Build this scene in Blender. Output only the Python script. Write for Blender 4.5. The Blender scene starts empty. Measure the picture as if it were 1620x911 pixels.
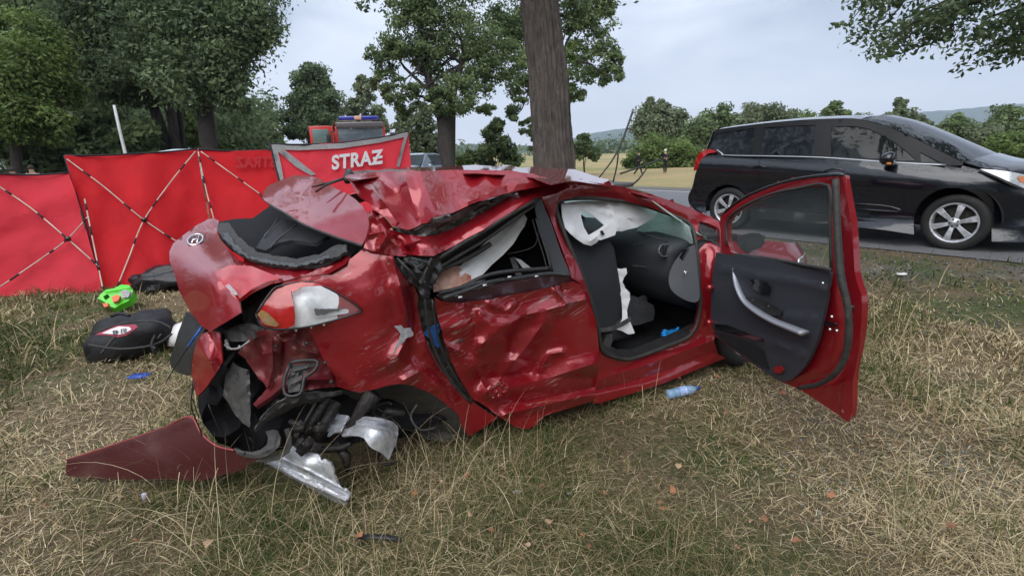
import bpy, bmesh, math, random
import numpy as np
from mathutils import Vector, Matrix, noise as mnoise
from mathutils.geometry import delaunay_2d_cdt
random.seed(7); rng = np.random.default_rng(7)
S = bpy.context.scene
COL = S.collection
# ------------------------------------------------------------------ camera
F = 830.0; PITCH = .252; ROLL = -.035; EYE = np.array([0, 0, 1.6])   # focal length in px of a 1620 px wide frame
cam = bpy.data.cameras.new('camera'); cam_o = bpy.data.objects.new('camera', cam); COL.objects.link(cam_o)
cam.sensor_width = 36; cam.lens = 36 * F / 1620; cam.clip_start = .05; cam.clip_end = 20000
cp, sp, cr, sr = math.cos(PITCH), math.sin(PITCH), math.cos(ROLL), math.sin(ROLL)
_fw = Vector((0, cp, -sp)); _u0 = Vector((0, sp, cp)); _x0 = Vector((1, 0, 0))
_rt = _x0 * cr + _u0 * sr; _up = -_x0 * sr + _u0 * cr
cam_o.matrix_world = Matrix(((_rt.x, _up.x, -_fw.x, 0), (_rt.y, _up.y, -_fw.y, 0), (_rt.z, _up.z, -_fw.z, 1.6), (0, 0, 0, 1)))
S.camera = cam_o
# ------------------------------------------------------------------ light
SUN_EL, SUN_AZ = math.radians(52), math.radians(200)       # high, veiled by cloud, behind the camera's left shoulder
W = bpy.data.worlds.new('World'); S.world = W; W.use_nodes = True
nt = W.node_tree; nt.nodes.clear()
def N(t, k, **kw):
    n = t.nodes.new(k)
    for a, b in kw.items(): setattr(n, a, b)
    return n
out = N(nt, 'ShaderNodeOutputWorld'); bg = N(nt, 'ShaderNodeBackground'); bg.inputs[1].default_value = .1
sky = N(nt, 'ShaderNodeTexSky', sky_type='NISHITA', sun_disc=False, sun_elevation=SUN_EL, sun_rotation=SUN_AZ, air_density=1.2, dust_density=3)
tc = N(nt, 'ShaderNodeTexCoord'); mp = N(nt, 'ShaderNodeMapping'); mp.inputs['Scale'].default_value = (1, 1, 3.6)
n1 = N(nt, 'ShaderNodeTexNoise'); n1.inputs['Scale'].default_value = 2.1; n1.inputs['Detail'].default_value = 6; n1.inputs['Roughness'].default_value = .5; n1.inputs['Distortion'].default_value = .35
cr1 = N(nt, 'ShaderNodeValToRGB'); e = cr1.color_ramp.elements
e[0].position = .38; e[0].color = (2.6, 3.0, 3.8, 1); e[1].position = .61; e[1].color = (4.8, 5.2, 6.0, 1)
sx = N(nt, 'ShaderNodeSeparateXYZ'); mr = N(nt, 'ShaderNodeMapRange'); mr.inputs['From Min'].default_value = -.02; mr.inputs['From Max'].default_value = .22
mr.inputs['To Min'].default_value = .85; mr.inputs['To Max'].default_value = 0
mh = N(nt, 'ShaderNodeMixRGB'); mh.inputs[2].default_value = (5.3, 5.6, 6.3, 1)
mx = N(nt, 'ShaderNodeMixRGB'); mx.inputs[0].default_value = .93
L = nt.links.new
L(tc.outputs['Generated'], mp.inputs[0]); L(mp.outputs[0], n1.inputs['Vector']); L(n1.outputs[0], cr1.inputs[0])
L(tc.outputs['Generated'], sx.inputs[0]); L(sx.outputs[2], mr.inputs[0]); L(mr.outputs[0], mh.inputs[0]); L(cr1.outputs[0], mh.inputs[1])
mz = N(nt, 'ShaderNodeMapRange', interpolation_type='SMOOTHSTEP'); mz.inputs['From Min'].default_value = .15; mz.inputs['From Max'].default_value = 1.0; mz.inputs['To Min'].default_value = 1.0; mz.inputs['To Max'].default_value = 1.5   # an overcast sky is brighter overhead
L(sx.outputs[2], mz.inputs[0]); mv = N(nt, 'ShaderNodeVectorMath', operation='SCALE'); L(mh.outputs[0], mv.inputs[0]); L(mz.outputs[0], mv.inputs['Scale'])
L(sky.outputs[0], mx.inputs[1]); L(mv.outputs[0], mx.inputs[2]); L(mx.outputs[0], bg.inputs[0]); L(bg.outputs[0], out.inputs[0])
sl = bpy.data.lights.new('sun', 'SUN'); sl.energy = 1.5; sl.angle = math.radians(70); sl.color = (1, .97, .93)
so = bpy.data.objects.new('sun', sl); COL.objects.link(so)
_d = Vector((math.sin(SUN_AZ) * math.cos(SUN_EL), math.cos(SUN_AZ) * math.cos(SUN_EL), math.sin(SUN_EL)))
so.rotation_euler = _d.to_track_quat('Z', 'Y').to_euler(); so.location = (0, 0, 30)
S.view_settings.view_transform = 'Standard'; S.view_settings.look = 'None'; S.view_settings.gamma = 1; S.view_settings.exposure = 1.02
S.cycles.max_bounces = 8; S.cycles.transparent_max_bounces = 12; S.cycles.volume_bounces = 0
# ------------------------------------------------------------------ survey helpers: photo pixel + distance -> point in the place
def ray(px, py):
    X = (np.asarray(px, float) - 810) / F; U = (455.5 - np.asarray(py, float)) / F
    x = X * cr - U * sr; u = X * sr + U * cr
    return np.stack([x, cp + u * sp, -sp + u * cp], -1)
def at(px, py, d): return EYE + ray(px, py) * np.asarray(d, float)[..., None]
class Frame:
    def __init__(s, x, y, a, z=0):
        s.o = np.array([x, y, z], float); s.f = np.array([math.cos(a), math.sin(a), 0]); s.l = np.array([-math.sin(a), math.cos(a), 0]); s.a = a
    def w(s, p):
        p = np.atleast_2d(np.asarray(p, float)); return s.o + p[:, :1] * s.f + p[:, 1:2] * s.l + p[:, 2:3] * np.array([0, 0, 1.])
    def loc(s, P):
        q = np.atleast_2d(P) - s.o; return np.stack([q @ s.f, q @ s.l, q[:, 2]], 1)
    def depth(s, px, py, off=0):
        r = ray(px, py); return ((s.o - EYE) @ s.l + off) / (r @ s.l)
WR = Frame(1.753, 3.606, .484)          # wreck: right side plane, x forward from the front axle
MV = Frame(5.04, 5.95, -.889, .33)      # black people carrier, the same convention
ND = np.array([.78, .63]); ND = ND / np.linalg.norm(ND); TD = np.array([-ND[1], ND[0]])   # across / along the road
def gz(x, y):
    n = np.asarray(x) * ND[0] + np.asarray(y) * ND[1]
    def ss(a, b, v): t = np.clip((v - a) / (b - a), 0, 1); return t * t * (3 - 2 * t)
    return .32 * ss(4.2, 7.1, n) - .66 * ss(14.6, 22, n)
# ------------------------------------------------------------------ materials
MATS = {}
def mat(name, base=(.5, .5, .5), rough=.5, metal=0, coat=0, spec=.5, var=0, scale=8, bump=0, bscale=60, attr=None, alpha=1, trans=0, ior=1.45, em=None, var2=None, sub=0, stretch=None, coatr=.03):
    if name in MATS: return MATS[name]
    m = bpy.data.materials.new(name); m.use_nodes = True; t = m.node_tree; b = t.nodes['Principled BSDF']; MATS[name] = m
    b.inputs['Base Color'].default_value = (*base, 1); b.inputs['Roughness'].default_value = rough; b.inputs['Metallic'].default_value = metal
    b.inputs['Coat Weight'].default_value = coat; b.inputs['Coat Roughness'].default_value = coatr; b.inputs['Specular IOR Level'].default_value = spec
    b.inputs['Alpha'].default_value = alpha; b.inputs['Transmission Weight'].default_value = trans; b.inputs['IOR'].default_value = ior
    if em: b.inputs['Emission Color'].default_value = (*em[0], 1); b.inputs['Emission Strength'].default_value = em[1]
    tcn = N(t, 'ShaderNodeTexCoord'); vec = tcn.outputs['Object']
    if stretch:
        mpn = N(t, 'ShaderNodeMapping'); mpn.inputs['Scale'].default_value = stretch; t.links.new(vec, mpn.inputs[0]); vec = mpn.outputs[0]
    col = None
    if attr:
        a = N(t, 'ShaderNodeAttribute', attribute_name=attr); col = a.outputs['Color']
    if var:
        nn = N(t, 'ShaderNodeTexNoise'); nn.inputs['Scale'].default_value = scale; nn.inputs['Detail'].default_value = 6; nn.inputs['Roughness'].default_value = .65
        t.links.new(vec, nn.inputs['Vector'])
        rp = N(t, 'ShaderNodeMapRange'); rp.inputs['From Min'].default_value = .3; rp.inputs['From Max'].default_value = .7
        t.links.new(nn.outputs[0], rp.inputs[0])
        mxn = N(t, 'ShaderNodeMixRGB')
        t.links.new(rp.outputs[0], mxn.inputs[0])
        if col is not None:
            t.links.new(col, mxn.inputs[1]); ml = N(t, 'ShaderNodeMixRGB', blend_type='MULTIPLY'); ml.inputs[0].default_value = 1
            t.links.new(col, ml.inputs[1]); ml.inputs[2].default_value = (1 - var,) * 3 + (1,); t.links.new(ml.outputs[0], mxn.inputs[2])
        else:
            mxn.inputs[1].default_value = (*base, 1); mxn.inputs[2].default_value = (*(var2 or [c * (1 - var) for c in base]), 1)
        col = mxn.outputs[0]
    if col is not None: t.links.new(col, b.inputs['Base Color'])
    if bump:
        nb = N(t, 'ShaderNodeTexNoise'); nb.inputs['Scale'].default_value = bscale; nb.inputs['Detail'].default_value = 5
        t.links.new(vec, nb.inputs['Vector']); bp = N(t, 'ShaderNodeBump'); bp.inputs['Strength'].default_value = bump; bp.inputs['Distance'].default_value = .02
        t.links.new(nb.outputs[0], bp.inputs['Height']); t.links.new(bp.outputs[0], b.inputs['Normal'])
    return m
def carpaint(name, base, dirt=.12, scratch=0, rough=.32, metal=.35, coat=1.0):
    m = mat(name, base, rough, metal, coat=coat); t = m.node_tree; b = t.nodes['Principled BSDF']; lk = t.links.new
    tcn = N(t, 'ShaderNodeTexCoord')
    n1 = N(t, 'ShaderNodeTexNoise'); n1.inputs['Scale'].default_value = 3.2; n1.inputs['Detail'].default_value = 9; n1.inputs['Roughness'].default_value = .7
    lk(tcn.outputs['Object'], n1.inputs['Vector'])
    r1 = N(t, 'ShaderNodeMapRange'); r1.inputs['From Min'].default_value = .5; r1.inputs['From Max'].default_value = .75; r1.inputs['To Max'].default_value = dirt
    lk(n1.outputs[0], r1.inputs[0]); m1 = N(t, 'ShaderNodeMixRGB'); m1.inputs[1].default_value = (*base, 1); m1.inputs[2].default_value = (.16, .12, .09, 1); lk(r1.outputs[0], m1.inputs[0])
    col = m1.outputs[0]
    ca = N(t, 'ShaderNodeMapRange'); ca.inputs['From Min'].default_value = .4; ca.inputs['From Max'].default_value = .8; ca.inputs['To Min'].default_value = .02; ca.inputs['To Max'].default_value = .02 + dirt * .8
    lk(n1.outputs[0], ca.inputs[0]); ca.inputs['To Max'].default_value = .03 + dirt * .3; lk(ca.outputs[0], b.inputs['Coat Roughness'])
    if scratch:
        mp1 = N(t, 'ShaderNodeMapping'); mp1.inputs['Rotation'].default_value = (0, .34, -.484); 
        mp0 = N(t, 'ShaderNodeMapping'); mp0.inputs['Scale'].default_value = (2.2, 30, 42)
        lk(tcn.outputs['Object'], mp1.inputs[0]); lk(mp1.outputs[0], mp0.inputs[0])
        n2 = N(t, 'ShaderNodeTexNoise'); n2.inputs['Scale'].default_value = 1.6; n2.inputs['Detail'].default_value = 5; n2.inputs['Roughness'].default_value = .7; lk(mp0.outputs[0], n2.inputs['Vector'])
        n3 = N(t, 'ShaderNodeTexNoise'); n3.inputs['Scale'].default_value = 4; n3.inputs['Detail'].default_value = 3; lk(tcn.outputs['Object'], n3.inputs['Vector'])
        r2 = N(t, 'ShaderNodeMapRange'); r2.inputs['From Min'].default_value = .56; r2.inputs['From Max'].default_value = .7; lk(n2.outputs[0], r2.inputs[0])
        r3 = N(t, 'ShaderNodeMapRange'); r3.inputs['From Min'].default_value = .5; r3.inputs['From Max'].default_value = .62; r3.inputs['To Max'].default_value = scratch; lk(n3.outputs[0], r3.inputs[0])
        mm = N(t, 'ShaderNodeMath', operation='MULTIPLY'); lk(r2.outputs[0], mm.inputs[0]); lk(r3.outputs[0], mm.inputs[1])
        m2 = N(t, 'ShaderNodeMixRGB'); m2.inputs[2].default_value = (.42, .36, .35, 1); lk(mm.outputs[0], m2.inputs[0]); lk(col, m2.inputs[1]); col = m2.outputs[0]
        sb = N(t, 'ShaderNodeMath', operation='SUBTRACT'); sb.inputs[0].default_value = coat; lk(mm.outputs[0], sb.inputs[1]); lk(sb.outputs[0], b.inputs['Coat Weight'])
    lk(col, b.inputs['Base Color'])
    return m
RED = carpaint('red_paint', (.275, .0065, .0135), .16)
REDS = carpaint('scratched_red_paint', (.268, .0065, .0135), .15, scratch=.85)
REDD = carpaint('dull_red_undercoat', (.15, .014, .02), .55, scratch=.25, rough=.5, coat=.25)
REDB = carpaint('bumper_back_red', (.055, .006, .007), .3, rough=.6, metal=0, coat=.0)
BLK = mat('black_plastic', (.012, .012, .014), .45, var=.5, scale=14, var2=(.03, .03, .03), bump=.15)
BLKT = mat('black_textile', (.008, .008, .011), .9, var=.5, scale=30, bump=.3, bscale=200)
RUB = mat('rubber', (.018, .018, .018), .6, var=.5, scale=20, var2=(.045, .042, .038), bump=.2)
GRYP = mat('grey_plastic', (.085, .082, .08), .55, var=.6, scale=12, bump=.25, bscale=40)
LINER = mat('felt_liner', (.035, .034, .033), .8, var=.6, scale=9, var2=(.085, .078, .07), bump=.3, bscale=50)
DIRTM = mat('dirty_metal', (.045, .042, .040), .5, .5, var=.8, scale=28, var2=(.018, .015, .013), bump=.4, bscale=90)
BAREM = mat('torn_bare_metal', (.32, .32, .31), .45, .6, var=.6, scale=25, var2=(.10, .09, .08), bump=.3, bscale=80)
ALU = mat('brushed_alloy', (.78, .80, .84), .42, .6, var=.4, scale=22, bump=.15, bscale=50, var2=(.34, .35, .38))
SILV = mat('silver_trim', (.55, .56, .6), .35, .6)
WHT = mat('white_airbag_cloth', (.86, .87, .88), .85, var=.15, scale=9, bump=.35, bscale=22)
BLOOD = mat('stained_airbag_cloth', (.62, .5, .4), .85, var=1, scale=9, var2=(.34, .05, .03), bump=.35, bscale=30)
BLKG = mat('black_gloss', (.008, .008, .01), .12, coat=.6)
GLASS = mat('clear_glass', (.75, .85, .84), .02, alpha=.18, spec=.8)
def translucent(m, c, f):
    t = m.node_tree; tr = N(t, 'ShaderNodeBsdfTranslucent'); tr.inputs[0].default_value = (*c, 1); ms = N(t, 'ShaderNodeMixShader'); ms.inputs[0].default_value = f; o = t.nodes['Material Output']
    t.links.new(t.nodes['Principled BSDF'].outputs[0], ms.inputs[1]); t.links.new(tr.outputs[0], ms.inputs[2]); t.links.new(ms.outputs[0], o.inputs[0]); return m
translucent(WHT, (.85, .86, .88), .15)
CHROME = mat('chrome', (.75, .75, .76), .12, 1)
# ------------------------------------------------------------------ object helpers
def mesh(name, V, Fc, m=None, smooth=True, org=(0, 0, 0)):
    me = bpy.data.meshes.new(name); V = np.asarray(V, float) - np.asarray(org, float)
    me.from_pydata(V.tolist(), [], [tuple(int(i) for i in f) for f in Fc])
    if m: me.materials.append(m)
    if smooth: me.polygons.foreach_set('use_smooth', [True] * len(me.polygons))
    me.update(); return me
def root(name, label, cat, loc, group=None, rz=0):
    o = bpy.data.objects.new(name, None); o.location = [float(v) for v in loc]; o.rotation_euler = (0, 0, rz); COL.objects.link(o)
    o['label'] = label; o['category'] = cat
    if group: o['group'] = group
    o.empty_display_size = .1; return o
def org_of(o):
    p = np.zeros(3)
    while o is not None: p += np.array(o.location); o = o.parent
    return p
def add(name, V, Fc, m, parent=None, smooth=True, label=None, cat=None, kind=None, group=None, local=False, sharp=0):
    """one mesh object; V in world coordinates (or the parent's own when local)"""
    V = np.asarray(V, float)
    if parent is None and not local and kind is None: org = np.array([V[:, 0].mean(), V[:, 1].mean(), V[:, 2].min()])
    else: org = org_of(parent) if (parent is not None and not local) else np.zeros(3)
    me = mesh(name, V, Fc, m, smooth, org); o = bpy.data.objects.new(name, me); COL.objects.link(o)
    if sharp or len(me.vertices) > 3:
        bm = bmesh.new(); bm.from_mesh(me)
        for e_ in bm.edges:
            if len(e_.link_faces) == 1 or (sharp and len(e_.link_faces) == 2 and e_.calc_face_angle(0) > sharp): e_.smooth = False
        bm.to_mesh(me); bm.free()
    if parent is not None: o.parent = parent
    elif not local and kind is None: o.location = org.tolist()
    for k, v in (('label', label), ('category', cat), ('kind', kind), ('group', group)):
        if v: o[k] = v
    return o
def join(*parts):
    V = []; Fc = []; n = 0
    for v, f in parts:
        V.append(np.asarray(v, float)); Fc += [tuple(i + n for i in q) for q in f]; n += len(v)
    return np.concatenate(V), Fc
def solid(o, th, off=-1):
    m = o.modifiers.new('thickness', 'SOLIDIFY'); m.thickness = th; m.offset = off; return o
def bevel(o, w, seg=2):
    m = o.modifiers.new('bevel', 'BEVEL'); m.width = w; m.segments = seg; m.limit_method = 'ANGLE'; m.angle_limit = .6; return o
def catmull(P, k=6, closed=False):
    P = np.asarray(P, float); n = len(P); R = []
    idx = lambda i: P[i % n] if closed else P[min(max(i, 0), n - 1)]
    for i in range(n if closed else n - 1):
        a, b, c, d = idx(i - 1), idx(i), idx(i + 1), idx(i + 2)
        for j in range(k):
            t = j / k; R.append(.5 * ((2 * b) + (c - a) * t + (2 * a - 5 * b + 4 * c - d) * t * t + (3 * b - a - 3 * c + d) * t ** 3))
    if not closed: R.append(P[-1])
    return np.array(R)
def tube(P, r, seg=8, smooth=0, flat=1, flatdir=None, cap=True):
    P = np.asarray(P, float)
    if smooth: P = catmull(P, smooth)
    n = len(P); r = np.broadcast_to(np.asarray(r, float), (n,)) if np.ndim(r) == 0 or len(np.atleast_1d(r)) == n else np.interp(np.linspace(0, 1, n), np.linspace(0, 1, len(r)), r)
    T = np.gradient(P, axis=0); T /= np.linalg.norm(T, axis=1)[:, None] + 1e-12
    up = np.array(flatdir if flatdir is not None else (0, 0, 1.)); V = []; A0 = None
    for i in range(n):
        a = np.cross(T[i], up)
        if np.linalg.norm(a) < .15: a = np.cross(T[i], (1, .3, 0))
        a /= np.linalg.norm(a)
        if A0 is not None and a @ A0 < 0: a = -a
        A0 = a; b = np.cross(a, T[i]); b /= np.linalg.norm(b)
        for k in range(seg):
            t = 2 * math.pi * k / seg; V.append(P[i] + a * math.cos(t) * r[i] + b * math.sin(t) * r[i] * flat)
    Fc = [(i * seg + k, i * seg + (k + 1) % seg, (i + 1) * seg + (k + 1) % seg, (i + 1) * seg + k) for i in range(n - 1) for k in range(seg)]
    if cap: Fc += [tuple(range(seg))[::-1], tuple((n - 1) * seg + k for k in range(seg))]
    return np.array(V), Fc
def box(c, s, fr=None, taper=None):
    c = np.asarray(c, float); s = np.asarray(s, float) / 2
    V = np.array([[x, y, z] for z in (-1, 1) for y in (-1, 1) for x in (-1, 1)], float) * s
    if taper is not None: V[4:, :2] *= taper
    V = V + c
    if fr is not None: V = fr.w(V)
    return V, [(0, 2, 3, 1), (4, 5, 7, 6), (0, 1, 5, 4), (2, 6, 7, 3), (0, 4, 6, 2), (1, 3, 7, 5)]
def lathe(prof, seg=32, axis='y', c=(0, 0, 0), a0=0, a1=2 * math.pi):
    """prof: list of (radius, offset along the axis)"""
    full = abs(a1 - a0 - 2 * math.pi) < 1e-6; ns = seg if full else seg + 1; V = []
    for k in range(ns):
        t = a0 + (a1 - a0) * k / seg
        for r, h in prof:
            p = (r * math.cos(t), h, r * math.sin(t)) if axis == 'y' else (r * math.cos(t), r * math.sin(t), h)
            V.append(p)
    m = len(prof); Fc = []
    for k in range(seg):
        k2 = (k + 1) % ns
        for i in range(m - 1): Fc.append((k * m + i, k2 * m + i, k2 * m + i + 1, k * m + i + 1))
    return np.array(V) + np.array(c), Fc
# ------------------------------------------------------------------ sheet metal: outline surveyed on the photo, given its own depth, bent, creased and thick
def inside(P, poly):
    x, y = P[:, 0], P[:, 1]; r = np.zeros(len(P), bool); q = np.asarray(poly, float); j = len(q) - 1
    for i in range(len(q)):
        xi, yi = q[i]; xj, yj = q[j]
        c = ((yi > y) != (yj > y)) & (x < (xj - xi) * (y - yi) / (yj - yi + 1e-12) + xi); r ^= c; j = i
    return r
def segdist(P, line):
    line = np.asarray(line, float); best = np.full(len(P), 1e9)
    for a, b in zip(line[:-1], line[1:]):
        ab = b - a; t = np.clip(((P - a) @ ab) / (ab @ ab + 1e-9), 0, 1); best = np.minimum(best, np.linalg.norm(P - (a + t[:, None] * ab), axis=1))
    return best
def tps(C, v):
    n = len(C); C = C / 100.
    def ph(r): return r * r * np.log(r + 1e-9)
    K = ph(np.linalg.norm(C[:, None] - C[None], axis=2)) + np.eye(n) * 1e-3; Pm = np.hstack([np.ones((n, 1)), C])
    A = np.block([[K, Pm], [Pm.T, np.zeros((3, 3))]]); w = np.linalg.lstsq(A, np.concatenate([v, np.zeros(3)]), rcond=None)[0]
    return lambda Q: (ph(np.linalg.norm(Q[:, None] / 100. - C[None], axis=2)) @ w[:n] + w[n] + (Q / 100.) @ w[n + 1:])
def fold(P, scale, seed, octaves=3):
    r = np.random.default_rng(seed); h = np.zeros(len(P)); amp = 1; s = scale; Q = P.copy()
    for o in range(octaves):
        for k in range(3):
            t = r.uniform(0, math.pi); d = np.array([math.cos(t), math.sin(t)]); e2 = np.array([-d[1], d[0]])
            ph = r.uniform(0, 10); v = Q @ d / s + ph + .45 * np.sin(Q @ e2 / (s * 1.3) + r.uniform(0, 6)) + .3 * np.sin(Q @ d / (s * 2.3) + r.uniform(0, 6))
            h += amp * (np.abs((v % 1) * 2 - 1) - .5) * (.6 + .4 * np.sin(Q @ e2 / (s * 2) + r.uniform(0, 6)))
        amp *= .45; s *= .5
    return h / 2
def depths(ctrl, fr):
    C = np.array([c[:2] for c in ctrl], float)
    d = np.array([c[2] if not isinstance(c[2], str) else float(fr.depth(c[0], c[1], c[3])) for c in ctrl])
    return C, d
def sheet(outline, ctrl, fr=WR, holes=(), step=9, creases=(), crumple=None, jag=0, smooth=False, seed=0, poly=0, octaves=3, cw=1.0):
    r = random.Random(seed + 11)
    def refine(pl, jg):
        pl = np.asarray(pl, float)
        if smooth: pl = catmull(pl, 4, True)
        o = []
        for a, b in zip(pl, np.roll(pl, -1, 0)):
            L_ = np.linalg.norm(b - a); k = max(1, int(round(L_ / step)))
            nrm = np.array([-(b - a)[1], (b - a)[0]]) / (L_ + 1e-9)
            for i in range(k):
                q = a + (b - a) * i / k
                if jg: q = q + nrm * r.uniform(-jg, jg)
                o.append(q)
        return np.array(o)
    loops = [refine(outline, jag)] + [refine(h, jag) for h in holes]
    lo, hi = loops[0].min(0), loops[0].max(0); g = []
    y = lo[1] + step / 2; row = 0
    while y < hi[1]:
        x = lo[0] + (step / 2 if row % 2 else 0)
        while x < hi[0]: g.append((x + r.uniform(-.25, .25) * step, y + r.uniform(-.25, .25) * step)); x += step
        y += step * .87; row += 1
    g = np.array(g) if g else np.zeros((0, 2))
    ok = inside(g, loops[0]) if len(g) else np.zeros(0, bool)
    for h in loops[1:]: ok &= ~inside(g, h)
    g = g[ok]
    if len(g):
        dm = np.min([segdist(g, np.vstack([l_, l_[:1]])) for l_ in loops], axis=0); g = g[dm > step * .4]
    lines = []
    for line, amp, wd in creases:
        ln = np.asarray(line, float); q = [ln[0]]
        for a, b in zip(ln[:-1], ln[1:]):
            k = max(1, int(round(np.linalg.norm(b - a) / step))); q += [a + (b - a) * i / k for i in range(1, k + 1)]
        q = np.array(q); okq = inside(q, loops[0])
        for h in loops[1:]: okq &= ~inside(q, h)
        dq_ = np.min([segdist(q, np.vstack([l_, l_[:1]])) for l_ in loops], axis=0); okq &= dq_ > step * .3; lines.append((q, okq))
        if len(g): g = g[segdist(g, ln) > step * .45]
    pts = []; ed = []
    for q, okq in lines:
        last = None
        for p_, k_ in zip(q, okq):
            if not k_: last = None; continue
            pts.append(tuple(p_))
            if last is not None: ed.append((last, len(pts) - 1))
            last = len(pts) - 1
    for l_ in loops:
        n0 = len(pts); pts += [tuple(p) for p in l_]; ed += [(n0 + i, n0 + (i + 1) % len(l_)) for i in range(len(l_))]
    pts += [tuple(p) for p in g]
    vo, _, fo, _, _, _ = delaunay_2d_cdt([Vector(p) for p in pts], ed, [], 0, 1e-5)
    P = np.array([(v.x, v.y) for v in vo]); T = np.array([f for f in fo if len(f) == 3]); cen = P[T].mean(1)
    k = inside(cen, loops[0])
    for h in loops[1:]: k &= ~inside(cen, h)
    T = T[k]
    C, d = depths(ctrl, fr)
    if poly:
        def B_(Q): x, y = (Q[:, 0] - C[:, 0].mean()) / 200, (Q[:, 1] - C[:, 1].mean()) / 200; return np.stack([x ** i * y ** j for i in range(poly + 1) for j in range(poly + 1 - i)], 1)
        inv = B_(P) @ np.linalg.lstsq(B_(C), 1 / d, rcond=None)[0]
    elif len(ctrl) >= 3: inv = tps(C, 1 / d)(P)
    else: inv = np.full(len(P), 1 / d.mean())
    D = 1 / np.clip(inv, .02, 2)
    for line, amp, wd in creases:
        q = np.clip(1 - segdist(P, line) / max(wd * cw, step * 1.3), 0, 1); D = D - amp * q ** 1.2
    if crumple:
        amp, sc = crumple[:2]; hh = fold(P, sc, crumple[2] if len(crumple) > 2 else seed, octaves); m = 1.0
        if len(crumple) > 3:   # strongest near a spot: (x, y, radius)
            cx, cy, rd = crumple[3:6]; m = .25 + .75 * np.exp(-(((P[:, 0] - cx) ** 2 + (P[:, 1] - cy) ** 2) / rd ** 2))
        D = D + amp * hh * m
    V = at(P[:, 0], P[:, 1], D)
    a, b, c = V[T[:, 0]], V[T[:, 1]], V[T[:, 2]]; nr = np.cross(b - a, c - a); fl = np.einsum('ij,ij->i', nr, EYE - a) < 0
    T[fl] = T[fl][:, ::-1]
    return V, [tuple(t) for t in T]
def panel(name, outline, ctrl, m, parent, thick=.004, fr=WR, label=None, **kw):
    V, T = sheet(outline, ctrl, fr, **kw); o = add(name, V, T, m, parent, label=label, sharp=.85)
    if thick: solid(o, thick)
    return o
def pxtube(pts, r, fr=None, off=0, **kw):
    """tube through surveyed points (px, py, depth) or (px, py) on a side plane"""
    P = [at(p[0], p[1], p[2] if len(p) > 2 else float(fr.depth(p[0], p[1], off))) for p in pts]
    return tube(P, r, **kw)
# ================================================================== the ground
def gridlines(lo, hi, dense_lo, dense_hi, st, grow=1.25):
    a = list(np.arange(dense_lo, dense_hi + 1e-6, st)); s = st; x = dense_hi
    while x < hi: s *= grow; x += s; a.append(x)
    s = st; x = dense_lo; b = []
    while x > lo: s *= grow; x -= s; b.append(x)
    return np.array(b[::-1] + a)
def hum(x, y):   # small bumps of the verge
    return .018 * np.sin(2.1 * x + 1.3 * y) + .014 * np.sin(3.7 * y - 2.2 * x + 1) + .010 * np.sin(7.3 * x + 5.1 * y)
def ground_z(x, y):
    n = np.asarray(x) * ND[0] + np.asarray(y) * ND[1]
    return gz(x, y) + hum(np.asarray(x), np.asarray(y)) * np.clip((7.0 - n) / 1.2, 0, 1)
nn = np.unique(np.concatenate([gridlines(-2500, 7000, -5, 7.4, .14), np.arange(14.2, 23, .6)])); tt = gridlines(-3000, 7000, -8, 14, .16)
A, B = np.meshgrid(nn, tt, indexing='ij'); X = A * ND[0] + B * TD[0]; Y = A * ND[1] + B * TD[1]; Z = ground_z(X, Y)
mf = mat('verge_ground', (.12, .09, .05), .95)
t = mf.node_tree; b = t.nodes['Principled BSDF']; lk = t.links.new
ge = N(t, 'ShaderNodeNewGeometry')
def noise_n(sc, det=6, rough=.65, vec=None, tt_=t):
    q = N(tt_, 'ShaderNodeTexNoise'); q.inputs['Scale'].default_value = sc; q.inputs['Detail'].default_value = det; q.inputs['Roughness'].default_value = rough
    tt_.links.new(vec or ge.outputs['Position'], q.inputs['Vector']); return q
def mrange(src, a, b_, c=0, d=1, tt_=t):
    q = N(tt_, 'ShaderNodeMapRange'); q.inputs['From Min'].default_value = a; q.inputs['From Max'].default_value = b_; q.inputs['To Min'].default_value = c; q.inputs['To Max'].default_value = d
    tt_.links.new(src, q.inputs[0]); return q.outputs[0]
def mixc(f, a, b_, tt_=t, bt='MIX'):
    q = N(tt_, 'ShaderNodeMixRGB', blend_type=bt)
    for i, v in ((0, f), (1, a), (2, b_)):
        if isinstance(v, (int, float)): q.inputs[i].default_value = v
        elif isinstance(v, tuple): q.inputs[i].default_value = (*v, 1)
        else: tt_.links.new(v, q.inputs[i])
    return q.outputs[0]
dt = N(t, 'ShaderNodeVectorMath', operation='DOT_PRODUCT'); lk(ge.outputs['Position'], dt.inputs[0]); dt.inputs[1].default_value = (ND[0], ND[1], 0)
nv = dt.outputs['Value']
fine = noise_n(38, 8, .75).outputs[0]; mid = noise_n(1.3, 6).outputs[0]; big = noise_n(.05, 5).outputs[0]
mps = N(t, 'ShaderNodeMapping'); mps.inputs['Scale'].default_value = (90, 14, 20); mps.inputs['Rotation'].default_value = (0, 0, .6); lk(ge.outputs['Position'], mps.inputs[0])
str1 = noise_n(1, 4, .6, mps.outputs[0]).outputs[0]
c_soil = mixc(mrange(fine, .35, .65), (.045, .032, .022), (.17, .12, .07))
c_st = mixc(mrange(noise_n(120, 5, .8).outputs[0], .5, .62), c_soil, (.34, .26, .14))
c_gr = mixc(mrange(mid, .48, .62), c_st, mixc(mrange(fine, .35, .65), (.03, .045, .012), (.11, .13, .045)))
grav = mixc(mrange(noise_n(70, 4, .8).outputs[0], .42, .6), (.05, .05, .05), (.24, .23, .22))
nwob = N(t, 'ShaderNodeMath', operation='MULTIPLY_ADD'); lk(mid, nwob.inputs[0]); nwob.inputs[1].default_value = 2.2; lk(nv, nwob.inputs[2])
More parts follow.
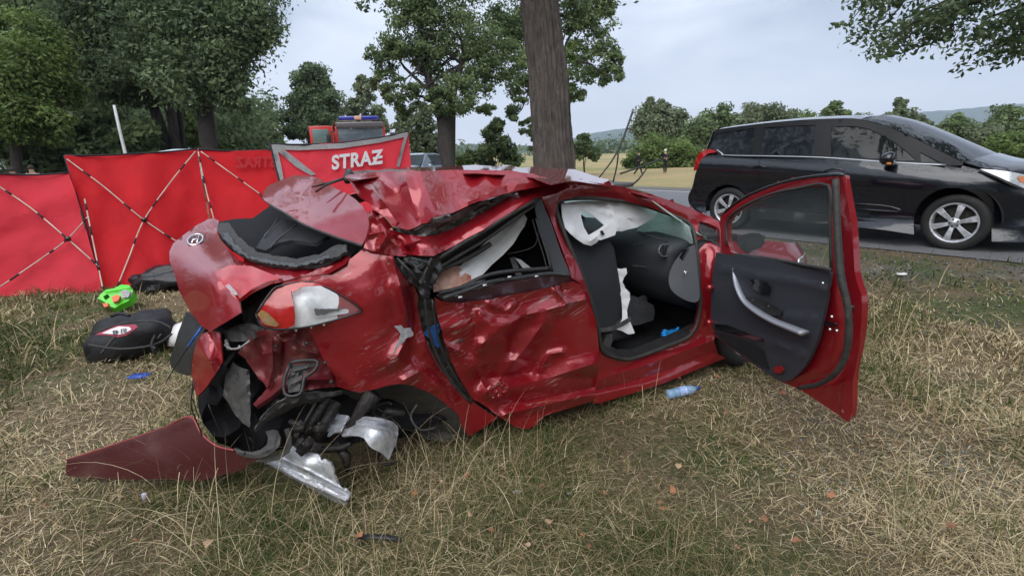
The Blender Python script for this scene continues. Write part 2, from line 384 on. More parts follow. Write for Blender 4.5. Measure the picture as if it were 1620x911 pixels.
gm_ = N(t, 'ShaderNodeMath', operation='MULTIPLY'); lk(mrange(nwob.outputs[0], 7.0, 7.6), gm_.inputs[0]); lk(mrange(noise_n(.55, 5).outputs[0], .46, .56), gm_.inputs[1])
near_c = mixc(gm_.outputs[0], c_gr, grav)
field = mixc(mrange(big, .42, .58), (.36, .27, .13), (.17, .19, .06))
field = mixc(mrange(noise_n(.9, 6, .8).outputs[0], .35, .7, 0, .55), field, (.22, .17, .08))
far_c = mixc(mrange(nv, 14.3, 17.5), grav, field)
lk(mixc(mrange(nv, 10, 10.5), near_c, far_c), b.inputs['Base Color'])
bp = N(t, 'ShaderNodeBump'); bp.inputs['Strength'].default_value = .9; bp.inputs['Distance'].default_value = .03; lk(fine, bp.inputs['Height']); lk(bp.outputs[0], b.inputs['Normal'])
ni, nj = A.shape; ii = np.arange(ni * nj).reshape(ni, nj)
Fc = np.stack([ii[:-1, :-1], ii[1:, :-1], ii[1:, 1:], ii[:-1, 1:]], -1).reshape(-1, 4)
add('ground', np.stack([X, Y, Z], -1).reshape(-1, 3), Fc, mf, kind='structure')
# road sheet
mr_ = mat('asphalt', (.11, .11, .115), .6, var=.5, scale=40, var2=(.19, .19, .195), bump=.5, bscale=120, spec=.5)
tl = gridlines(-400, 900, -10, 20, 1.0, 1.3); nl = np.array([7.35, 8.6, 9.9, 11.2, 12.5, 13.9])
A, B = np.meshgrid(nl, tl, indexing='ij'); ii = np.arange(A.size).reshape(A.shape)
Zr = .330 + .05 * (1 - ((A - 10.6) / 3.3) ** 2)
Fc = np.stack([ii[:-1, :-1], ii[1:, :-1], ii[1:, 1:], ii[:-1, 1:]], -1).reshape(-1, 4)
add('road', np.stack([A * ND[0] + B * TD[0], A * ND[1] + B * TD[1], Zr], -1).reshape(-1, 3), Fc, mr_, kind='structure')
mline = mat('road_paint', (.62, .62, .6), .6, var=.4, scale=9)
Vs = []
for n0, (a0, a1) in [(13.5, (-60, 300))]:
    tq = np.arange(a0, a1, 4.); zz = .334 + .05 * (1 - ((n0 - 10.6) / 3.3) ** 2)
    P = np.array([[(n0 + w) * ND[0] + q * TD[0], (n0 + w) * ND[1] + q * TD[1], zz + .004] for q in tq for w in (-.06, .06)])
    Vs.append((P, [(2 * i, 2 * i + 1, 2 * i + 3, 2 * i + 2) for i in range(len(tq) - 1)]))
v, f = join(*Vs); add('road_edge_line', v, f, mline, kind='structure')
# ------------------------------------------------------------------ hills
def hill(name, pts, d, depth, m, seed, zlow=-1):
    r = np.random.default_rng(seed); pts = np.array(pts, float); px = np.linspace(pts[0, 0], pts[-1, 0], 160); py = np.interp(px, pts[:, 0], pts[:, 1])
    top = at(px, py, d); V = []
    jag = np.convolve(r.normal(0, 1, 166), np.ones(3) / 3, 'valid')[:160] * d * .0007
    hz = at(px, np.full(160, 300.), 1); dirs = hz - EYE; dirs[:, 2] = 0
    K = 14
    for k in range(K):
        s = k / (K - 1); P = EYE + dirs * (d - depth * (1 - s)) ; P = P.copy(); P[:, 2] = zlow + (top[:, 2] + jag - zlow) * (s * s * (3 - 2 * s)) + (r.normal(0, d * .0006, 160) if 0 < k < K - 1 else 0)
        V.append(P)
    back = V[-1].copy() + dirs * depth * .6; back[:, 2] = zlow; V.append(back); V = np.concatenate(V)
    Fc = [(k * 160 + i, k * 160 + i + 1, (k + 1) * 160 + i + 1, (k + 1) * 160 + i) for k in range(K) for i in range(159)]
    return add(name, V, Fc, m, kind='structure')
mh_ = mat('forested_hill', (.022, .04, .022), .95, var=.6, scale=.02, var2=(.05, .08, .035), bump=.3, bscale=.05)
mh2 = mat('meadow_hill', (.14, .19, .07), .95, var=.5, scale=.008)
hill('wooded_hills', [(700, 246), (800, 238), (900, 222), (940, 212), (1000, 202), (1060, 208), (1150, 210), (1250, 200), (1340, 188), (1400, 182), (1500, 176), (1560, 170), (1620, 165), (1720, 160), (1900, 165), (2300, 190)], 3000, 1100, mh_, 3)
hill('meadow_slope', [(1440, 222), (1500, 205), (1560, 199), (1640, 195), (1750, 196), (1900, 205)], 1700, 500, mh2, 5)
hill('low_wooded_hills', [(560, 244), (640, 236), (760, 228), (860, 232), (980, 236), (1040, 234)], 1300, 300, mh_, 9)
# ================================================================== trees
def leafmat(name, a, b_, c):
    m = mat(name, a, .6); t = m.node_tree; b = t.nodes['Principled BSDF']; b.inputs['Specular IOR Level'].default_value = .35
    at_ = N(t, 'ShaderNodeAttribute', attribute_name='tint'); rp = N(t, 'ShaderNodeValToRGB'); e = rp.color_ramp.elements
    e[0].color = (*a, 1); e[1].color = (*c, 1); q = e.new(.5); q.color = (*b_, 1)
    t.links.new(at_.outputs['Fac'], rp.inputs[0]); t.links.new(rp.outputs[0], b.inputs['Base Color'])
    tr = N(t, 'ShaderNodeBsdfTranslucent'); t.links.new(rp.outputs[0], tr.inputs[0]); ms = N(t, 'ShaderNodeMixShader'); ms.inputs[0].default_value = .38
    o = t.nodes['Material Output']; t.links.new(b.outputs[0], ms.inputs[1]); t.links.new(tr.outputs[0], ms.inputs[2]); t.links.new(ms.outputs[0], o.inputs[0]); return m
LF_DARK = leafmat('dark_leaves', (.055, .088, .042), (.11, .16, .072), (.20, .255, .125))
LF_MID = leafmat('green_leaves', (.068, .105, .042), (.135, .19, .075), (.23, .29, .125))
LF_LIGHT = leafmat('light_leaves', (.07, .11, .025), (.125, .185, .045), (.20, .27, .08))
LF_PALE = leafmat('pale_leaves', (.10, .13, .07), (.155, .19, .10), (.23, .265, .15))
BARK = mat('bark', (.125, .105, .092), .9, var=.8, scale=15, var2=(.045, .038, .034), bump=1.0, bscale=17, stretch=(1, 1, .2))
BARK.node_tree.nodes['Bump'].inputs['Distance'].default_value = .06
BARK2 = mat('dark_bark', (.05, .042, .036), .9, var=.6, scale=8, bump=.8, bscale=10, stretch=(1, 1, .3))
def leaves(C, sig, n, size, seed, droop=0, shell=None):
    """n small leaf faces round the cluster centres C (k,3), gaussian spread sig (k,)"""
    r = np.random.default_rng(seed); k = r.integers(0, len(C), n); ctint = r.uniform(.1, .75, len(C))
    off = r.normal(0, 1, (n, 3)); ln = np.linalg.norm(off, axis=1)[:, None]; off = off / ln * np.minimum(ln, 2.1) ; off[:, 2] *= .7
    P = C[k] + off * sig[k][:, None]
    nr = off * .55 + r.normal(0, .6, (n, 3)) + np.array([0, 0, .45]); nr /= np.linalg.norm(nr, axis=1)[:, None]
    a = np.cross(nr, r.normal(0, 1, (n, 3))); a /= np.linalg.norm(a, axis=1)[:, None]; b_ = np.cross(nr, a)
    s = size * r.uniform(.6, 1.35, n)[:, None]
    V = np.stack([P - a * s, P + b_ * s * .48 - nr * s * .12, P + a * s, P - b_ * s * .48 - nr * s * .12], 1).reshape(-1, 3)
    Fc = np.arange(4 * n).reshape(n, 4); tint = np.clip(ctint[k] + r.normal(0, .16, n), 0, 1)
    return V, Fc, tint
def fast_mesh(name, V, Fc, m, tint=None, org=(0, 0, 0), smooth=False):
    me = bpy.data.meshes.new(name); V = (V - np.asarray(org)).astype(np.float32); Fc = np.asarray(Fc, np.int32); k = Fc.shape[1]
    me.vertices.add(len(V)); me.vertices.foreach_set('co', V.ravel()); me.loops.add(Fc.size); me.loops.foreach_set('vertex_index', Fc.ravel())
    me.polygons.add(len(Fc)); me.polygons.foreach_set('loop_start', np.arange(0, Fc.size, k, dtype=np.int32)); me.polygons.foreach_set('loop_total', np.full(len(Fc), k, np.int32))
    if tint is not None: a = me.attributes.new('tint', 'FLOAT', 'FACE'); a.data.foreach_set('value', tint.astype(np.float32))
    me.materials.append(m); me.update(); me.validate(); return me
def branch(P0, P1, r0, r1, rnd, sag=.12, n=6, seg=7):
    P0, P1 = np.asarray(P0, float), np.asarray(P1, float); L_ = np.linalg.norm(P1 - P0); ts = np.linspace(0, 1, n)
    P = P0 + (P1 - P0) * ts[:, None]; P[:, 2] += np.sin(ts * math.pi) * L_ * sag; P[1:-1] += rnd.normal(0, L_ * .03, (n - 2, 3)); return tube(P, np.linspace(r0, r1, n), seg, cap=False)
def crown_centres(circ, d, rnd, per, jit=1.0):
    C = []; Sg = []; allc = []
    for c in circ:
        cx, cy, r = c[:3]; dd = c[3] if len(c) > 3 else d; c0 = at(cx, cy, dd); R = r * dd / F; k = max(10, int(per * 1.3 * (r / 50.) ** 1.3)) 
        u = rnd.normal(0, 1, (k, 3)); u /= np.linalg.norm(u, axis=1)[:, None]; rad = R * rnd.uniform(.2, 1., k) ** .6 * .88
        C.append(c0 + u * rad[:, None]); Sg.append(np.full(k, R * .235) * rnd.uniform(.7, 1.3, k))
    return np.concatenate(C), np.concatenate(Sg)
def tree(name, label, trunks, circ, d, n, size, lm, seed, cat='tree', group=None, per=14, bark=None, limbs=10, sig=1.0, twig=.5):
    """trunks: list of [(px, py, depth, radius) ...] from the ground up; circ: crown lobes (px, py, radius px, depth)"""
    rnd = np.random.default_rng(seed); C, Sg = crown_centres(circ, d, rnd, per); Sg = Sg * sig
    t0 = trunks[0] if trunks else None
    bx_ = at(t0[0][0], t0[0][1], t0[0][2]) if t0 else at(circ[0][0], 260, d); base = np.array([bx_[0], bx_[1], float(gz(bx_[0], bx_[1]))])
    o = root(name, label, cat, base, group)
    V, Fc, tint = leaves(C, Sg, n, size, seed + 1)
    V[:, 2] = np.maximum(V[:, 2], base[2] + .02)
    me = fast_mesh('crown', V, Fc, lm, tint, base); c = bpy.data.objects.new('crown', me); COL.objects.link(c); c.parent = o
    bark = bark or BARK2; tops = []
    for tr_ in trunks:
        P = np.array([at(q[0], q[1], q[2]) for q in tr_]); P[0, 2] = float(gz(P[0, 0], P[0, 1])) - .1; R = [q[3] for q in tr_]
        P = catmull(P, 4); R = np.interp(np.linspace(0, 1, len(P)), np.linspace(0, 1, len(tr_)), R); add('trunk', *tube(P, R, 12), bark, o); tops.append((P, R))
    if not trunks: 
        top = C.mean(0); tv = branch(base, top, .05 * size * 8, .02, rnd, 0); add('trunk', *tv, bark, o); tops.append((np.array([base, top]), [.05, .02]))
    bits = []
    for i in rnd.permutation(len(C))[:limbs]:
        P, R = tops[rnd.integers(0, len(tops))]; j = int(len(P) * rnd.uniform(.6, 1)) - 1; bits.append(branch(P[j], C[i], R[j] * .5, .012, rnd, .08))
    if bits: v, f = join(*bits); add('limbs', v, f, bark, o)
    return o
# left edge: old roadside trees with the wood behind them
tree('old_roadside_tree', 'large old roadside tree with a thick leaning trunk, right of the white pole', [[(338, 262, 24, .5), (330, 225, 24, .38), (322, 160, 24, .33), (305, 100, 24, .27), (290, 20, 24, .16)]],
     [(330, 50, 95, 24), (400, 35, 48, 23), (250, 60, 80, 24), (300, 120, 60, 23), (362, 105, 40, 22.5), (300, -60, 120, 24), (395, -40, 70, 24), (372, 160, 26, 22.5), (345, 130, 40, 23)], 24, 42000, .115, LF_DARK, 11, per=26, limbs=16, group=None)
tree('old_roadside_tree', 'twin stemmed old tree with three slim trunks, just left of the thick leaning one', [[(272, 262, 27, .32), (258, 215, 27, .27), (238, 150, 27, .24), (225, 60, 27, .15)], [(278, 262, 27, .3), (274, 200, 27, .24), (262, 140, 27, .2), (255, 40, 27, .12)], [(288, 262, 27.5, .17), (285, 190, 27.5, .15), (284, 110, 27.5, .1)]],
     [(200, 40, 100, 27), (150, 0, 80, 26), (225, 120, 55, 26), (120, 60, 60, 26), (190, -70, 120, 27), (170, 130, 45, 26)], 27, 36000, .125, LF_DARK, 12, per=26, limbs=14)
tree('broadleaf_tree', 'yellow green leafy tree at the left edge of the view', [[(20, 290, 21, .2), (25, 220, 21, .17), (40, 120, 21, .1)]], [(25, 120, 62, 21), (60, 70, 50, 22), (20, 190, 48, 20.5), (85, 130, 42, 22), (70, 190, 38, 21), (-40, 140, 80, 22), (0, 60, 40, 23)], 21, 32000, .10, LF_LIGHT, 13, per=24)
tree('broadleaf_tree', 'dark tree behind the yellow green tree, topping the left corner', [[(90, 290, 30, .25), (95, 180, 30, .2), (90, 60, 30, .12)]], [(60, 20, 60, 30), (120, 20, 60, 30), (100, 110, 70, 31), (10, 10, 30, 32), (40, -60, 80, 31), (150, 100, 55, 31), (130, 180, 60, 31)], 30, 22000, .16, LF_MID, 14, per=20)
for k, (x, y, r, dd, lm, lab) in enumerate([(150, 215, 48, 29, LF_MID, 'round green understorey tree left of the white pole'), (215, 225, 40, 26, LF_MID, 'green shrub under the twin stemmed tree'), (60, 235, 45, 25, LF_DARK, 'dark shrub behind the two onlookers on the left'),
        (298, 205, 26, 33, LF_LIGHT, 'light green young tree seen between the old trunks'), (375, 205, 42, 48, LF_MID, 'green tree right of the thick leaning trunk'), (408, 215, 34, 60, LF_MID, 'hazy green tree at the right end of the left wood'), (350, 238, 24, 40, LF_LIGHT, 'low green bush at the foot of the left wood')]):
    tree('woodland_tree', lab, [], [(x, y, r, dd), (x - r * .6, y + 12, r * .6, dd), (x + r * .55, y + 10, r * .6, dd)], dd, 6500, dd * .0075, lm, 30 + k, per=22, limbs=4, group='trees and shrubs at the edge of the left wood')
# the wood itself, one mass
r_ = np.random.default_rng(5); cc = []
for k in range(420):
    px = r_.uniform(-500, 420); dd = r_.uniform(38, 75); py = r_.uniform(70 if px < 300 else 165, 275); cc.append(at(px, py, dd))
cc = np.array(cc); V, Fc, ti = leaves(cc, np.full(len(cc), 1.25), 90000, .24, 6); V[:, 2] = np.maximum(V[:, 2], .02)
o = bpy.data.objects.new('dark_wood', fast_mesh('dark_wood', V, Fc, LF_DARK, ti)); COL.objects.link(o); o['kind'] = 'stuff'; o['label'] = 'dense dark wood behind the red screens on the left'; o['category'] = 'wood'
# middle distance
tree('broadleaf_tree', 'dark round crowned tree left of the fire engine', [[(492, 285, 50, .4), (492, 215, 50, .3), (492, 150, 50, .2)]], [(492, 130, 34, 50), (478, 165, 34, 50), (512, 165, 32, 50), (465, 195, 28, 50), (500, 205, 34, 49), (525, 200, 24, 50), (488, 108, 14, 50)], 50, 26000, .18, LF_DARK, 15, per=26, sig=.9)
tree('birch_tree', 'thin pale green tree rising right behind the fire engine', [[(572, 285, 58, .18), (573, 200, 58, .12), (573, 140, 58, .06)]], [(572, 150, 20, 58), (560, 180, 22, 58), (590, 180, 22, 58), (575, 205, 26, 58), (575, 130, 10, 58), (605, 200, 18, 58)], 58, 5000, .25, LF_PALE, 16, per=22)
tree('lime_tree', 'slender forked roadside tree left of the big foreground trunk', [[(707, 275, 28, .46), (704, 240, 28, .42), (703, 195, 28, .4), (690, 160, 28, .25), (672, 105, 28, .14), (668, 50, 28, .08)], [(707, 200, 28, .3), (716, 150, 28, .22), (735, 90, 28, .14), (745, 40, 28, .08)]],
     [(672, 20, 46, 28), (640, 60, 44, 27.5), (612, 95, 34, 28), (608, 135, 26, 28), (640, 150, 30, 27), (690, 90, 52, 28.5), (740, 60, 56, 28), (760, 120, 42, 28), (725, 150, 42, 27), (690, 165, 26, 27), (640, 178, 14, 27.5), (772, 170, 20, 28), (700, -50, 90, 28), (650, 8, 40, 28), (795, 100, 40, 28.5)], 28, 36000, .10, LF_MID, 17, per=30, limbs=30, sig=.66)
tree('lime_tree', 'leafy roadside tree whose crown shows on both sides of the big trunk', [[(868, 280, 33, .4), (868, 200, 33, .36), (866, 100, 33, .25), (870, 10, 33, .12)]],
     [(930, 40, 46, 33), (952, 92, 36, 33), (905, 110, 46, 33), (925, 8, 44, 33), (968, 120, 22, 33), (975, 98, 16, 33), (905, 150, 24, 33), (830, 60, 60, 33), (800, 40, 40, 33), (828, 130, 36, 33), (815, 172, 22, 32), (835, 200, 18, 32), (850, -60, 100, 33), (955, 6, 28, 33), (845, 225, 14, 32)], 33, 33000, .115, LF_MID, 18, per=30, limbs=24, sig=.66)
tree('hedge_shrub', 'tall loose green shrub between the red STRAZ screen and the slender tree', [], [(668, 190, 26, 38), (655, 225, 30, 38), (685, 230, 26, 38), (640, 205, 22, 39), (640, 190, 20, 40)], 38, 5200, .18, LF_PALE, 19, cat='shrub', per=20, limbs=8)
tree('field_shrub', 'wild green bush on the field edge left of the big trunk', [], [(785, 222, 26, 36), (765, 245, 24, 36), (808, 245, 24, 36), (785, 200, 12, 36), (742, 252, 14, 36)], 36, 5200, .17, LF_MID, 20, cat='shrub', per=22, limbs=8)
tree('field_shrub', 'low yellow green bush at the foot of the slender tree', [], [(735, 258, 16, 33), (700, 258, 18, 33), (672, 255, 16, 34)], 33, 3000, .14, LF_LIGHT, 24, cat='shrub', per=18, limbs=4)
tree('pine_bush', 'rounded dark green young pine right of the big trunk', [], [(925, 232, 16, 42), (915, 240, 15, 42), (937, 242, 14, 42), (924, 218, 9, 42)], 42, 4200, .13, LF_MID, 21, cat='tree', per=22, limbs=3)
tree('willow_bush', 'broad bright green bush behind the two far walkers', [], [(1045, 248, 36, 52), (1010, 256, 24, 52), (1085, 250, 30, 52), (1060, 240, 28, 53), (1105, 258, 22, 52)], 52, 9500, .2, LF_LIGHT, 22, cat='shrub', per=34, limbs=4)
for k, (lab, cs, dd, lm, n) in enumerate([
        ('tall grey green tree with twin tops left of the people carrier', [(1032, 185, 22, 66), (1048, 172, 14, 66), (1020, 205, 20, 66), (1060, 195, 22, 66), (1030, 165, 9, 66), (1075, 200, 20, 66), (1040, 212, 26, 66)], 66, LF_PALE, 8000),
        ('rounded green tree above the tail of the people carrier', [(1120, 200, 26, 62), (1145, 190, 22, 62), (1100, 212, 20, 62), (1165, 200, 22, 62)], 62, LF_MID, 6500),
        ('spreading green tree over the roof of the people carrier', [(1190, 185, 20, 60), (1215, 182, 20, 60), (1240, 186, 16, 60), (1180, 205, 26, 60), (1222, 205, 26, 60)], 60, LF_PALE, 6500),
        ('small isolated tree over the middle of the people carrier roof', [(1318, 172, 11, 55), (1305, 182, 10, 55), (1332, 182, 10, 55), (1318, 196, 18, 55)], 55, LF_MID, 2600),
        ('leaning sapling above the people carrier windscreen', [(1425, 165, 9, 50), (1418, 180, 14, 50), (1440, 188, 18, 50), (1405, 192, 10, 50), (1462, 198, 12, 50)], 50, LF_PALE, 3600),
        ('small bushy tree right of the leaning sapling', [(1510, 203, 20, 46), (1492, 212, 14, 46), (1528, 208, 12, 46), (1515, 188, 8, 46)], 46, LF_MID, 3600),
        ('full green tree at the right edge beyond the field', [(1590, 195, 24, 52), (1570, 210, 20, 52), (1612, 210, 22, 52), (1595, 178, 10, 52), (1640, 200, 26, 52)], 52, LF_MID, 5200)]):
    tree('field_tree', lab, [], cs, dd, int(n * 1.5), dd * .0036, lm, 50 + k, per=40, limbs=6, sig=1.25)
for k, (x, y, r, dd) in enumerate([(1555, 230, 34, 44), (1600, 236, 32, 40), (1490, 232, 30, 48), (1445, 222, 30, 55), (1350, 208, 28, 70), (1270, 205, 30, 75)]):
    tree('field_shrub', ['low pale shrub on the field beyond the bonnet', 'low shrub at the right edge beyond the bonnet', 'low shrub beyond the people carrier wipers', 'low shrub beyond the windscreen', 'shrub just above the front door roofline', 'shrub just above the rear side window'][k], [], [(x, y, r, dd), (x + r, y + 5, r * .8, dd)], dd, 5200, dd * .0036, [LF_PALE, LF_LIGHT][k % 2], 70 + k, cat='shrub', per=20, limbs=2, group='low shrubs on the far field')
cc = []
for k in range(150):
    px = r_.uniform(560, 1750); dd = r_.uniform(230, 330); cc.append(at(px, r_.uniform(236, 250) - (px - 810) * .03, dd))
cc = np.array(cc); cc[:, 2] = np.maximum(cc[:, 2], -.3); V, Fc, ti = leaves(cc, np.full(len(cc), 4.2), 15000, 1.1, 8); V[:, 2] = np.maximum(V[:, 2], -.3)
o = bpy.data.objects.new('distant_wood', fast_mesh('distant_wood', V, Fc, LF_DARK, ti)); COL.objects.link(o); o['kind'] = 'stuff'; o['label'] = 'far line of trees along the end of the fields'; o['category'] = 'wood'
# ------------------------------------------------------------------ the big trunk just beyond the wreck, with furrowed bark
D0 = 8.9; tb = at(877, 330, D0); zb = float(gz(tb[0], tb[1])); big_o = root('old_roadside_tree', 'huge furrowed tree trunk standing right behind the wrecked red car', 'tree', (tb[0], tb[1], zb))
segs = [(884, 420, .52), (879, 330, .44), (877, 265, .335), (872, 200, .325), (866, 120, .315), (858, 40, .305), (852, -30, .30), (846, -130, .30), (838, -300, .24), (830, -520, .15)]
P = catmull(np.array([at(q[0], q[1], D0) for q in segs]), 14); P[:14, 2] = np.maximum(P[:14, 2], zb - .1); R = np.interp(np.linspace(0, 1, len(P)), np.linspace(0, 1, len(segs)), [q[2] for q in segs]); ns = 170; Vt = []
for i, (p, rr) in enumerate(zip(P, R)):
    th = np.arange(ns) * 2 * np.pi / ns
    q = np.stack([np.cos(th) * 2.0, np.sin(th) * 2.0, np.full(ns, p[2] * .45)], 1)
    rid = np.array([mnoise.fractal(Vector((a[0] * 3.0, a[1] * 3.0, a[2] * 1.1)), 1, 2, 4) for a in q]); rid2 = np.array([mnoise.noise(Vector((a[0] * .7, a[1] * .7, a[2] * 1.2))) for a in q])
    rad = rr * (1 + .05 * rid2) + .05 * (np.abs(rid) * 2 - .6)
    Vt.append(np.stack([p[0] + np.cos(th) * rad, p[1] + np.sin(th) * rad, np.full(ns, p[2])], 1))
Vt = np.concatenate(Vt); Fc = [(i * ns + k, i * ns + (k + 1) % ns, (i + 1) * ns + (k + 1) % ns, (i + 1) * ns + k) for i in range(len(P) - 1) for k in range(ns)]
add('trunk', Vt, Fc, BARK, big_o)
rnd = np.random.default_rng(3); top = P[-60]; C = top + np.array([0, 0, 3.6]) + rnd.normal(0, 1, (60, 3)) * np.array([2.5, 2.5, 1.3]); C = C[C[:, 2] > 5.6]
V, Fc, ti = leaves(C, np.full(len(C), .7), 12000, .09, 4); c = bpy.data.objects.new('crown', fast_mesh('crown', V, Fc, LF_DARK, ti, org_of(big_o))); COL.objects.link(c); c.parent = big_o
bits = [branch(P[-5 - int(k)], C[j], .08, .02, rnd, .1) for k, j in zip(rnd.integers(0, 22, 9), rnd.permutation(len(C))[:9])]
# one low spray hanging into the top of the picture
tip = at(586, 2, 8.2); bits.append(branch(P[-28], tip + np.array([0, 0, .25]), .05, .012, rnd, .12, 9)); v, f = join(*bits); add('limbs', v, f, BARK2, big_o)
C = tip + rnd.normal(0, 1, (14, 3)) * np.array([.2, .2, .06]) + np.array([0, 0, .02]); V, Fc, ti = leaves(C, np.full(14, .06), 130, .045, 14)
c = bpy.data.objects.new('leaf_spray', fast_mesh('leaf_spray', V, Fc, LF_DARK, ti, org_of(big_o))); COL.objects.link(c); c.parent = big_o; c['kind'] = 'stuff'
V, Fc, ti = leaves(np.array([at(906, y, 8.75) for y in (58, 72, 90, 98, 112)]), np.full(5, .045), 60, .05, 15)
c = bpy.data.objects.new('epicormic_shoot', fast_mesh('epicormic_shoot', V, Fc, LF_LIGHT, ti, org_of(big_o))); COL.objects.link(c); c.parent = big_o
# ------------------------------------------------------------------ next tree of the row stands out of view on the right; its boughs reach into the corner
tx, ty = 8.6, 4.9; ov = root('overhanging_tree', 'dark leafy boughs hanging into the top right corner', 'tree', (tx, ty, float(gz(tx, ty))))
Pt = catmull(np.array([(tx, ty, .0), (tx, ty, 1.5), (tx - .1, ty, 3.6), (tx - .2, ty + .1, 6.5)]), 5); add('trunk', *tube(Pt, np.linspace(.42, .2, len(Pt)), 14), BARK, ov)
rnd = np.random.default_rng(21); bits = []; C = []
sprays = [((1420, -30), (1345, 34)), ((1450, -10), (1352, 68)), ((1480, 10), (1372, 78)), ((1480, 20), (1400, 90)), ((1540, 20), (1450, 70)), ((1600, 20), (1505, 78)), ((1640, 40), (1545, 92)), ((1660, 30), (1590, 84)), ((1640, 0), (1560, 50)), ((1700, 40), (1615, 62)), ((1500, -30), (1400, 12)), ((1560, -10), (1470, 30)), ((1620, -20), (1530, 16)), ((1440, -50), (1338, 10)), ((1680, 10), (1600, 30)), ((1560, 30), (1580, 90)), ((1430, 30), (1432, 84)), ((1640, 80), (1615, 40)), ((1500, 0), (1510, 60)), ((1530, 10), (1440, 40))]
for k, (a, b_) in enumerate(sprays):
    d1 = 6.4 + .35 * math.sin(k * 2.1); A_ = at(*a, d1 + .1); B_ = at(*b_, d1); bits.append(branch(A_, B_, .014, .004, rnd, -.02, 8, 5)); bits.append(branch(Pt[-4 - k % 4], A_, .05, .014, rnd, .05, 6, 6))
    for s in np.linspace(.1, 1.0, 11): C.append(A_ + (B_ - A_) * s + rnd.normal(0, 1, 3) * np.array([.10, .10, .05]))
v, f = join(*bits); add('limbs', v, f, BARK2, ov)
C = np.array(C); V, Fc, ti = leaves(C, np.full(len(C), .085), 4300, .038, 22)
c = bpy.data.objects.new('crown', fast_mesh('crown', V, Fc, LF_DARK, ti, org_of(ov))); COL.objects.link(c); c.parent = ov
C = np.array([tx, ty, 6.3]) + rnd.normal(0, 1, (50, 3)) * np.array([1.7, 1.7, 1.0]); C = C[C[:, 2] > 5.2]; V, Fc, ti = leaves(C, np.full(len(C), .6), 6000, .09, 23)
c = bpy.data.objects.new('upper_crown', fast_mesh('upper_crown', V, Fc, LF_DARK, ti, org_of(ov))); COL.objects.link(c); c.parent = ov

# ------------------------------------------------------------------ the rest of the row and of the wood, behind and beside the viewer (mirrored in paint and glass)
for k, (x, y) in enumerate([(10.9, -3.3), (16.5, -9.8), (22, -16.5), (5.5, -9)]):
    z = float(gz(x, y)); o = root('old_roadside_tree', ['roadside tree next after the overhanging one, out of view', 'second roadside tree after the overhanging one, out of view', 'third roadside tree after the overhanging one, out of view', 'tree standing behind the viewer'][k], 'tree', (x, y, z), 'roadside trees beyond the right edge')
    rnd = np.random.default_rng(90 + k); add('trunk', *tube(np.array([(x, y, z - .1), (x, y, z + 2), (x + .2, y, z + 5), (x + .3, y, z + 8)]), [.42, .34, .28, .15], 12), BARK, o)
    C = np.array([x, y, z + 6.5]) + rnd.normal(0, 1, (60, 3)) * np.array([1.9, 1.9, 1.6]); C = C[C[:, 2] > z + 3.2]; V, Fc, ti = leaves(C, np.full(len(C), .75), 9000, .16, 91 + k)
    c = bpy.data.objects.new('crown', fast_mesh('crown', V, Fc, LF_DARK, ti, org_of(o))); COL.objects.link(c); c.parent = o
cc = []
for k in range(420):
    a = math.radians(r_.uniform(-205, -62)); dd = r_.uniform(24, 46); cc.append((math.sin(a) * dd, math.cos(a) * dd, r_.uniform(.5, 11)))
cc = np.array(cc); V, Fc, ti = leaves(cc, np.full(len(cc), 1.7), 90000, .22, 16); V[:, 2] = np.maximum(V[:, 2], .02)
o = bpy.data.objects.new('dark_wood', fast_mesh('dark_wood', V, Fc, LF_DARK, ti)); COL.objects.link(o); o['kind'] = 'stuff'; o['label'] = 'rest of the dark wood, curving round behind the viewer'; o['category'] = 'wood'

cc = []
for k in range(130):
    px = r_.uniform(1085, 1760); dd = r_.uniform(72, 98); cc.append(at(px, r_.uniform(212, 240) - (px - 1085) * .012, dd))
cc = np.array(cc); cc[:, 2] = np.maximum(cc[:, 2], .2); V, Fc, ti = leaves(cc, np.full(len(cc), 1.25), 26000, .24, 18); V[:, 2] = np.maximum(V[:, 2], -.33)
o = bpy.data.objects.new('field_hedge', fast_mesh('field_hedge', V, Fc, LF_MID, ti)); COL.objects.link(o); o['kind'] = 'stuff'; o['label'] = 'ragged hedge across the field behind the people carrier'; o['category'] = 'hedge'
def gxy(px, py, z=0.):
    r = ray(px, py); t = (z - 1.6) / r[2]; return (r[0] * t, r[1] * t)
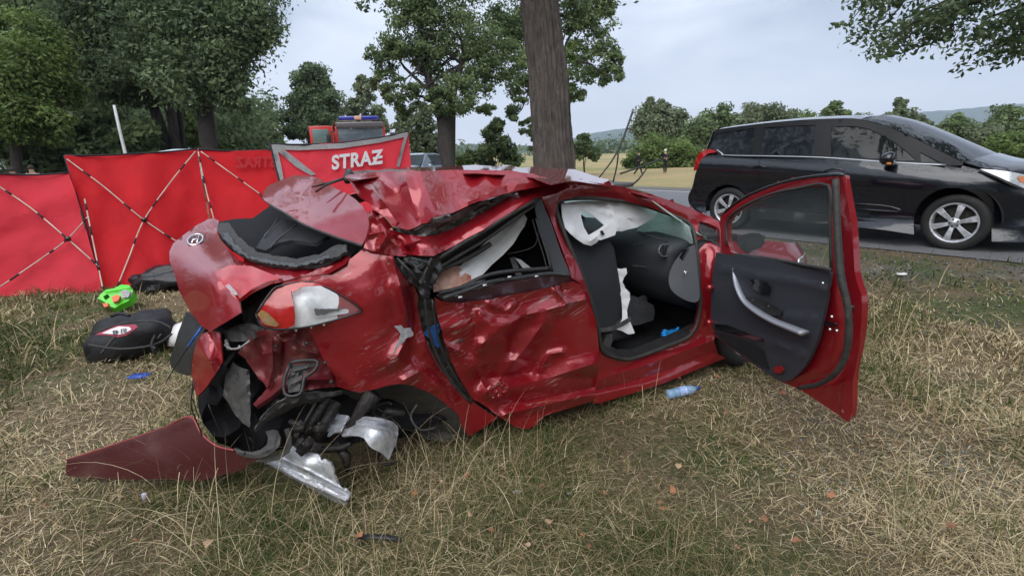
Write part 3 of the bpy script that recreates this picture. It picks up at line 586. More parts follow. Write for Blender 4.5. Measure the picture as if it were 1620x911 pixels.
# ================================================================== grass: dry straw and green blades, nobody could count them
def under_car(x, y, P=None):
    q = WR.loc(np.stack([x, y, np.zeros_like(x)], 1)); m = (q[:, 0] > -3.3) & (q[:, 0] < .8) & (q[:, 1] > .12) & (q[:, 1] < 1.8)
    return m
def blades(n, rmin, rmax, seed, hgt, wid, lean, cols, patch, nseg=3, a0=-74, a1=68, lying=0., nmax=6.9, curl=.4, reg=None):
    r = np.random.default_rng(seed); rad = rmin * (rmax / rmin) ** r.uniform(0, 1, n); an = np.radians(r.uniform(a0, a1, n)); x = np.sin(an) * rad; y = np.cos(an) * rad
    if reg is not None:
        q = reg[r.integers(0, len(reg), n)]; x = q[:, 0] + r.normal(0, .16, n); y = q[:, 1] + r.normal(0, .16, n); rad = np.hypot(x, y)
    nn_ = x * ND[0] + y * ND[1]
    pn = np.sin(1.7 * x + .6 * y + 1) + np.sin(2.3 * y - .9 * x) + .8 * np.sin(4.1 * x + 3.3 * y) + .6 * np.sin(7 * x - 5 * y)   # patchiness
    big = np.sin(.55 * x + .8 * y + .4) + .8 * np.sin(1.1 * x - .45 * y + 2.2)
    pn2 = -1.1 * big + .7 * np.sin(.9 * x - 1.4 * y + 2) + np.sin(2.9 * x + 1.1 * y + .5) + .7 * np.sin(6.1 * y + 1.3 * x)
    keep = (~under_car(x, y)) & (nn_ < nmax - .9 * r.random(n) ** 2) & (r.random(n) < np.clip(.62 + patch * .22 * pn, .05, 1)); 
    keep &= ~((nn_ > 4.6) & (r.random(n) < np.clip((nn_ - 4.6) / 2.4, 0, .8)))
    x, y, pn2, pn, rad = x[keep], y[keep], pn2[keep], pn[keep], rad[keep]; n = len(x); z = ground_z(x, y)
    h = hgt * r.uniform(.35, 1.25, n) * (1 + .25 * np.clip(pn, -1.5, 1.5)) * np.clip(rad / 2.2, .55, 1.0); 
    w = wid * r.uniform(.6, 1.4, n) * np.clip(rad / 2.5, .8, 3.2)
    az = r.uniform(0, 2 * np.pi, n); ln = np.clip(r.normal(lean, .3, n), 0, 1.45) if not lying else np.full(n, 1.35) + r.normal(0, .12, n)
    dx, dy = np.cos(az), np.sin(az); sx_, sy_ = -dy, dx; tw = r.uniform(-1, 1, n) * .7
    P = np.stack([x, y, z - .005 + (r.uniform(.0, .075, n) * r.random(n) if lying else 0)], 1); rows = []; th = ln * (.95 if lying else .5); cur = P.copy()
    sd = np.stack([sx_ * np.cos(tw) + dx * np.sin(tw), sy_ * np.cos(tw) + dy * np.sin(tw), np.zeros(n)], 1)
    for k in range(nseg + 1):
        ww = w * (1 - k / nseg) ** .8 if k < nseg else w * .0
        if k < nseg: rows += [cur - sd * ww[:, None], cur + sd * ww[:, None]]
        else: rows += [cur]
        st = (h / nseg)[:, None] * np.stack([dx * np.sin(th), dy * np.sin(th), np.cos(th)], 1); cur = cur + st; cur[:, 2] = np.maximum(cur[:, 2], z + .003); th = np.minimum(th + ln * curl * (1 + .3 * r.normal(0, 1, n)), 1.62)
        if k == nseg - 1: cur[:, 2] = np.maximum(cur[:, 2], z + .003)
    nv = 2 * nseg + 1; V = np.stack(rows, 1).reshape(-1, 3); b0 = np.arange(n) * nv; tris = []
    for k in range(nseg - 1):
        tris += [np.stack([b0 + 2 * k, b0 + 2 * k + 1, b0 + 2 * k + 3], 1), np.stack([b0 + 2 * k, b0 + 2 * k + 3, b0 + 2 * k + 2], 1)]
    tris.append(np.stack([b0 + 2 * nseg - 2, b0 + 2 * nseg - 1, b0 + 2 * nseg], 1)); T = np.concatenate(tris); ti = np.clip(cols[0] + cols[1] * pn2 + r.normal(0, cols[2], n), 0, 1); ti = np.tile(ti, 2 * (nseg - 1) + 1)
    return V, T, ti
def grassmat(name, stops):
    m = mat(name, stops[0][1], .75); t = m.node_tree; b = t.nodes['Principled BSDF']; b.inputs['Specular IOR Level'].default_value = .25
    a = N(t, 'ShaderNodeAttribute', attribute_name='tint'); rp = N(t, 'ShaderNodeValToRGB'); e = rp.color_ramp.elements; e[0].position = stops[0][0]; e[0].color = (*stops[0][1], 1); e[1].position = stops[-1][0]; e[1].color = (*stops[-1][1], 1)
    for s, c in stops[1:-1]: q = e.new(s); q.color = (*c, 1)
    t.links.new(a.outputs['Fac'], rp.inputs[0]); t.links.new(rp.outputs[0], b.inputs['Base Color'])
    tr = N(t, 'ShaderNodeBsdfTranslucent'); t.links.new(rp.outputs[0], tr.inputs[0]); ms = N(t, 'ShaderNodeMixShader'); ms.inputs[0].default_value = .25
    o = t.nodes['Material Output']; t.links.new(b.outputs[0], ms.inputs[1]); t.links.new(tr.outputs[0], ms.inputs[2]); t.links.new(ms.outputs[0], o.inputs[0]); return m
GM = grassmat('verge_grass', [(0, (.045, .075, .018)), (.28, (.12, .15, .045)), (.42, (.13, .095, .05)), (.64, (.45, .345, .19)), (1, (.80, .67, .44))])
for nm, lab, args in [('short_grass', 'short dry and green grass of the verge', dict(n=360000, rmin=1.15, rmax=11, seed=1, hgt=.075, wid=.0018, lean=1.0, cols=(.44, .13, .22), patch=.55)),
                      ('dry_straw', 'flattened tangle of dry straw on the verge', dict(n=205000, rmin=1.15, rmax=10, seed=2, hgt=.15, wid=.0014, curl=.10, lean=1.3, cols=(.70, .07, .2), patch=.5, lying=1)),
                      ('green_tufts', 'tufts of fresher green grass in the verge', dict(n=70000, rmin=1.2, rmax=9, seed=9, hgt=.14, wid=.0024, lean=.8, cols=(.16, .05, .12), patch=4.5, nseg=4)),
                      ('tall_grass', 'tall bent straw stalks standing in the verge', dict(n=12000, rmin=1.3, rmax=8, seed=3, hgt=.30, wid=.0011, curl=.25, lean=.75, cols=(.66, .06, .14), patch=1.6, nseg=6)),
                      ('seed_stalks', 'long seeding straw stalks in front of the torn wheel', dict(n=620, rmin=1, rmax=2, seed=12, hgt=.42, wid=.0017, curl=.26, lean=.7, cols=(.85, .0, .1), patch=0, nseg=8, reg=np.array([gxy(*q) for q in [(330, 860), (420, 850), (520, 830), (600, 800), (640, 740), (690, 790), (300, 800), (560, 860), (120, 640), (280, 640), (730, 730), (60, 560)]]))),
                      ('roadside_grass', 'thin green grass beside the gravel shoulder', dict(n=110000, rmin=4.5, rmax=35, seed=4, hgt=.085, wid=.0024, lean=.7, cols=(.28, .06, .14), patch=1.3, nmax=7.5))]:
    V, T, ti = blades(**args); o = bpy.data.objects.new(nm, fast_mesh(nm, V, T, GM, ti)); COL.objects.link(o); o['kind'] = 'stuff'; o['label'] = lab; o['category'] = 'grass'
# pebbles of the shoulder and crumbs of glass
def scatter_bits(name, label, n, f_xy, size, m, seed):
    r = np.random.default_rng(seed); xy = f_xy(r, n); n = len(xy); z = ground_z(xy[:, 0], xy[:, 1]); s = size * r.uniform(.5, 1.6, n); V = []; T = []
    base = np.array([(1, 0, 0), (0, 1, 0), (-1, 0, 0), (0, -1, 0), (0, 0, .7), (0, 0, -.5)]); f8 = np.array([(0, 1, 4), (1, 2, 4), (2, 3, 4), (3, 0, 4), (1, 0, 5), (2, 1, 5), (3, 2, 5), (0, 3, 5)])
    V = (base[None] * r.uniform(.6, 1.3, (n, 6, 1)) * s[:, None, None]) + np.stack([xy[:, 0], xy[:, 1], z + s * .3], 1)[:, None]
    T = (f8[None] + (np.arange(n) * 6)[:, None, None]).reshape(-1, 3); o = bpy.data.objects.new(name, fast_mesh(name, V.reshape(-1, 3), T, m, r.random(n * 8))); COL.objects.link(o); o['kind'] = 'stuff'; o['label'] = label; o['category'] = 'stones' if 'gravel' in name else 'debris'
def shoulder(r, n):
    a = r.uniform(5.4, 7.6, n); b_ = -7 + 32 * r.random(n) ** 1.3; return np.stack([a * ND[0] + b_ * TD[0], a * ND[1] + b_ * TD[1]], 1)
GRV = grassmat('gravel_stones', [(0, (.05, .05, .05)), (.5, (.13, .125, .12)), (1, (.34, .33, .31))])
scatter_bits('gravel', 'loose gravel along the road shoulder', 11000, shoulder, .013, GRV, 5)
def crumbs(r, n): c = gxy(1490, 770); return np.array(c) + r.normal(0, 1, (n, 2)) * np.array([.34, .30])
scatter_bits('pale_debris', 'scatter of pale grey crumbs and leaf scraps in the grass at the right', 1500, crumbs, .007, grassmat('pale_crumbs', [(0, (.12, .13, .11)), (.5, (.22, .24, .21)), (1, (.42, .43, .42))]), 6)
# fallen brown leaves, each its own object
LB = [mat('dead_leaf_orange', (.36, .15, .07), .7, var=.4, scale=40), mat('dead_leaf_tan', (.45, .30, .18), .7, var=.4, scale=40), mat('dead_leaf_brown', (.26, .12, .06), .7, var=.4, scale=40)]
def leafmesh(k):
    r = np.random.default_rng(40 + k); out_ = []; m_ = 14
    for i in range(m_):
        t_ = 2 * math.pi * i / m_; rr = (1 + .28 * math.cos(5 * t_) * (i % 2)) * (.8 + .25 * abs(math.cos(t_))) * r.uniform(.8, 1.1); out_.append((rr * math.cos(t_), rr * .72 * math.sin(t_), .28 * math.sin(2 * t_ + k) + .1))
    V = [(0, 0, 0)] + out_ + [(1.5, .05, .1), (1.5, -.02, .1)]; Fc = [(0, i + 1, (i + 1) % m_ + 1) for i in range(m_)] + [(1, m_ + 1, m_ + 2)]; return mesh('fallen_leaf', V, Fc, LB[k % 3])
LM = [leafmesh(k) for k in range(6)]
spots = [(95, 720), (185, 728), (215, 665), (213, 858), (330, 860), (546, 868), (570, 860), (835, 886), (778, 862), (920, 862), (870, 836), (858, 777), (655, 797), (698, 782), (738, 765), (958, 795), (985, 725), (886, 703), (897, 678), (984, 670), (1042, 805), (1048, 812), (1073, 745), (1147, 665), (1373, 705), (1376, 716), (1418, 716), (1237, 640), (1190, 823), (1210, 818), (1314, 788), (1422, 790), (1503, 842), (1462, 524), (1592, 656), (1261, 852), (1165, 870), (840, 872), (930, 875), (1135, 610), (60, 802), (75, 808), (1064, 783), (745, 832), (1090, 690)]
for k, (px, py) in enumerate(spots):
    x, y = gxy(px, py, .03); o = bpy.data.objects.new('fallen_leaf', LM[k % 6]); s = random.uniform(.013, .023); o.scale = (s, s, s); o.location = (x, y, float(ground_z(x, y)) + .055 + random.uniform(0, .03))
    o.rotation_euler = (random.uniform(-.5, .5), random.uniform(-.5, .5), random.uniform(0, 6.3)); COL.objects.link(o)
    o['label'] = 'small curled dead leaf, orange to brown, lying in the dry verge grass'; o['category'] = 'leaf'; o['group'] = 'fallen dead leaves in the grass'
# ================================================================== the wrecked red hatchback
car = root('wrecked_car', 'crushed dark red hatchback with its rear torn open and front door wide open', 'car', WR.w((-1.4, .85, 0))[0])
car['label'] = 'crushed dark red hatchback with its rear torn open and front door wide open'
def pn(*a, **k): return panel(*a, **k)
# --- rear window cavity and tailgate
pn('luggage_lining', [(340, 352), (372, 346), (400, 345), (432, 322), (480, 335), (560, 368), (566, 390), (550, 412), (505, 424), (440, 424), (398, 414), (366, 396), (348, 378)],
   [(345, 352, 3.35), (432, 322, 3.6), (566, 390, 2.75), (440, 424, 2.75), (460, 375, 3.3), (366, 396, 2.95)], BLKT, car, step=12, crumple=(.05, 60, 2))
pn('tailgate', [(268, 398), (274, 385), (290, 372), (310, 357), (328, 347), (338, 345), (346, 349), (345, 358), (343, 370), (356, 388), (376, 411), (400, 419), (424, 422), (467, 430), (500, 425), (519, 419), (545, 404), (554, 405), (545, 418), (520, 432), (472, 438), (451, 444), (425, 449), (402, 461), (378, 475), (382, 494), (358, 509), (332, 524), (319, 516), (301, 493), (285, 464), (275, 430), (268, 412)],
   [(335, 347, 3.15), (343, 370, 2.95), (309, 379, 2.80), (268, 400, 2.72), (376, 411, 2.55), (424, 422, 2.47), (554, 405, 2.36), (378, 475, 2.24), (382, 494, 2.22), (332, 524, 2.30), (301, 493, 2.45), (451, 444, 2.30), (310, 440, 2.42), (340, 430, 2.36), (285, 430, 2.56), (505, 432, 2.34)],
   RED, car, step=8, crumple=(.012, 60, 3), creases=[([(335, 350), (352, 385), (375, 415)], .02, 9), ([(385, 447), (355, 452), (350, 475)], -.012, 8)])
tg = bpy.data.objects['tailgate']
pn('window_seal', [(344, 356), (350, 352), (362, 352), (372, 368), (388, 384), (408, 398), (432, 405), (469, 409), (503, 402), (532, 388), (548, 386), (549, 398), (524, 410), (503, 417), (469, 423), (432, 419), (400, 411), (376, 402), (357, 382), (346, 368)],
   [(350, 352, 3.06), (346, 368, 2.92), (376, 402, 2.56), (432, 415, 2.44), (503, 412, 2.36), (548, 390, 2.38), (408, 398, 2.54)], RUB, tg, step=5, jag=1.3, crumple=(.03, 14, 5), thick=.012)
pn('broken_glass_rim', [(352, 362), (358, 364), (372, 386), (392, 404), (430, 413), (468, 417), (500, 411), (520, 402), (522, 406), (503, 414), (469, 421), (430, 417), (396, 409), (374, 397), (356, 377)],
   [(352, 362, 2.98), (374, 392, 2.58), (430, 415, 2.425), (500, 412, 2.345), (521, 404, 2.34), (392, 404, 2.50)], mat('crazed_glass', (.16, .17, .18), .35, var=.9, scale=110, var2=(.02, .022, .025), bump=.8, bscale=150), tg, step=4, jag=1.6, crumple=(.02, 9, 6), thick=.004)
pn('tail_lamp', [(341, 434), (346, 427), (364, 419), (398, 421), (446, 440), (424, 445), (400, 456), (377, 474), (368, 468), (352, 450)],
   [(341, 434, 2.335), (398, 421, 2.40), (446, 440, 2.285), (377, 474, 2.215), (360, 440, 2.30)], mat('red_lens', (.52, .012, .012), .12, coat=1, var=.35, scale=30, trans=.1), tg, step=7, thick=.02, creases=[([(344, 437), (372, 462)], .012, 6)])
pn('lamp_reflector', [(356, 452), (362, 449), (374, 461), (376, 466), (371, 467)], [(362, 449, 2.26), (374, 461, 2.22), (371, 467, 2.205)], mat('reflector', (.55, .42, .42), .3, .4, var=.5, scale=90), tg, step=4, thick=.003)
# badge: chrome oval ring with a slanted mark
bc, bu, bv = at(309, 379, 2.765), at(321, 375, 2.79) - at(309, 379, 2.765), at(307, 371.5, 2.80) - at(309, 379, 2.765)
ring = np.array([bc + bu * math.cos(t) + bv * math.sin(t) for t in np.linspace(0, 2 * np.pi, 28)])
v, f = join(tube(ring, .0055, 6, cap=False), tube([bc - bu * .5 - bv * .45, bc - bu * .1 + bv * .7], .004, 5), tube([bc + bu * .1 - bv * .7, bc + bu * .55 + bv * .45], .004, 5), tube([bc - bu * .35, bc + bu * .35 + bv * .1], .0045, 5))
add('badge', v, f, CHROME, tg)
V = [bc] + list(ring[:-1] + (at(309, 379, 2.79) - bc)); add('badge_field', V, [(0, i + 1, (i + 1) % 27 + 1) for i in range(27)], mat('badge_red', (.12, .004, .008), .2, coat=1), tg)
# --- upper torn tailgate skin with spoiler
up = pn('tailgate_top_skin', [(415, 311), (418, 301), (426, 293), (442, 286), (467, 277), (485, 278), (503, 281), (520, 292), (534, 300), (548, 306), (562, 315), (574, 327), (581, 339), (584, 354), (580, 372), (573, 388), (556, 384), (538, 377), (520, 371), (503, 364), (477, 353), (451, 337), (430, 325), (418, 317)],
   [(573, 388, 2.34), (584, 354, 2.38), (574, 327, 2.50), (534, 300, 2.80), (503, 281, 3.20), (467, 277, 3.42), (438, 288, 3.40), (415, 311, 3.12), (451, 337, 2.80), (503, 364, 2.54), (500, 330, 2.76)],
   RED, car, step=8, creases=[([(500, 352), (540, 341), (577, 330)], .022, 12), ([(420, 315), (447, 300), (480, 284)], .03, 14), ([(445, 305), (462, 292)], -.012, 5)], crumple=(.008, 70, 9), thick=.012)
V, T = pxtube([(573, 389, 2.325), (538, 378, 2.43), (503, 365, 2.53), (477, 354, 2.64), (451, 338, 2.79), (430, 326, 2.95), (416, 314, 3.10)], .007, seg=7, smooth=3); add('lip', V, T, BLK, up)
wp = [join(tube(np.array([at(552, 272, 2.92), at(553, 280, 2.86), at(549, 286, 2.8)]), [.02, .032, .018], 10), pxtube([(549, 281, 2.82), (530, 287, 2.80), (494, 296, 2.86)], [.009, .008, .004], seg=6), pxtube([(536, 286, 2.76), (517, 292, 2.74), (499, 304, 2.74)], [.005, .007, .005], seg=6))]
add('rear_wiper', *wp[0], BLK, car)
# --- roof
pn('roof', [(545, 275), (560, 271), (580, 269), (600, 270), (614, 266), (632, 267), (650, 264), (690, 265), (712, 263), (749, 261), (780, 263), (804, 261), (825, 266), (843, 264), (880, 267), (909, 268), (930, 275), (949, 281), (975, 287), (1000, 297), (1034, 308), (1030, 313), (1000, 304), (972, 296), (940, 291), (905, 286), (872, 292), (843, 281), (804, 277), (749, 274), (712, 275), (650, 276), (614, 278), (580, 282), (556, 286)],
   [(545, 275, 3.0), (614, 266, 3.75), (712, 263, 3.9), (804, 261, 3.95), (909, 268, 3.95), (1000, 297, 3.9), (1034, 308, 3.72), (1000, 304, 3.35), (905, 286, 2.96), (843, 281, 2.78), (749, 274, 2.74), (650, 276, 2.72), (580, 282, 2.66)],
   RED, car, step=6, octaves=2, crumple=(.08, 60, 21), seed=3, thick=.004)
pn('roof_side_fold', [(545, 279), (556, 276), (580, 274), (614, 271), (634, 272), (650, 269), (668, 271), (712, 269), (749, 269), (780, 269), (804, 270), (843, 275), (868, 283), (874, 290), (845, 297), (817, 302), (790, 309), (764, 317), (740, 325), (717, 337), (700, 340), (685, 344), (676, 352), (667, 354), (656, 361), (646, 363), (634, 361), (620, 357), (612, 346), (602, 338), (592, 332), (583, 320), (570, 312), (560, 302), (556, 290)],
   [(545, 279, 2.75), (580, 274, 2.78), (650, 269, 2.74), (749, 269, 2.80), (843, 275, 2.84), (874, 290, 2.86), (817, 302, 2.71), (764, 317, 2.62), (717, 337, 2.54), (646, 363, 2.42), (620, 357, 2.43), (592, 332, 2.46), (570, 312, 2.55), (690, 305, 2.64), (630, 315, 2.58), (780, 290, 2.70)],
   RED, car, step=7, cw=1.3, jag=.6, seed=4, octaves=1, crumple=(.035, 75, 12, 640, 320, 110), thick=.005,
   creases=[([(596, 280), (625, 312), (660, 350)], -.10, 22), ([(664, 272), (675, 300), (690, 338)], .09, 26), ([(640, 276), (660, 345)], .05, 12), ([(595, 300), (608, 322), (628, 352)], .06, 10), ([(560, 290), (585, 296), (606, 318)], .07, 12), ([(700, 285), (760, 282), (800, 296)], -.03, 26), ([(740, 320), (800, 294), (862, 286)], .035, 10), ([(572, 280), (590, 276), (620, 300)], .04, 9)])
pn('torn_roof_edge', [(616, 358), (646, 364), (667, 356), (685, 347), (717, 339), (764, 320), (800, 306), (822, 301), (812, 311), (790, 323), (764, 338), (738, 352), (715, 364), (691, 374), (667, 376), (645, 372), (625, 367)],
   [(616, 358, 2.50), (667, 356, 2.52), (717, 339, 2.62), (764, 320, 2.72), (822, 301, 2.80), (764, 338, 2.76), (691, 374, 2.62), (645, 372, 2.52)], BAREM, car, step=6, jag=1.5, crumple=(.06, 22, 8), thick=.003)
V, T = join(*[pxtube([(a, b, dd), (a + 16, b - 9, dd + .03), (a + 30, b - 10, dd)], .006, seg=5) for a, b, dd in [(690, 362, 2.55), (722, 350, 2.6), (655, 366, 2.48), (750, 334, 2.66)]]); add('roof_bracket', V, T, DIRTM, car)
# --- C pillar, quarter panel
pn('rear_roof_rail', [(618, 364), (645, 371), (667, 374), (691, 372), (715, 362), (738, 351), (764, 336), (790, 321), (817, 303), (845, 294), (867, 287), (890, 283), (902, 296), (880, 306), (858, 312), (835, 321), (810, 335), (786, 349), (764, 364), (740, 376), (720, 388), (697, 400), (686, 405), (660, 404), (633, 400), (622, 388), (616, 374)],
   [(618, 364, 2.46), (691, 372, 2.58), (764, 336, 2.72), (817, 303, 2.82), (890, 283, 3.02), (902, 296, 2.98), (858, 312, 2.84), (810, 335, 2.70), (764, 364, 2.60), (697, 400, 2.50), (633, 400, 2.42), (670, 388, 2.46)],
   RED, car, step=6, octaves=2, crumple=(.05, 44, 17, 670, 390, 55), creases=[([(640, 388), (664, 380), (700, 392)], .03, 8), ([(700, 388), (760, 356), (850, 305)], .02, 10), ([(625, 378), (650, 398)], -.03, 8)], thick=.006)
pn('c_pillar', [(575, 392), (583, 372), (586, 352), (582, 336), (590, 333), (602, 338), (612, 348), (620, 358), (624, 376), (634, 394), (648, 402), (640, 406), (622, 404), (604, 402), (588, 397)],
   [(575, 392, 2.36), (585, 352, 2.42), (590, 333, 2.47), (620, 358, 2.47), (634, 394, 2.42), (622, 404, 2.39), (600, 380, 2.36)], RED, car, step=5, octaves=2, crumple=(.045, 34, 31),
   creases=[([(588, 342), (606, 356), (612, 372), (600, 392)], .05, 9), ([(596, 340), (622, 372)], -.04, 6), ([(582, 372), (606, 366), (626, 388)], .03, 6)], thick=.005)
pn('quarter_panel', [(448, 447), (472, 441), (503, 425), (530, 420), (556, 408), (576, 393), (600, 400), (622, 404), (627, 420), (640, 438), (656, 452), (662, 468), (660, 484), (663, 498), (666, 514), (671, 529), (676, 545), (683, 557), (701, 588), (723, 618), (754, 640), (772, 652), (788, 661), (772, 671), (757, 681), (741, 690), (732, 675), (726, 656), (708, 641), (694, 630), (680, 621), (652, 609), (631, 607), (612, 610), (598, 614), (569, 621), (551, 617), (532, 611), (530, 596), (509, 564), (498, 538), (486, 520), (450, 516), (430, 490), (436, 462)],
   [(448, 447, 2.29), (503, 425, 2.34), (576, 393, 2.37), (622, 404, 2.40), (656, 452, 's', .0), (663, 498, 's', .03), (683, 557, 's', .02), (741, 690, 's', .03), (788, 661, 's', .05), (598, 614, 's', -.04), (532, 611, 's', .03), (498, 535, 's', .04), (560, 520, 's', -.03), (600, 560, 's', -.06), (620, 470, 's', -.06), (540, 450, 's', .0), (700, 630, 's', .03), (436, 470, 2.25)],
   REDS, car, step=7, cw=1.5, jag=.4, octaves=2, crumple=(.022, 44, 41, 665, 540, 50),
   creases=[([(632, 452), (646, 500), (640, 540), (625, 570)], .05, 14), ([(652, 455), (656, 520), (650, 560)], -.04, 12), ([(620, 408), (633, 450), (640, 500)], .035, 9), ([(600, 600), (650, 570), (700, 600)], -.02, 16), ([(690, 600), (720, 650), (738, 684)], .03, 8), ([(560, 612), (500, 560)], .015, 10), ([(640, 600), (668, 585), (690, 612)], .03, 9)], thick=.006)
# bare scraped patch and tear by the door gap
pn('torn_paint', [(624, 516), (634, 514), (640, 520), (650, 518), (654, 530), (642, 536), (634, 548), (626, 562), (622, 560), (630, 540), (634, 528)], [(624, 516, 's', -.085), (650, 520, 's', -.06), (622, 560, 's', -.085)], mat('scuffed_primer', (.52, .52, .54), .5, var=.6, scale=50), car, step=4, jag=1, thick=.002)
# quarter light corner: black broken trim and glass crumbs
pn('quarter_window_trim', [(620, 404), (640, 405), (664, 407), (687, 407), (692, 404), (700, 420), (692, 436), (684, 452), (680, 470), (668, 470), (660, 456), (648, 446), (636, 428)], [(620, 404, 2.42), (692, 404, 2.50), (684, 452, 2.52), (668, 470, 2.50), (636, 428, 2.43)], BLK, car, step=5, jag=1.2, crumple=(.05, 18, 6), thick=.008)
V, T = join(*[pxtube(p, .006, seg=5) for p in ([(628, 408, 2.39), (650, 430, 2.40), (664, 452, 2.46)], [(640, 409, 2.38), (655, 424, 2.42)], [(683, 408, 2.44), (672, 432, 2.44), (668, 450, 2.44)], [(650, 408, 2.4), (672, 414, 2.42), (680, 424, 2.45)])]); add('window_frame_scrap', V, T, RUB, car)
pn('crazed_quarter_glass', [(641, 408), (679, 410), (676, 420), (664, 424), (668, 432), (658, 430), (648, 416)], [(641, 408, 2.41), (679, 410, 2.47), (658, 430, 2.44)], mat('crazed_glass'), car, step=4, jag=1.5, crumple=(.02, 8, 3), thick=.003)
# tail lamp on the body side
lampc = [(405, 497), (412, 482), (430, 460), (445, 452), (462, 448), (478, 446), (500, 448), (516, 454), (534, 464), (553, 476), (571, 489), (560, 496), (542, 502), (520, 508), (500, 513), (480, 517), (460, 520), (440, 520), (415, 515)]
lctl = [(405, 497, 2.19), (445, 452, 2.25), (500, 448, 2.28), (571, 489, 2.365), (520, 508, 2.315), (440, 520, 2.23), (415, 515, 2.20), (480, 482, 2.235)]
lc2 = [(a, b, c + .035) for a, b, c in lctl]
lamp = pn('side_tail_lamp', lampc, lc2, mat('lamp_gleam_white', (.95, .96, .98), .3, 0, var=.2, scale=50), car, step=7, thick=.03, crumple=(.008, 30, 2))  # plain white colour stands in for the bright gleam of a chrome interior
RL = MATS['red_lens']
pn('red_lens', [(405, 497), (412, 482), (430, 460), (445, 452), (462, 448), (478, 446), (470, 453), (460, 462), (464, 480), (467, 500), (466, 514), (455, 519), (440, 520), (415, 515)], lctl, RL, lamp, step=7, thick=.006)
pn('red_lens', [(445, 452), (478, 446), (500, 447.5), (515, 453), (505, 452), (480, 453), (464, 462)], [(a, b, c - .004) for a, b, c in lctl], RL, lamp, step=5, thick=.004)
pn('clear_lens', [(462, 461), (480, 453), (500, 449), (516, 454), (534, 464), (553, 476), (571, 489), (560, 496), (542, 502), (520, 508), (500, 512), (480, 516), (467, 517), (468, 500), (465, 480)], lctl, mat('clear_lens', (.9, .92, .95), .03, alpha=.05, coat=1), lamp, step=7, thick=.004)
pn('turn_lens', [(407, 497), (414, 490), (424, 495), (434, 505), (442, 514), (436, 517), (419, 513)], [(a, b, c - .008) for a, b, c in lctl], mat('amber_lens', (.36, .20, .06), .15, coat=1, var=.6, scale=60, var2=(.22, .14, .08)), lamp, step=6, thick=.003)
pn('lamp_divider', [(478, 470), (490, 468), (512, 492), (540, 489), (560, 490), (548, 496), (508, 501), (500, 503), (494, 494)], [(a, b, c + .018) for a, b, c in lctl], mat('lamp_white', (.75, .77, .8), .3, .3), lamp, step=5, thick=.004)
pn('lamp_shadow_cell', [(498, 488), (520, 489), (545, 487), (535, 492), (512, 497), (500, 498)], [(a, b, c + .012) for a, b, c in lctl], GRYP, lamp, step=4, jag=1, thick=.004)
V, T = pxtube([(a, b, float(1)) for a, b in lampc[:1]] and [(405, 497, 2.19), (430, 460, 2.225), (445, 452, 2.245), (478, 446, 2.265), (500, 448, 2.28), (534, 464, 2.315), (571, 489, 2.36), (560, 497, 2.35), (520, 509, 2.31), (480, 518, 2.27), (440, 521, 2.23), (415, 516, 2.20), (405, 497, 2.19)], .0045, seg=6, smooth=3); add('lamp_gasket', V, T, BLK, lamp)
# --- exposed rear corner
pn('lamp_bay', [(380, 476), (402, 462), (430, 448), (460, 440), (500, 432), (530, 420), (500, 470), (450, 530), (420, 536), (400, 532), (386, 510)], [(380, 476, 2.42), (460, 440, 2.5), (530, 420, 2.55), (420, 536, 2.42)], BLK, car, step=9, crumple=(.04, 40, 4), thick=.006)
pn('inner_rear_panel', [(376, 558), (388, 543), (398, 530), (412, 522), (430, 520), (460, 521), (488, 520), (500, 538), (510, 565), (531, 596), (533, 611), (505, 614), (477, 619), (458, 621), (443, 623), (428, 634), (409, 647), (401, 639), (422, 615), (418, 606), (409, 598), (398, 582), (388, 568)],
   [(376, 558, 2.36), (398, 530, 2.34), (488, 520, 's', .06), (533, 611, 's', .04), (443, 623, 2.34), (405, 643, 2.22), (409, 598, 2.36), (460, 565, 2.38)], REDD, car, step=6, jag=.6, octaves=2, crumple=(.035, 40, 15),
   creases=[([(430, 540), (432, 580), (424, 610)], .03, 7), ([(450, 535), (446, 590)], -.025, 7), ([(470, 552), (505, 560)], .025, 7), ([(440, 620), (480, 600), (525, 600)], .03, 8), ([(406, 642), (430, 626), (450, 606)], .04, 8), ([(395, 540), (415, 560), (440, 555)], .02, 6)], thick=.005)
V, T = tube(np.array([at(*p) for p in [(459, 575, 2.27), (470, 571, 2.27), (497, 570, 2.29), (503, 576, 2.29), (496, 588, 2.28), (482, 597, 2.27), (479, 612, 2.26), (475, 623, 2.25), (462, 627, 2.24), (450, 622, 2.24), (450, 600, 2.25), (459, 575, 2.27)]]), .008, 7, smooth=2); vent = add('cabin_vent', V, T, BLK, car)
pn('vent_flap', [(461, 578), (497, 573), (499, 578), (478, 594), (474, 618), (456, 621), (454, 602)], [(461, 578, 2.285), (497, 573, 2.30), (474, 618, 2.27), (456, 621, 2.26)], GRYP, vent, step=6, crumple=(.02, 15, 3), creases=[([(462, 588), (492, 580)], .01, 3)], thick=.004)
V, T = join(*[pxtube([(a, b, c), (a + .5, b - .5, c - .012)], [.009, .006], seg=8) for a, b, c in [(485, 543, 2.30), (514, 574, 2.30), (524, 604, 2.28), (437, 548, 2.30)]]); add('body_bolt', V, T, RUB, car)
pn('lamp_socket', [(441, 530), (452, 525), (466, 528), (464, 536), (450, 540)], [(441, 530, 2.29), (466, 528, 2.31), (450, 540, 2.29)], REDD, car, step=4, thick=.01, creases=[([(445, 533), (462, 531)], -.02, 5)])
pn('black_cavity', [(330, 524), (352, 510), (380, 494), (396, 505), (424, 515), (420, 526), (402, 534), (384, 548), (364, 560), (350, 580), (338, 600), (322, 620), (316, 600), (330, 560)], [(330, 524, 2.46), (380, 494, 2.42), (424, 515, 2.46), (384, 548, 2.45), (322, 620, 2.45)], BLKT, car, step=10, crumple=(.05, 30, 9))
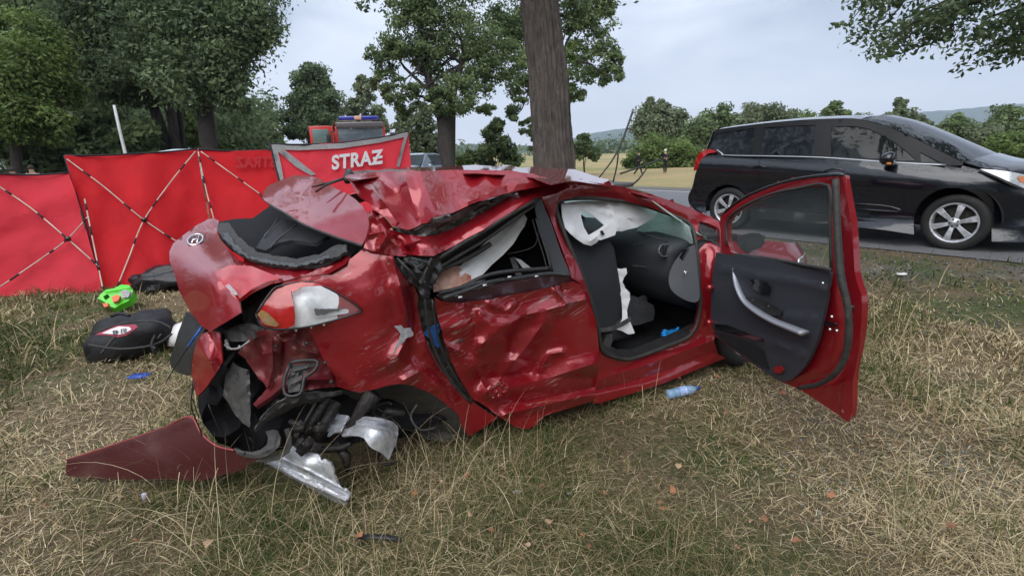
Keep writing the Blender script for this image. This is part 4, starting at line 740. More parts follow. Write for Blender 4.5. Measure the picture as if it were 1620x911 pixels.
pn('lining_scrap', [(353, 524), (380, 512), (400, 512), (418, 520), (414, 530), (398, 538), (384, 540), (366, 540), (356, 534)], [(353, 524, 2.38), (400, 512, 2.36), (414, 530, 2.34), (366, 540, 2.36)], GRYP, car, step=6, crumple=(.03, 20, 4), thick=.004)
V, T = join(pxtube([(356, 545, 2.30), (366, 552, 2.28), (380, 550, 2.28), (390, 543, 2.28), (396, 538, 2.29)], .006, seg=5, smooth=2), pxtube([(358, 538, 2.32), (362, 552, 2.29)], .008, seg=5), pxtube([(378, 546, 2.29), (384, 556, 2.30)], .005, seg=5)); add('torn_bracket', V, T, BAREM, car)
pn('bumper_corner', [(311, 541), (319, 528), (334, 524), (349, 525), (348, 535), (350, 552), (352, 572), (346, 584), (337, 596), (328, 610), (319, 620), (311, 628), (306, 611), (303, 592), (303, 576), (306, 558)], [(311, 541, 2.38), (349, 525, 2.33), (352, 572, 2.30), (319, 620, 2.34), (303, 576, 2.42), (330, 570, 2.28)], REDS, car, step=6, creases=[([(320, 548), (332, 570), (340, 592)], .012, 5), ([(336, 528), (341, 552), (350, 576)], -.015, 6)], crumple=(.012, 30, 2), thick=.008)
pn('bumper_trim', [(294, 493), (302, 498), (312, 510), (325, 520), (318, 532), (310, 545), (305, 560), (302, 578), (303, 592), (296, 594), (280, 589), (270, 578), (268, 568), (274, 553), (282, 525), (290, 505)], [(294, 493, 2.62), (325, 520, 2.5), (303, 592, 2.52), (270, 578, 2.66), (290, 545, 2.56)], BLK, car, step=8, crumple=(.02, 40, 5), thick=.02)
V, T = pxtube([(320, 516, 2.40), (310, 530, 2.38), (302, 542, 2.40), (297, 548, 2.42)], .005, seg=6, smooth=2); add('blue_cable', V, T, mat('blue_plastic', (.02, .10, .42), .4), car)
V, T = join(*[pxtube(p, .0028, seg=5, smooth=3) for p in ([(306, 536, 2.4), (280, 575, 2.45), (262, 605, 2.5)], [(305, 600, 2.36), (303, 625, 2.35), (308, 640, 2.35), (314, 660, 2.35)], [(308, 605, 2.3), (302, 640, 2.35), (312, 668, 2.45), (320, 690, 2.5)], [(330, 640, 2.3), (345, 675, 2.35), (360, 700, 2.4)])]); add('loose_wire', V, T, BLK, car)
# dark wheel well and underside
pn('wheel_well', [(312, 630), (330, 605), (346, 575), (372, 548), (400, 535), (440, 560), (530, 590), (600, 600), (650, 604), (690, 620), (724, 650), (740, 690), (748, 705), (690, 712), (620, 700), (560, 715), (520, 700), (470, 705), (420, 716), (380, 712), (345, 700), (322, 670)],
   [(312, 630, 2.55), (346, 575, 2.6), (440, 560, 2.75), (650, 604, 's', .42), (748, 705, 's', .2), (620, 700, 's', .38), (470, 705, 2.85), (345, 700, 2.66), (530, 640, 2.95)], BLKT, car, step=14, crumple=(.10, 60, 8), thick=.01)
pn('arch_liner_sheet', [(356, 596), (362, 585), (368, 572), (378, 580), (394, 585), (395, 605), (396, 630), (396, 652), (395, 676), (384, 668), (370, 654), (362, 638), (352, 625)], [(356, 596, 2.40), (368, 572, 2.42), (394, 585, 2.32), (395, 676, 2.30), (352, 625, 2.40)], GRYP, car, step=6, jag=.8, crumple=(.04, 26, 12), creases=[([(390, 586), (391, 672)], .02, 4)], thick=.004)
pn('arch_liner_sheet', [(404, 678), (412, 662), (424, 648), (440, 636), (458, 627), (477, 622), (510, 620), (543, 618), (540, 624), (527, 628), (516, 630), (512, 637), (503, 636), (496, 641), (486, 637), (475, 641), (466, 644), (456, 650), (440, 657), (424, 665), (412, 674), (406, 684)],
   [(404, 678, 2.30), (440, 636, 2.28), (543, 618, 's', .04), (503, 636, 2.42), (440, 657, 2.36)], GRYP, car, step=5, jag=.8, crumple=(.03, 18, 14), creases=[([(412, 668), (450, 640), (530, 624)], .02, 4)], thick=.006)
pn('arch_liner_sheet', [(540, 618), (570, 622), (600, 615), (632, 608), (655, 611), (684, 624), (706, 640), (724, 656), (733, 680), (740, 694), (722, 690), (700, 680), (690, 668), (672, 660), (655, 662), (640, 640), (616, 630), (590, 632), (560, 632)], [(540, 618, 's', .10), (632, 608, 's', .08), (740, 694, 's', .10), (690, 668, 's', .2), (590, 632, 's', .2)], LINER, car, step=8, jag=.5, crumple=(.04, 30, 15), thick=.006)
pn('underbody_lining', [(642, 640), (668, 636), (700, 650), (722, 668), (735, 690), (725, 700), (690, 697), (655, 690), (640, 672)], [(642, 640, 's', .30), (722, 668, 's', .18), (690, 697, 's', .2), (655, 690, 's', .28)], LINER, car, step=8, crumple=(.05, 26, 18), thick=.01)
V, T = join(*[pxtube(p, r, seg=8) for p, r in ([[(520, 628, 2.45), (498, 660, 2.42), (470, 706, 2.36)], [.020, .018, .014]], [[(534, 636, 2.5), (515, 668, 2.46), (498, 700, 2.42)], [.03, .026, .022]], [[(592, 622, 2.5), (575, 645, 2.5), (560, 662, 2.48), (548, 686, 2.5)], [.045, .038, .018, .014]], [[(470, 700, 2.38), (500, 712, 2.44), (540, 708, 2.48), (555, 702, 2.46)], [.02, .016, .018, .012]], [[(530, 700, 2.5), (548, 722, 2.5), (550, 745, 2.5)], [.02, .025, .012]], [[(640, 655, 2.62), (612, 650, 2.6), (600, 668, 2.6)], .02])])
add('suspension_arm', V, T, DIRTM, car)
rr = np.random.default_rng(8); bl = []
for k in range(16):
    px, py = rr.uniform(462, 512), rr.uniform(668, 712); v_, f_ = box((0, 0, 0), rr.uniform(.015, .05, 3)); Rm = np.linalg.qr(rr.normal(0, 1, (3, 3)))[0]; bl.append((v_ @ Rm.T + at(px, py, 2.38 + rr.uniform(-.05, .05)), f_))
v, f = join(*bl); add('hub_carrier', v, f, DIRTM, car); bevel(bpy.data.objects['hub_carrier'], .005)
# broken alloy wheel
wheel = pn('broken_wheel_rim', [(552, 661), (566, 659), (580, 658.5), (596, 660), (610, 663), (622, 667), (630, 674), (630, 688), (627, 700), (620, 716), (615, 727), (610, 720), (600, 714), (592, 711), (584, 705), (576, 693), (566, 689), (552, 689), (541, 690), (540, 686), (546, 674)],
   [(552, 661, 2.55), (580, 658, 2.47), (610, 663, 2.47), (630, 674, 2.55), (627, 700, 2.50), (615, 727, 2.42), (584, 705, 2.36), (552, 689, 2.44), (541, 690, 2.47), (585, 678, 2.38), (610, 690, 2.40)], ALU, car, step=2.6, jag=.3, creases=[([(545, 668), (580, 664), (612, 669), (629, 680)], .018, 3), ([(545, 673), (580, 669), (612, 674), (628, 686)], -.016, 3), ([(543, 679), (580, 674), (612, 680), (627, 692)], .012, 3)], thick=.010)
pn('rim_barrel', [(511, 676), (515, 655), (529, 653), (540, 655), (552, 658), (548, 667), (541, 677), (538, 682), (526, 685), (518, 690), (520, 682), (512, 683)], [(511, 676, 2.52), (515, 655, 2.55), (552, 658, 2.50), (518, 690, 2.46), (538, 682, 2.45)], ALU, wheel, step=2.6, jag=.5, creases=[([(513, 662), (550, 664)], .015, 3), ([(512, 668), (548, 670)], -.015, 3)], thick=.008)
pn('rim_flange', [(418, 731), (430, 724), (446, 714), (460, 704), (466, 707), (471, 713), (484, 717), (497, 713), (505, 719), (508, 728), (514, 725), (522, 731), (527, 741), (528, 752), (534, 764), (543, 773), (553, 783), (550, 792), (547, 799), (530, 794), (512, 784), (492, 773), (476, 764), (458, 754), (436, 741)],
   [(418, 731, 2.55), (460, 704, 2.50), (497, 713, 2.44), (527, 741, 2.40), (553, 783, 2.40), (547, 799, 2.44), (492, 773, 2.50), (458, 754, 2.54), (480, 738, 2.42)], ALU, wheel, step=2.6, jag=.5, creases=[([(424, 731), (470, 757), (546, 792)], .030, 4), ([(430, 727), (480, 750), (548, 784)], -.022, 4), ([(436, 722), (490, 745), (550, 778)], .014, 3)], thick=.012)
# grey steel hooks on the torn skin
pn('bumper_bracket', [(370, 708), (384, 713), (398, 715), (412, 711), (422, 703), (424, 692), (420, 682), (432, 679), (440, 681), (444, 692), (442, 704), (434, 714), (420, 722), (404, 725), (388, 723), (374, 717)], [(370, 708, 2.46), (424, 692, 2.36), (440, 681, 2.38), (404, 725, 2.38)], GRYP, car, step=4, thick=.02, creases=[([(376, 714), (404, 720), (432, 708), (438, 686)], .01, 4)])
pn('bumper_bracket', [(430, 722), (444, 716), (452, 704), (453, 692), (449, 679), (457, 677), (461, 690), (461, 704), (454, 718), (442, 727), (424, 731), (404, 730), (410, 726)], [(430, 722, 2.40), (453, 692, 2.40), (461, 704, 2.40), (410, 726, 2.42)], GRYP, car, step=4, thick=.02)
V, T = join(*[pxtube([(a, b, 2.345), (a, b, 2.355)], .008, seg=9) for a, b in [(386, 717), (423, 713)]]); add('bolt_head', V, T, BLK, car)
pn('torn_bumper_skin', [(104, 752), (104, 740), (106, 727), (130, 719), (160, 710), (196, 699), (231, 686), (262, 675), (288, 665), (301, 659), (308, 670), (319, 686), (331, 697), (343, 705), (356, 709), (371, 712), (390, 718), (407, 726), (396, 733), (384, 741), (371, 747), (355, 750), (336, 756), (318, 760), (298, 760), (275, 757), (248, 757), (205, 758), (160, 757), (130, 755)],
   [(104, 752, 2.76), (106, 727, 2.76), (231, 686, 2.66), (301, 659, 2.58), (343, 705, 2.50), (407, 726, 2.44), (371, 747, 2.50), (298, 760, 2.58), (200, 758, 2.68), (240, 722, 2.60)], REDB, car, step=9, creases=[([(106, 731), (160, 714), (231, 690), (299, 664)], .012, 5)], crumple=(.01, 80, 5), thick=.006)
V, T = pxtube([(106, 727, 2.76), (160, 710, 2.72), (231, 686, 2.66), (262, 675, 2.625), (301, 659, 2.58), (319, 686, 2.53), (343, 705, 2.50), (371, 712, 2.47)], .006, seg=6, smooth=4); add('skin_lip', V, T, carpaint('paler_red_edge', (.26, .05, .05), .3, rough=.5, coat=.2), car)  # lip tinted paler than the skin below it

V, T = join(*[pxtube(p, .004, seg=5, smooth=3) for p in ([(440, 345, 3.0), (430, 360, 2.9), (418, 375, 2.8)], [(470, 356, 2.85), (440, 378, 2.75), (428, 392, 2.65)])]); add('parcel_shelf_edge', V, T, GRYP, car)
pn('rear_bench', [(405, 392), (420, 368), (446, 346), (475, 352), (500, 364), (520, 372), (500, 384), (462, 380), (440, 384), (420, 396)], [(405, 392, 2.72), (446, 346, 3.10), (520, 372, 2.72), (440, 384, 2.72), (475, 360, 2.95)], mat('seat_fabric', (.03, .031, .036), .9, bump=.3, bscale=200), car, step=8, crumple=(.05, 40, 6), creases=[([(420, 380), (450, 352)], .03, 8)], thick=.02)
hx = [at(604, 640, 2.56) + np.array([.045 * math.cos(a), .045 * math.sin(a), -.02 * a / 2]) for a in np.linspace(0, 10 * math.pi, 90)]; add('coil_spring', *tube(hx, .0065, 6), DIRTM, car)
for p, r_ in ([[(430, 640, 2.38), (440, 632, 2.36), (452, 640, 2.38)], .004], [[(660, 640, 2.5), (650, 660, 2.5), (665, 680, 2.5), (690, 676, 2.55)], .006], [[(500, 636, 2.4), (482, 668, 2.36), (470, 690, 2.34)], .006]): add('brake_hose', *pxtube(p, r_, seg=6, smooth=3), RUB, car)
# --- body side: rear door, window, B pillar, sill ring, A pillar
dr = pn('rear_door', [(688, 471), (698, 476), (708, 478), (722, 479), (738, 478), (776, 473), (815, 466), (860, 457), (907, 445), (918, 450), (927, 471), (935, 486), (941, 501), (945, 525), (947, 548), (947, 572), (945, 602), (941, 634), (918, 640), (895, 647), (878, 652), (861, 658), (850, 670), (837, 678), (824, 678), (815, 675), (800, 665), (784, 655), (772, 645), (760, 637), (748, 631), (740, 620), (732, 606), (723, 590), (714, 572), (707, 553), (701, 532), (695, 510), (689, 489)],
   [(688, 471, 's', .0), (738, 478, 's', .02), (815, 466, 's', .03), (907, 445, 's', .02), (941, 501, 's', .0), (947, 572, 's', -.01), (941, 634, 's', .02), (861, 658, 's', .03), (837, 678, 's', .02), (784, 655, 's', .04), (714, 572, 's', .03), (689, 489, 's', .02), (760, 520, 's', .0), (830, 560, 's', .10), (880, 520, 's', .02), (790, 610, 's', .07), (900, 600, 's', .0)],
   REDS, car, step=5, cw=1.35, jag=.35, octaves=1, crumple=(.03, 95, 77, 800, 590, 120),
   creases=[([(760, 545), (800, 515), (830, 498), (890, 484)], .05, 16), ([(700, 520), (760, 508), (800, 512)], .03, 18), ([(790, 600), (835, 545), (860, 510)], .055, 14), ([(806, 560), (812, 530), (830, 505)], -.03, 8), ([(760, 600), (830, 590), (941, 600)], -.05, 18), ([(770, 620), (860, 600), (940, 575)], .05, 14), ([(790, 640), (850, 632), (940, 612)], -.035, 10), ([(800, 655), (860, 640), (930, 625)], .03, 8), ([(705, 545), (735, 560), (770, 618)], .03, 10), ([(745, 490), (752, 530), (740, 560)], -.03, 12), ([(775, 480), (800, 492), (812, 482)], .03, 8), ([(730, 488), (742, 500), (760, 496)], .02, 7), ([(880, 460), (896, 480), (925, 474)], .035, 7), ([(893, 455), (888, 478)], -.02, 6), ([(850, 590), (870, 560), (890, 556)], .03, 6)], thick=.006)
pn('scuff_patch', [(770, 610), (790, 604), (806, 612), (800, 626), (784, 632), (772, 624)], [(770, 610, 's', .015), (806, 612, 's', .015), (784, 632, 's', .02)], REDS, dr, step=4, jag=2, crumple=(.03, 10, 7), thick=.002)
V, T = pxtube([(728, 539), (729, 539.5)], .012, fr=WR, off=-.02, seg=9); add('trim_hole', V, T, BLK, dr)
pn('door_gap_lining', [(664, 466), (680, 468), (690, 480), (694, 510), (702, 540), (716, 578), (734, 612), (752, 636), (790, 662), (772, 662), (745, 645), (718, 622), (696, 592), (680, 560), (668, 530), (660, 498), (658, 480)], [(664, 466, 's', .10), (690, 480, 's', .09), (716, 578, 's', .10), (790, 662, 's', .10), (680, 560, 's', .10)], LINER, car, step=7, jag=.8, crumple=(.05, 18, 9), thick=.004)
pn('blue_rag', [(676, 520), (686, 514), (694, 512), (697, 522), (692, 532), (697, 542), (694, 552), (688, 546), (684, 536), (676, 532), (670, 528)], [(676, 520, 's', .05), (697, 522, 's', .05), (694, 552, 's', .05)], mat('blue_rag', (.02, .12, .38), .7, var=.6, scale=30), car, step=4, jag=1, crumple=(.03, 9, 4), thick=.004)
V, T = join(*[pxtube(p, r, seg=6, smooth=3) for p, r in ([[(672, 470, 2.52), (676, 510, 2.56), (690, 560, 2.62), (716, 606, 2.72), (745, 638, 2.8)], .008], [[(684, 474, 2.5), (690, 520, 2.56), (706, 570, 2.66), (735, 620, 2.76)], .005], [[(676, 540, 2.56), (690, 575, 2.62), (712, 600, 2.68), (722, 616, 2.7)], .003])]); add('door_seal', V, T, RUB, car)
# window frames of the rear door
V, T = join(pxtube([(692, 410, 2.52), (730, 386, 2.58), (764, 366, 2.62), (806, 340, 2.70), (850, 315, 2.82)], .012, seg=7, smooth=3), pxtube([(694, 424, 2.55), (730, 402, 2.62), (770, 378, 2.68), (812, 348, 2.74), (846, 324, 2.84)], .010, seg=7, smooth=3), pxtube([(690, 436, 2.56), (700, 425, 2.58), (740, 408, 2.68), (776, 386, 2.74)], .014, seg=7, smooth=3)); add('door_window_frame', V, T, RUB, dr)
pn('upper_frame_strip', [(692, 405), (720, 391), (764, 367), (806, 338), (852, 311), (857, 318), (846, 326), (812, 350), (770, 376), (735, 398), (712, 416), (700, 430), (690, 440), (686, 425)], [(692, 405, 2.54), (764, 367, 2.66), (852, 311, 2.86), (812, 350, 2.78), (735, 398, 2.65), (690, 440, 2.58)], BLK, dr, step=6, crumple=(.02, 22, 3), thick=.006)
pn('door_shade_panel', [(845, 320), (857, 315), (863, 333), (871, 350), (879, 374), (888, 400), (901, 432), (900, 437), (886, 438), (876, 430), (868, 402), (858, 372), (850, 345)], [(845, 320, 2.83), (857, 315, 2.86), (901, 432, 2.86), (876, 430, 2.84)], mat('grey_satin', (.035, .037, .042), .35, coat=.3), dr, step=7, thick=.008)
V, T = join(pxtube([(848, 345, 2.84), (856, 372, 2.835), (866, 402, 2.83), (872, 428, 2.82)], .007, seg=6, smooth=2), pxtube([(842, 346, 2.84), (850, 374, 2.835), (860, 404, 2.83), (866, 430, 2.82)], .003, seg=6, smooth=2)); add('glass_channel', V, T, BLK, dr)
V, T = join(pxtube([(700, 472, 2.56), (740, 459, 2.62), (772, 447, 2.66), (820, 440, 2.74), (870, 433, 2.82), (902, 436, 2.84)], .013, seg=7, smooth=3), pxtube([(694, 464, 2.58), (730, 455, 2.63), (764, 438, 2.68), (800, 430, 2.72), (850, 426, 2.8), (872, 424, 2.84)], .012, seg=7, smooth=3), pxtube([(720, 470, 2.58), (742, 452, 2.64), (768, 444, 2.66)], .009, seg=7, smooth=3), pxtube([(702, 474, 2.58), (720, 462, 2.6), (760, 456, 2.64), (800, 440, 2.7)], .006, seg=7, smooth=3)); add('waist_rail', V, T, BLK, dr)
pn('door_inner_shell', [(690, 468), (738, 460), (800, 447), (872, 436), (904, 438), (908, 446), (860, 458), (815, 467), (776, 474), (738, 480), (708, 480)], [(690, 468, 's', .04), (800, 447, 's', .06), (908, 446, 's', .03), (738, 480, 's', .05)], mat('maroon_inner', (.06, .02, .03), .3, coat=.5), dr, step=8, thick=.01, crumple=(.02, 30, 5))
V, T = join(*[box(WR.loc(at(a, b, c))[0], (.02, .004, .008), WR) for a, b, c in [(806, 438, 2.70), (849, 437, 2.77), (767, 451, 2.63), (728, 470, 2.58)]]); add('clip', V, T, WHT, dr)
pn('rear_side_airbag', [(828, 337), (834, 346), (830, 358), (824, 366), (812, 386), (796, 403), (778, 419), (764, 434), (750, 447), (730, 453), (700, 458), (688, 460), (686, 448), (694, 432), (706, 422), (728, 421), (746, 404), (764, 388), (786, 368), (806, 350)],
   [(828, 337, 2.95), (778, 419, 2.85), (686, 448, 2.66), (706, 422, 2.70), (764, 388, 2.82), (750, 447, 2.74)], WHT, car, step=7, crumple=(.03, 30, 8), creases=[([(826, 345), (780, 392), (730, 435)], .025, 9)], thick=.004)
pn('stained_airbag_end', [(746, 446), (728, 455), (700, 460), (686, 462), (684, 448), (692, 432), (706, 423), (726, 421), (732, 430), (745, 436)], [(746, 446, 2.72), (686, 462, 2.62), (706, 423, 2.67), (732, 430, 2.71)], BLOOD, car, step=6, crumple=(.03, 22, 8), thick=.003)
pn('rear_cabin_lining', [(690, 410), (760, 360), (850, 300), (884, 320), (905, 380), (915, 440), (860, 470), (760, 480), (690, 480)], [(690, 410, 3.0), (850, 300, 3.7), (915, 440, 3.5), (690, 480, 2.95), (800, 400, 3.45)], BLKT, car, step=16, crumple=(.12, 70, 6))
pn('seat_belt_web', [(806, 408), (814, 406), (824, 430), (830, 446), (820, 448), (814, 430)], [(806, 408, 3.05), (830, 446, 3.05), (820, 448, 3.05)], GRYP, car, step=6, thick=.003)
pn('pale_lining_scrap', [(815, 408), (824, 411), (842, 425), (850, 426), (838, 430), (828, 425)], [(815, 408, 3.02), (850, 426, 3.04), (828, 425, 3.02)], mat('pale_lining', (.42, .44, .45), .7), car, step=5, thick=.003)
V, T = pxtube([(802, 402, 3.0), (826, 397, 3.0), (844, 390, 3.0), (850, 378, 3.0), (852, 360, 3.0)], .003, seg=5, smooth=3); add('belt_cord', V, T, GRYP, car)
hole = [(880, 331), (882, 320), (890, 316), (908, 314), (940, 314), (972, 317), (1000, 321), (1028, 328), (1050, 336), (1069, 343), (1088, 352), (1096, 362), (1100, 378), (1104, 409), (1108, 465), (1107, 490), (1102, 514), (1094, 528), (1084, 536), (1062, 545), (1039, 554), (1002, 567), (986, 568), (972, 565), (960, 560), (953, 553), (950, 540), (944, 510), (935, 476), (926, 450), (916, 424), (906, 402), (897, 380), (886, 352)]
qhole = [(1105, 350), (1120, 353), (1138, 361), (1139, 376), (1139, 392), (1131, 386), (1124, 381), (1115, 379), (1108, 366)]
ringp = [(857, 310), (868, 302), (885, 293), (900, 288), (940, 289), (972, 293), (1000, 300), (1028, 307), (1056, 316), (1084, 326), (1112, 338), (1137, 350), (1140, 362), (1140, 392), (1138, 402), (1132, 430), (1130, 460), (1130, 500), (1130, 540), (1136, 560), (1150, 566), (1128, 574), (1090, 590), (1050, 606), (1000, 622), (950, 637), (940, 638), (941, 618), (946, 590), (948, 560), (944, 520), (936, 490), (926, 468), (917, 448), (905, 440), (899, 420), (891, 398), (880, 370), (870, 343), (861, 322)]
fr_ = pn('door_aperture_frame', ringp, [(857, 310, 2.86), (885, 293, 3.0), (972, 293, 's', .27), (1056, 316, 's', .27), (1137, 350, 's', .20), (1139, 392, 's', .06), (1130, 460, 's', .02), (1130, 540, 's', .02), (1150, 566, 's', .04), (1050, 606, 's', .02), (950, 637, 's', .02), (948, 560, 's', .03), (935, 480, 's', .04), (917, 448, 's', .03), (891, 398, 's', .08), (870, 343, 's', .16), (1004, 566, 's', .06), (1100, 525, 's', .06), (1106, 440, 's', .07), (1090, 352, 's', .26), (972, 316, 's', .30)],
   RED, car, holes=[hole, qhole], step=6, crumple=(.006, 40, 3), creases=[([(945, 600), (1000, 584), (1060, 564), (1128, 538)], .02, 7), ([(941, 618), (1000, 603), (1060, 584), (1130, 557)], -.02, 6), ([(860, 318), (900, 300), (975, 304), (1050, 326), (1100, 345)], .015, 6), ([(1118, 400), (1118, 500), (1108, 530)], -.015, 5), ([(905, 440), (893, 395), (868, 325)], .012, 4)], thick=.03)
hp = np.array(hole, float); hd = tps(*[np.array([c[:2] for c in [(880, 331), (972, 317), (1050, 336), (1100, 378), (1106, 465), (1084, 536), (1002, 567), (953, 553), (935, 476), (897, 380)]], float), 1 / np.array([float(WR.depth(*p, o_)) for p, o_ in [((880, 331), .2), ((972, 317), .3), ((1050, 336), .29), ((1100, 378), .14), ((1106, 465), .06), ((1084, 536), .05), ((1002, 567), .05), ((953, 553), .03), ((935, 476), .05), ((897, 380), .12)]])])
hq = catmull(hp, 2, True); dq = 1 / hd(hq); HP = at(hq[:, 0], hq[:, 1], dq - .005); HP = np.vstack([HP, HP[:2]]); add('door_seal_loop', *tube(HP, .013, 8, cap=False), RUB, fr_)
sl_ = pn('sill_trim', [(950, 548), (956, 556), (972, 564), (1002, 566), (1039, 553), (1084, 535), (1098, 520), (1096, 510), (1070, 524), (1030, 540), (1000, 552), (975, 552), (958, 542)], [(950, 548, 's', .07), (1002, 566, 's', .06), (1084, 535, 's', .06), (1096, 510, 's', .16), (1000, 552, 's', .18), (958, 542, 's', .16)], BLK, car, step=7, thick=.01, creases=[([(960, 552), (1000, 558), (1060, 536), (1094, 516)], .012, 4)])
pn('quarter_light_glass', qhole, [(1105, 350, 's', .27), (1138, 361, 's', .22), (1139, 392, 's', .08), (1115, 379, 's', .15)], mat('tinted_glass', (.05, .06, .06), .03, alpha=.55, coat=1), car, step=10, thick=.004)
hq = np.array(qhole, float); QP = at(hq[:, 0], hq[:, 1], np.array([float(WR.depth(a, b, .07 + .2 * (392 - b) / 42)) for a, b in qhole]) - .006); QP = np.vstack([QP, QP[:2]]); add('quarter_light_seal', *tube(QP, .008, 7, cap=False), RUB, car)
# --- cabin, built in the car's own measure
def wbox(name, c, s, m, bv=.02, taper=None, parent=None, rot=0, piv=None):
    V, f = box((0, 0, 0), s, None, taper); 
    if rot: cR, sR = math.cos(rot), math.sin(rot); V = np.stack([V[:, 0] * cR + V[:, 2] * sR, V[:, 1], -V[:, 0] * sR + V[:, 2] * cR], 1)
    o = add(name, WR.w(V + np.array(c)), f, m, parent or car); 
    if bv: bevel(o, bv, 4)
    return o
SEATM = mat('seat_cloth', (.05, .051, .058), .95, var=.5, scale=60, bump=.25, bscale=300)
wbox('floor_pan', (-1.45, .88, .20), (2.5, 1.5, .05), BLKT)
wbox('firewall', (-.12, .88, .58), (.08, 1.5, .82), BLKT, .02)
wbox('far_side_wall', (-1.3, 1.62, .62), (2.9, .10, .85), BLKT, .03)
wbox('far_pillar', (-1.62, 1.55, 1.15), (.14, .08, .5), BLKT, .02, rot=-.15)
wbox('headliner', (-1.5, .95, 1.36), (1.5, .95, .03), mat('headliner_cloth', (.10, .10, .10), .95), .01)
wbox('rear_bulkhead', (-2.35, .85, .62), (.12, 1.3, .7), BLKT, .03, rot=-.15)
wbox('centre_console', (-.95, .86, .42), (.9, .22, .32), BLK, .04)
for s_, yy in (('front_seat', .47), ('driver_seat', 1.22)):
    st = wbox(s_, (-1.17, yy, .42), (.52, .48, .17), SEATM, .06)
    if yy > 1: wbox('backrest', (-1.52, yy, .80), (.17, .48, .72), SEATM, .07, taper=.86, parent=st, rot=-.22)
    if yy > 1: wbox('headrest', (-1.63, yy, 1.20), (.10, .25, .17), SEATM, .05, parent=st, rot=-.2)
# dashboard: lofted profile across the car
prof = [(-.28, 1.00), (-.40, 1.01), (-.55, .985), (-.66, .95), (-.70, .90), (-.68, .84), (-.70, .78), (-.64, .68), (-.60, .60), (-.50, .50), (-.40, .45), (-.15, .42), (-.15, .98)]
ys = np.linspace(.13, 1.6, 16); V = []
for y in ys:
    k = .03 * math.cos((y - .13) / 1.47 * math.pi * 2); e_ = .05 * max(0, 1 - (y - .13) / .12)
    V += [(x + k + e_, y, z - e_ * .4) for x, z in prof]
n_ = len(prof); Fc = [(i * n_ + j, i * n_ + (j + 1) % n_, (i + 1) * n_ + (j + 1) % n_, (i + 1) * n_ + j) for i in range(15) for j in range(n_)] + [tuple(range(n_))]
DASH = mat('dashboard_plastic', (.05, .054, .062), .55, bump=.12, bscale=400)
dash = add('dashboard', WR.w(np.array(V)), Fc, DASH, car)
V, T = pxtube([(1042, 398, 3.52), (1046, 388, 3.54), (1060, 388, 3.60), (1065, 392, 3.62), (1062, 402, 3.60), (1048, 406, 3.54), (1042, 398, 3.52)], .006, seg=6, smooth=3); vt = add('air_vent', V, T, mat('dim_silver', (.16, .17, .18), .35, .5), dash)
V, T = join(*[pxtube([(1045, 392 + k * 3, 3.54), (1062, 391 + k * 3, 3.61)], .0035, seg=5) for k in range(5)]); add('vent_slat', V, T, BLKG, vt)
pn('vent_recess', [(1042, 398), (1046, 388), (1060, 387), (1066, 392), (1062, 403), (1048, 407)], [(1042, 398, 3.56), (1066, 392, 3.66), (1048, 407, 3.56)], BLKG, vt, step=6, thick=.004)
pn('dash_end_cap', [(1058, 440), (1064, 420), (1078, 400), (1096, 388), (1100, 392), (1104, 430), (1107, 470), (1096, 478), (1076, 470), (1062, 458)], [(1058, 440, 3.50), (1096, 388, 3.52), (1107, 470, 3.48), (1062, 458, 3.48)], DASH, dash, step=6, smooth=True, thick=.02)
V, T = join(pxtube([(1082, 429, 3.46), (1087, 433, 3.46)], .005, seg=6), pxtube([(1083, 436, 3.46), (1087, 429, 3.46)], .004, seg=6)); add('key_switch', V, T, CHROME, dash)
# airbags and belt
pn('curtain_airbag', [(888, 322), (902, 320), (920, 318), (950, 318), (983, 321), (1010, 325), (1030, 330), (1040, 337), (1034, 346), (1020, 353), (1008, 360), (994, 363), (984, 366), (974, 366), (973, 372), (962, 374), (950, 377), (944, 384), (935, 389), (924, 386), (912, 378), (902, 369), (894, 360), (890, 345)],
   [(888, 322, 's', .27), (983, 321, 's', .34), (1040, 337, 's', .45), (994, 363, 's', .30), (935, 389, 's', .16), (902, 369, 's', .14), (940, 340, 's', .30)], WHT, car, holes=[[(918, 331), (928, 334), (943, 345), (956, 356), (948, 362), (938, 368), (931, 372), (924, 360), (920, 346)]], step=6, crumple=(.03, 34, 7), creases=[([(890, 335), (905, 362), (934, 382), (952, 368)], .025, 7), ([(925, 322), (985, 345), (1020, 345)], .02, 7), ([(945, 320), (1000, 350)], -.02, 6), ([(965, 322), (972, 345), (978, 362)], .02, 4), ([(985, 322), (1030, 340)], .02, 5)], thick=.005)
pn('airbag_tab', [(950, 368), (960, 358), (966, 352), (970, 346), (974, 358), (975, 366), (973, 372), (962, 376), (950, 380), (944, 378)], [(950, 368, 's', .13), (974, 358, 's', .16), (950, 380, 's', .12)], WHT, car, step=5, thick=.004)
pn('airbag_label', [(949, 366), (953, 364), (957, 371), (953, 373)], [(949, 366, 's', .115), (957, 371, 's', .118), (953, 373, 's', .115)], BLKG, car, step=4, thick=.002)
pn('seat_airbag', [(974, 424), (982, 425), (991, 424), (992, 432), (987, 440), (985, 446), (989, 456), (997, 464), (996, 478), (992, 491), (992, 500), (998, 512), (1004, 527), (994, 529), (985, 524), (976, 521), (980, 512), (984, 504), (985, 490), (984, 476), (981, 460), (979, 447)], [(974, 424, 's', .30), (991, 424, 's', .30), (985, 476, 's', .26), (997, 464, 's', .27), (1004, 527, 's', .18), (976, 521, 's', .2)], WHT, car, step=5, jag=.6, crumple=(.03, 16, 7), thick=.004)
pn('seat_belt', [(944, 519), (960, 518), (976, 513), (990, 505), (998, 500), (998, 508), (986, 516), (972, 522), (956, 525), (946, 526)], [(944, 519, 's', .09), (976, 513, 's', .12), (998, 500, 's', .2), (956, 525, 's', .09)], GRYP, car, step=6, thick=.003)
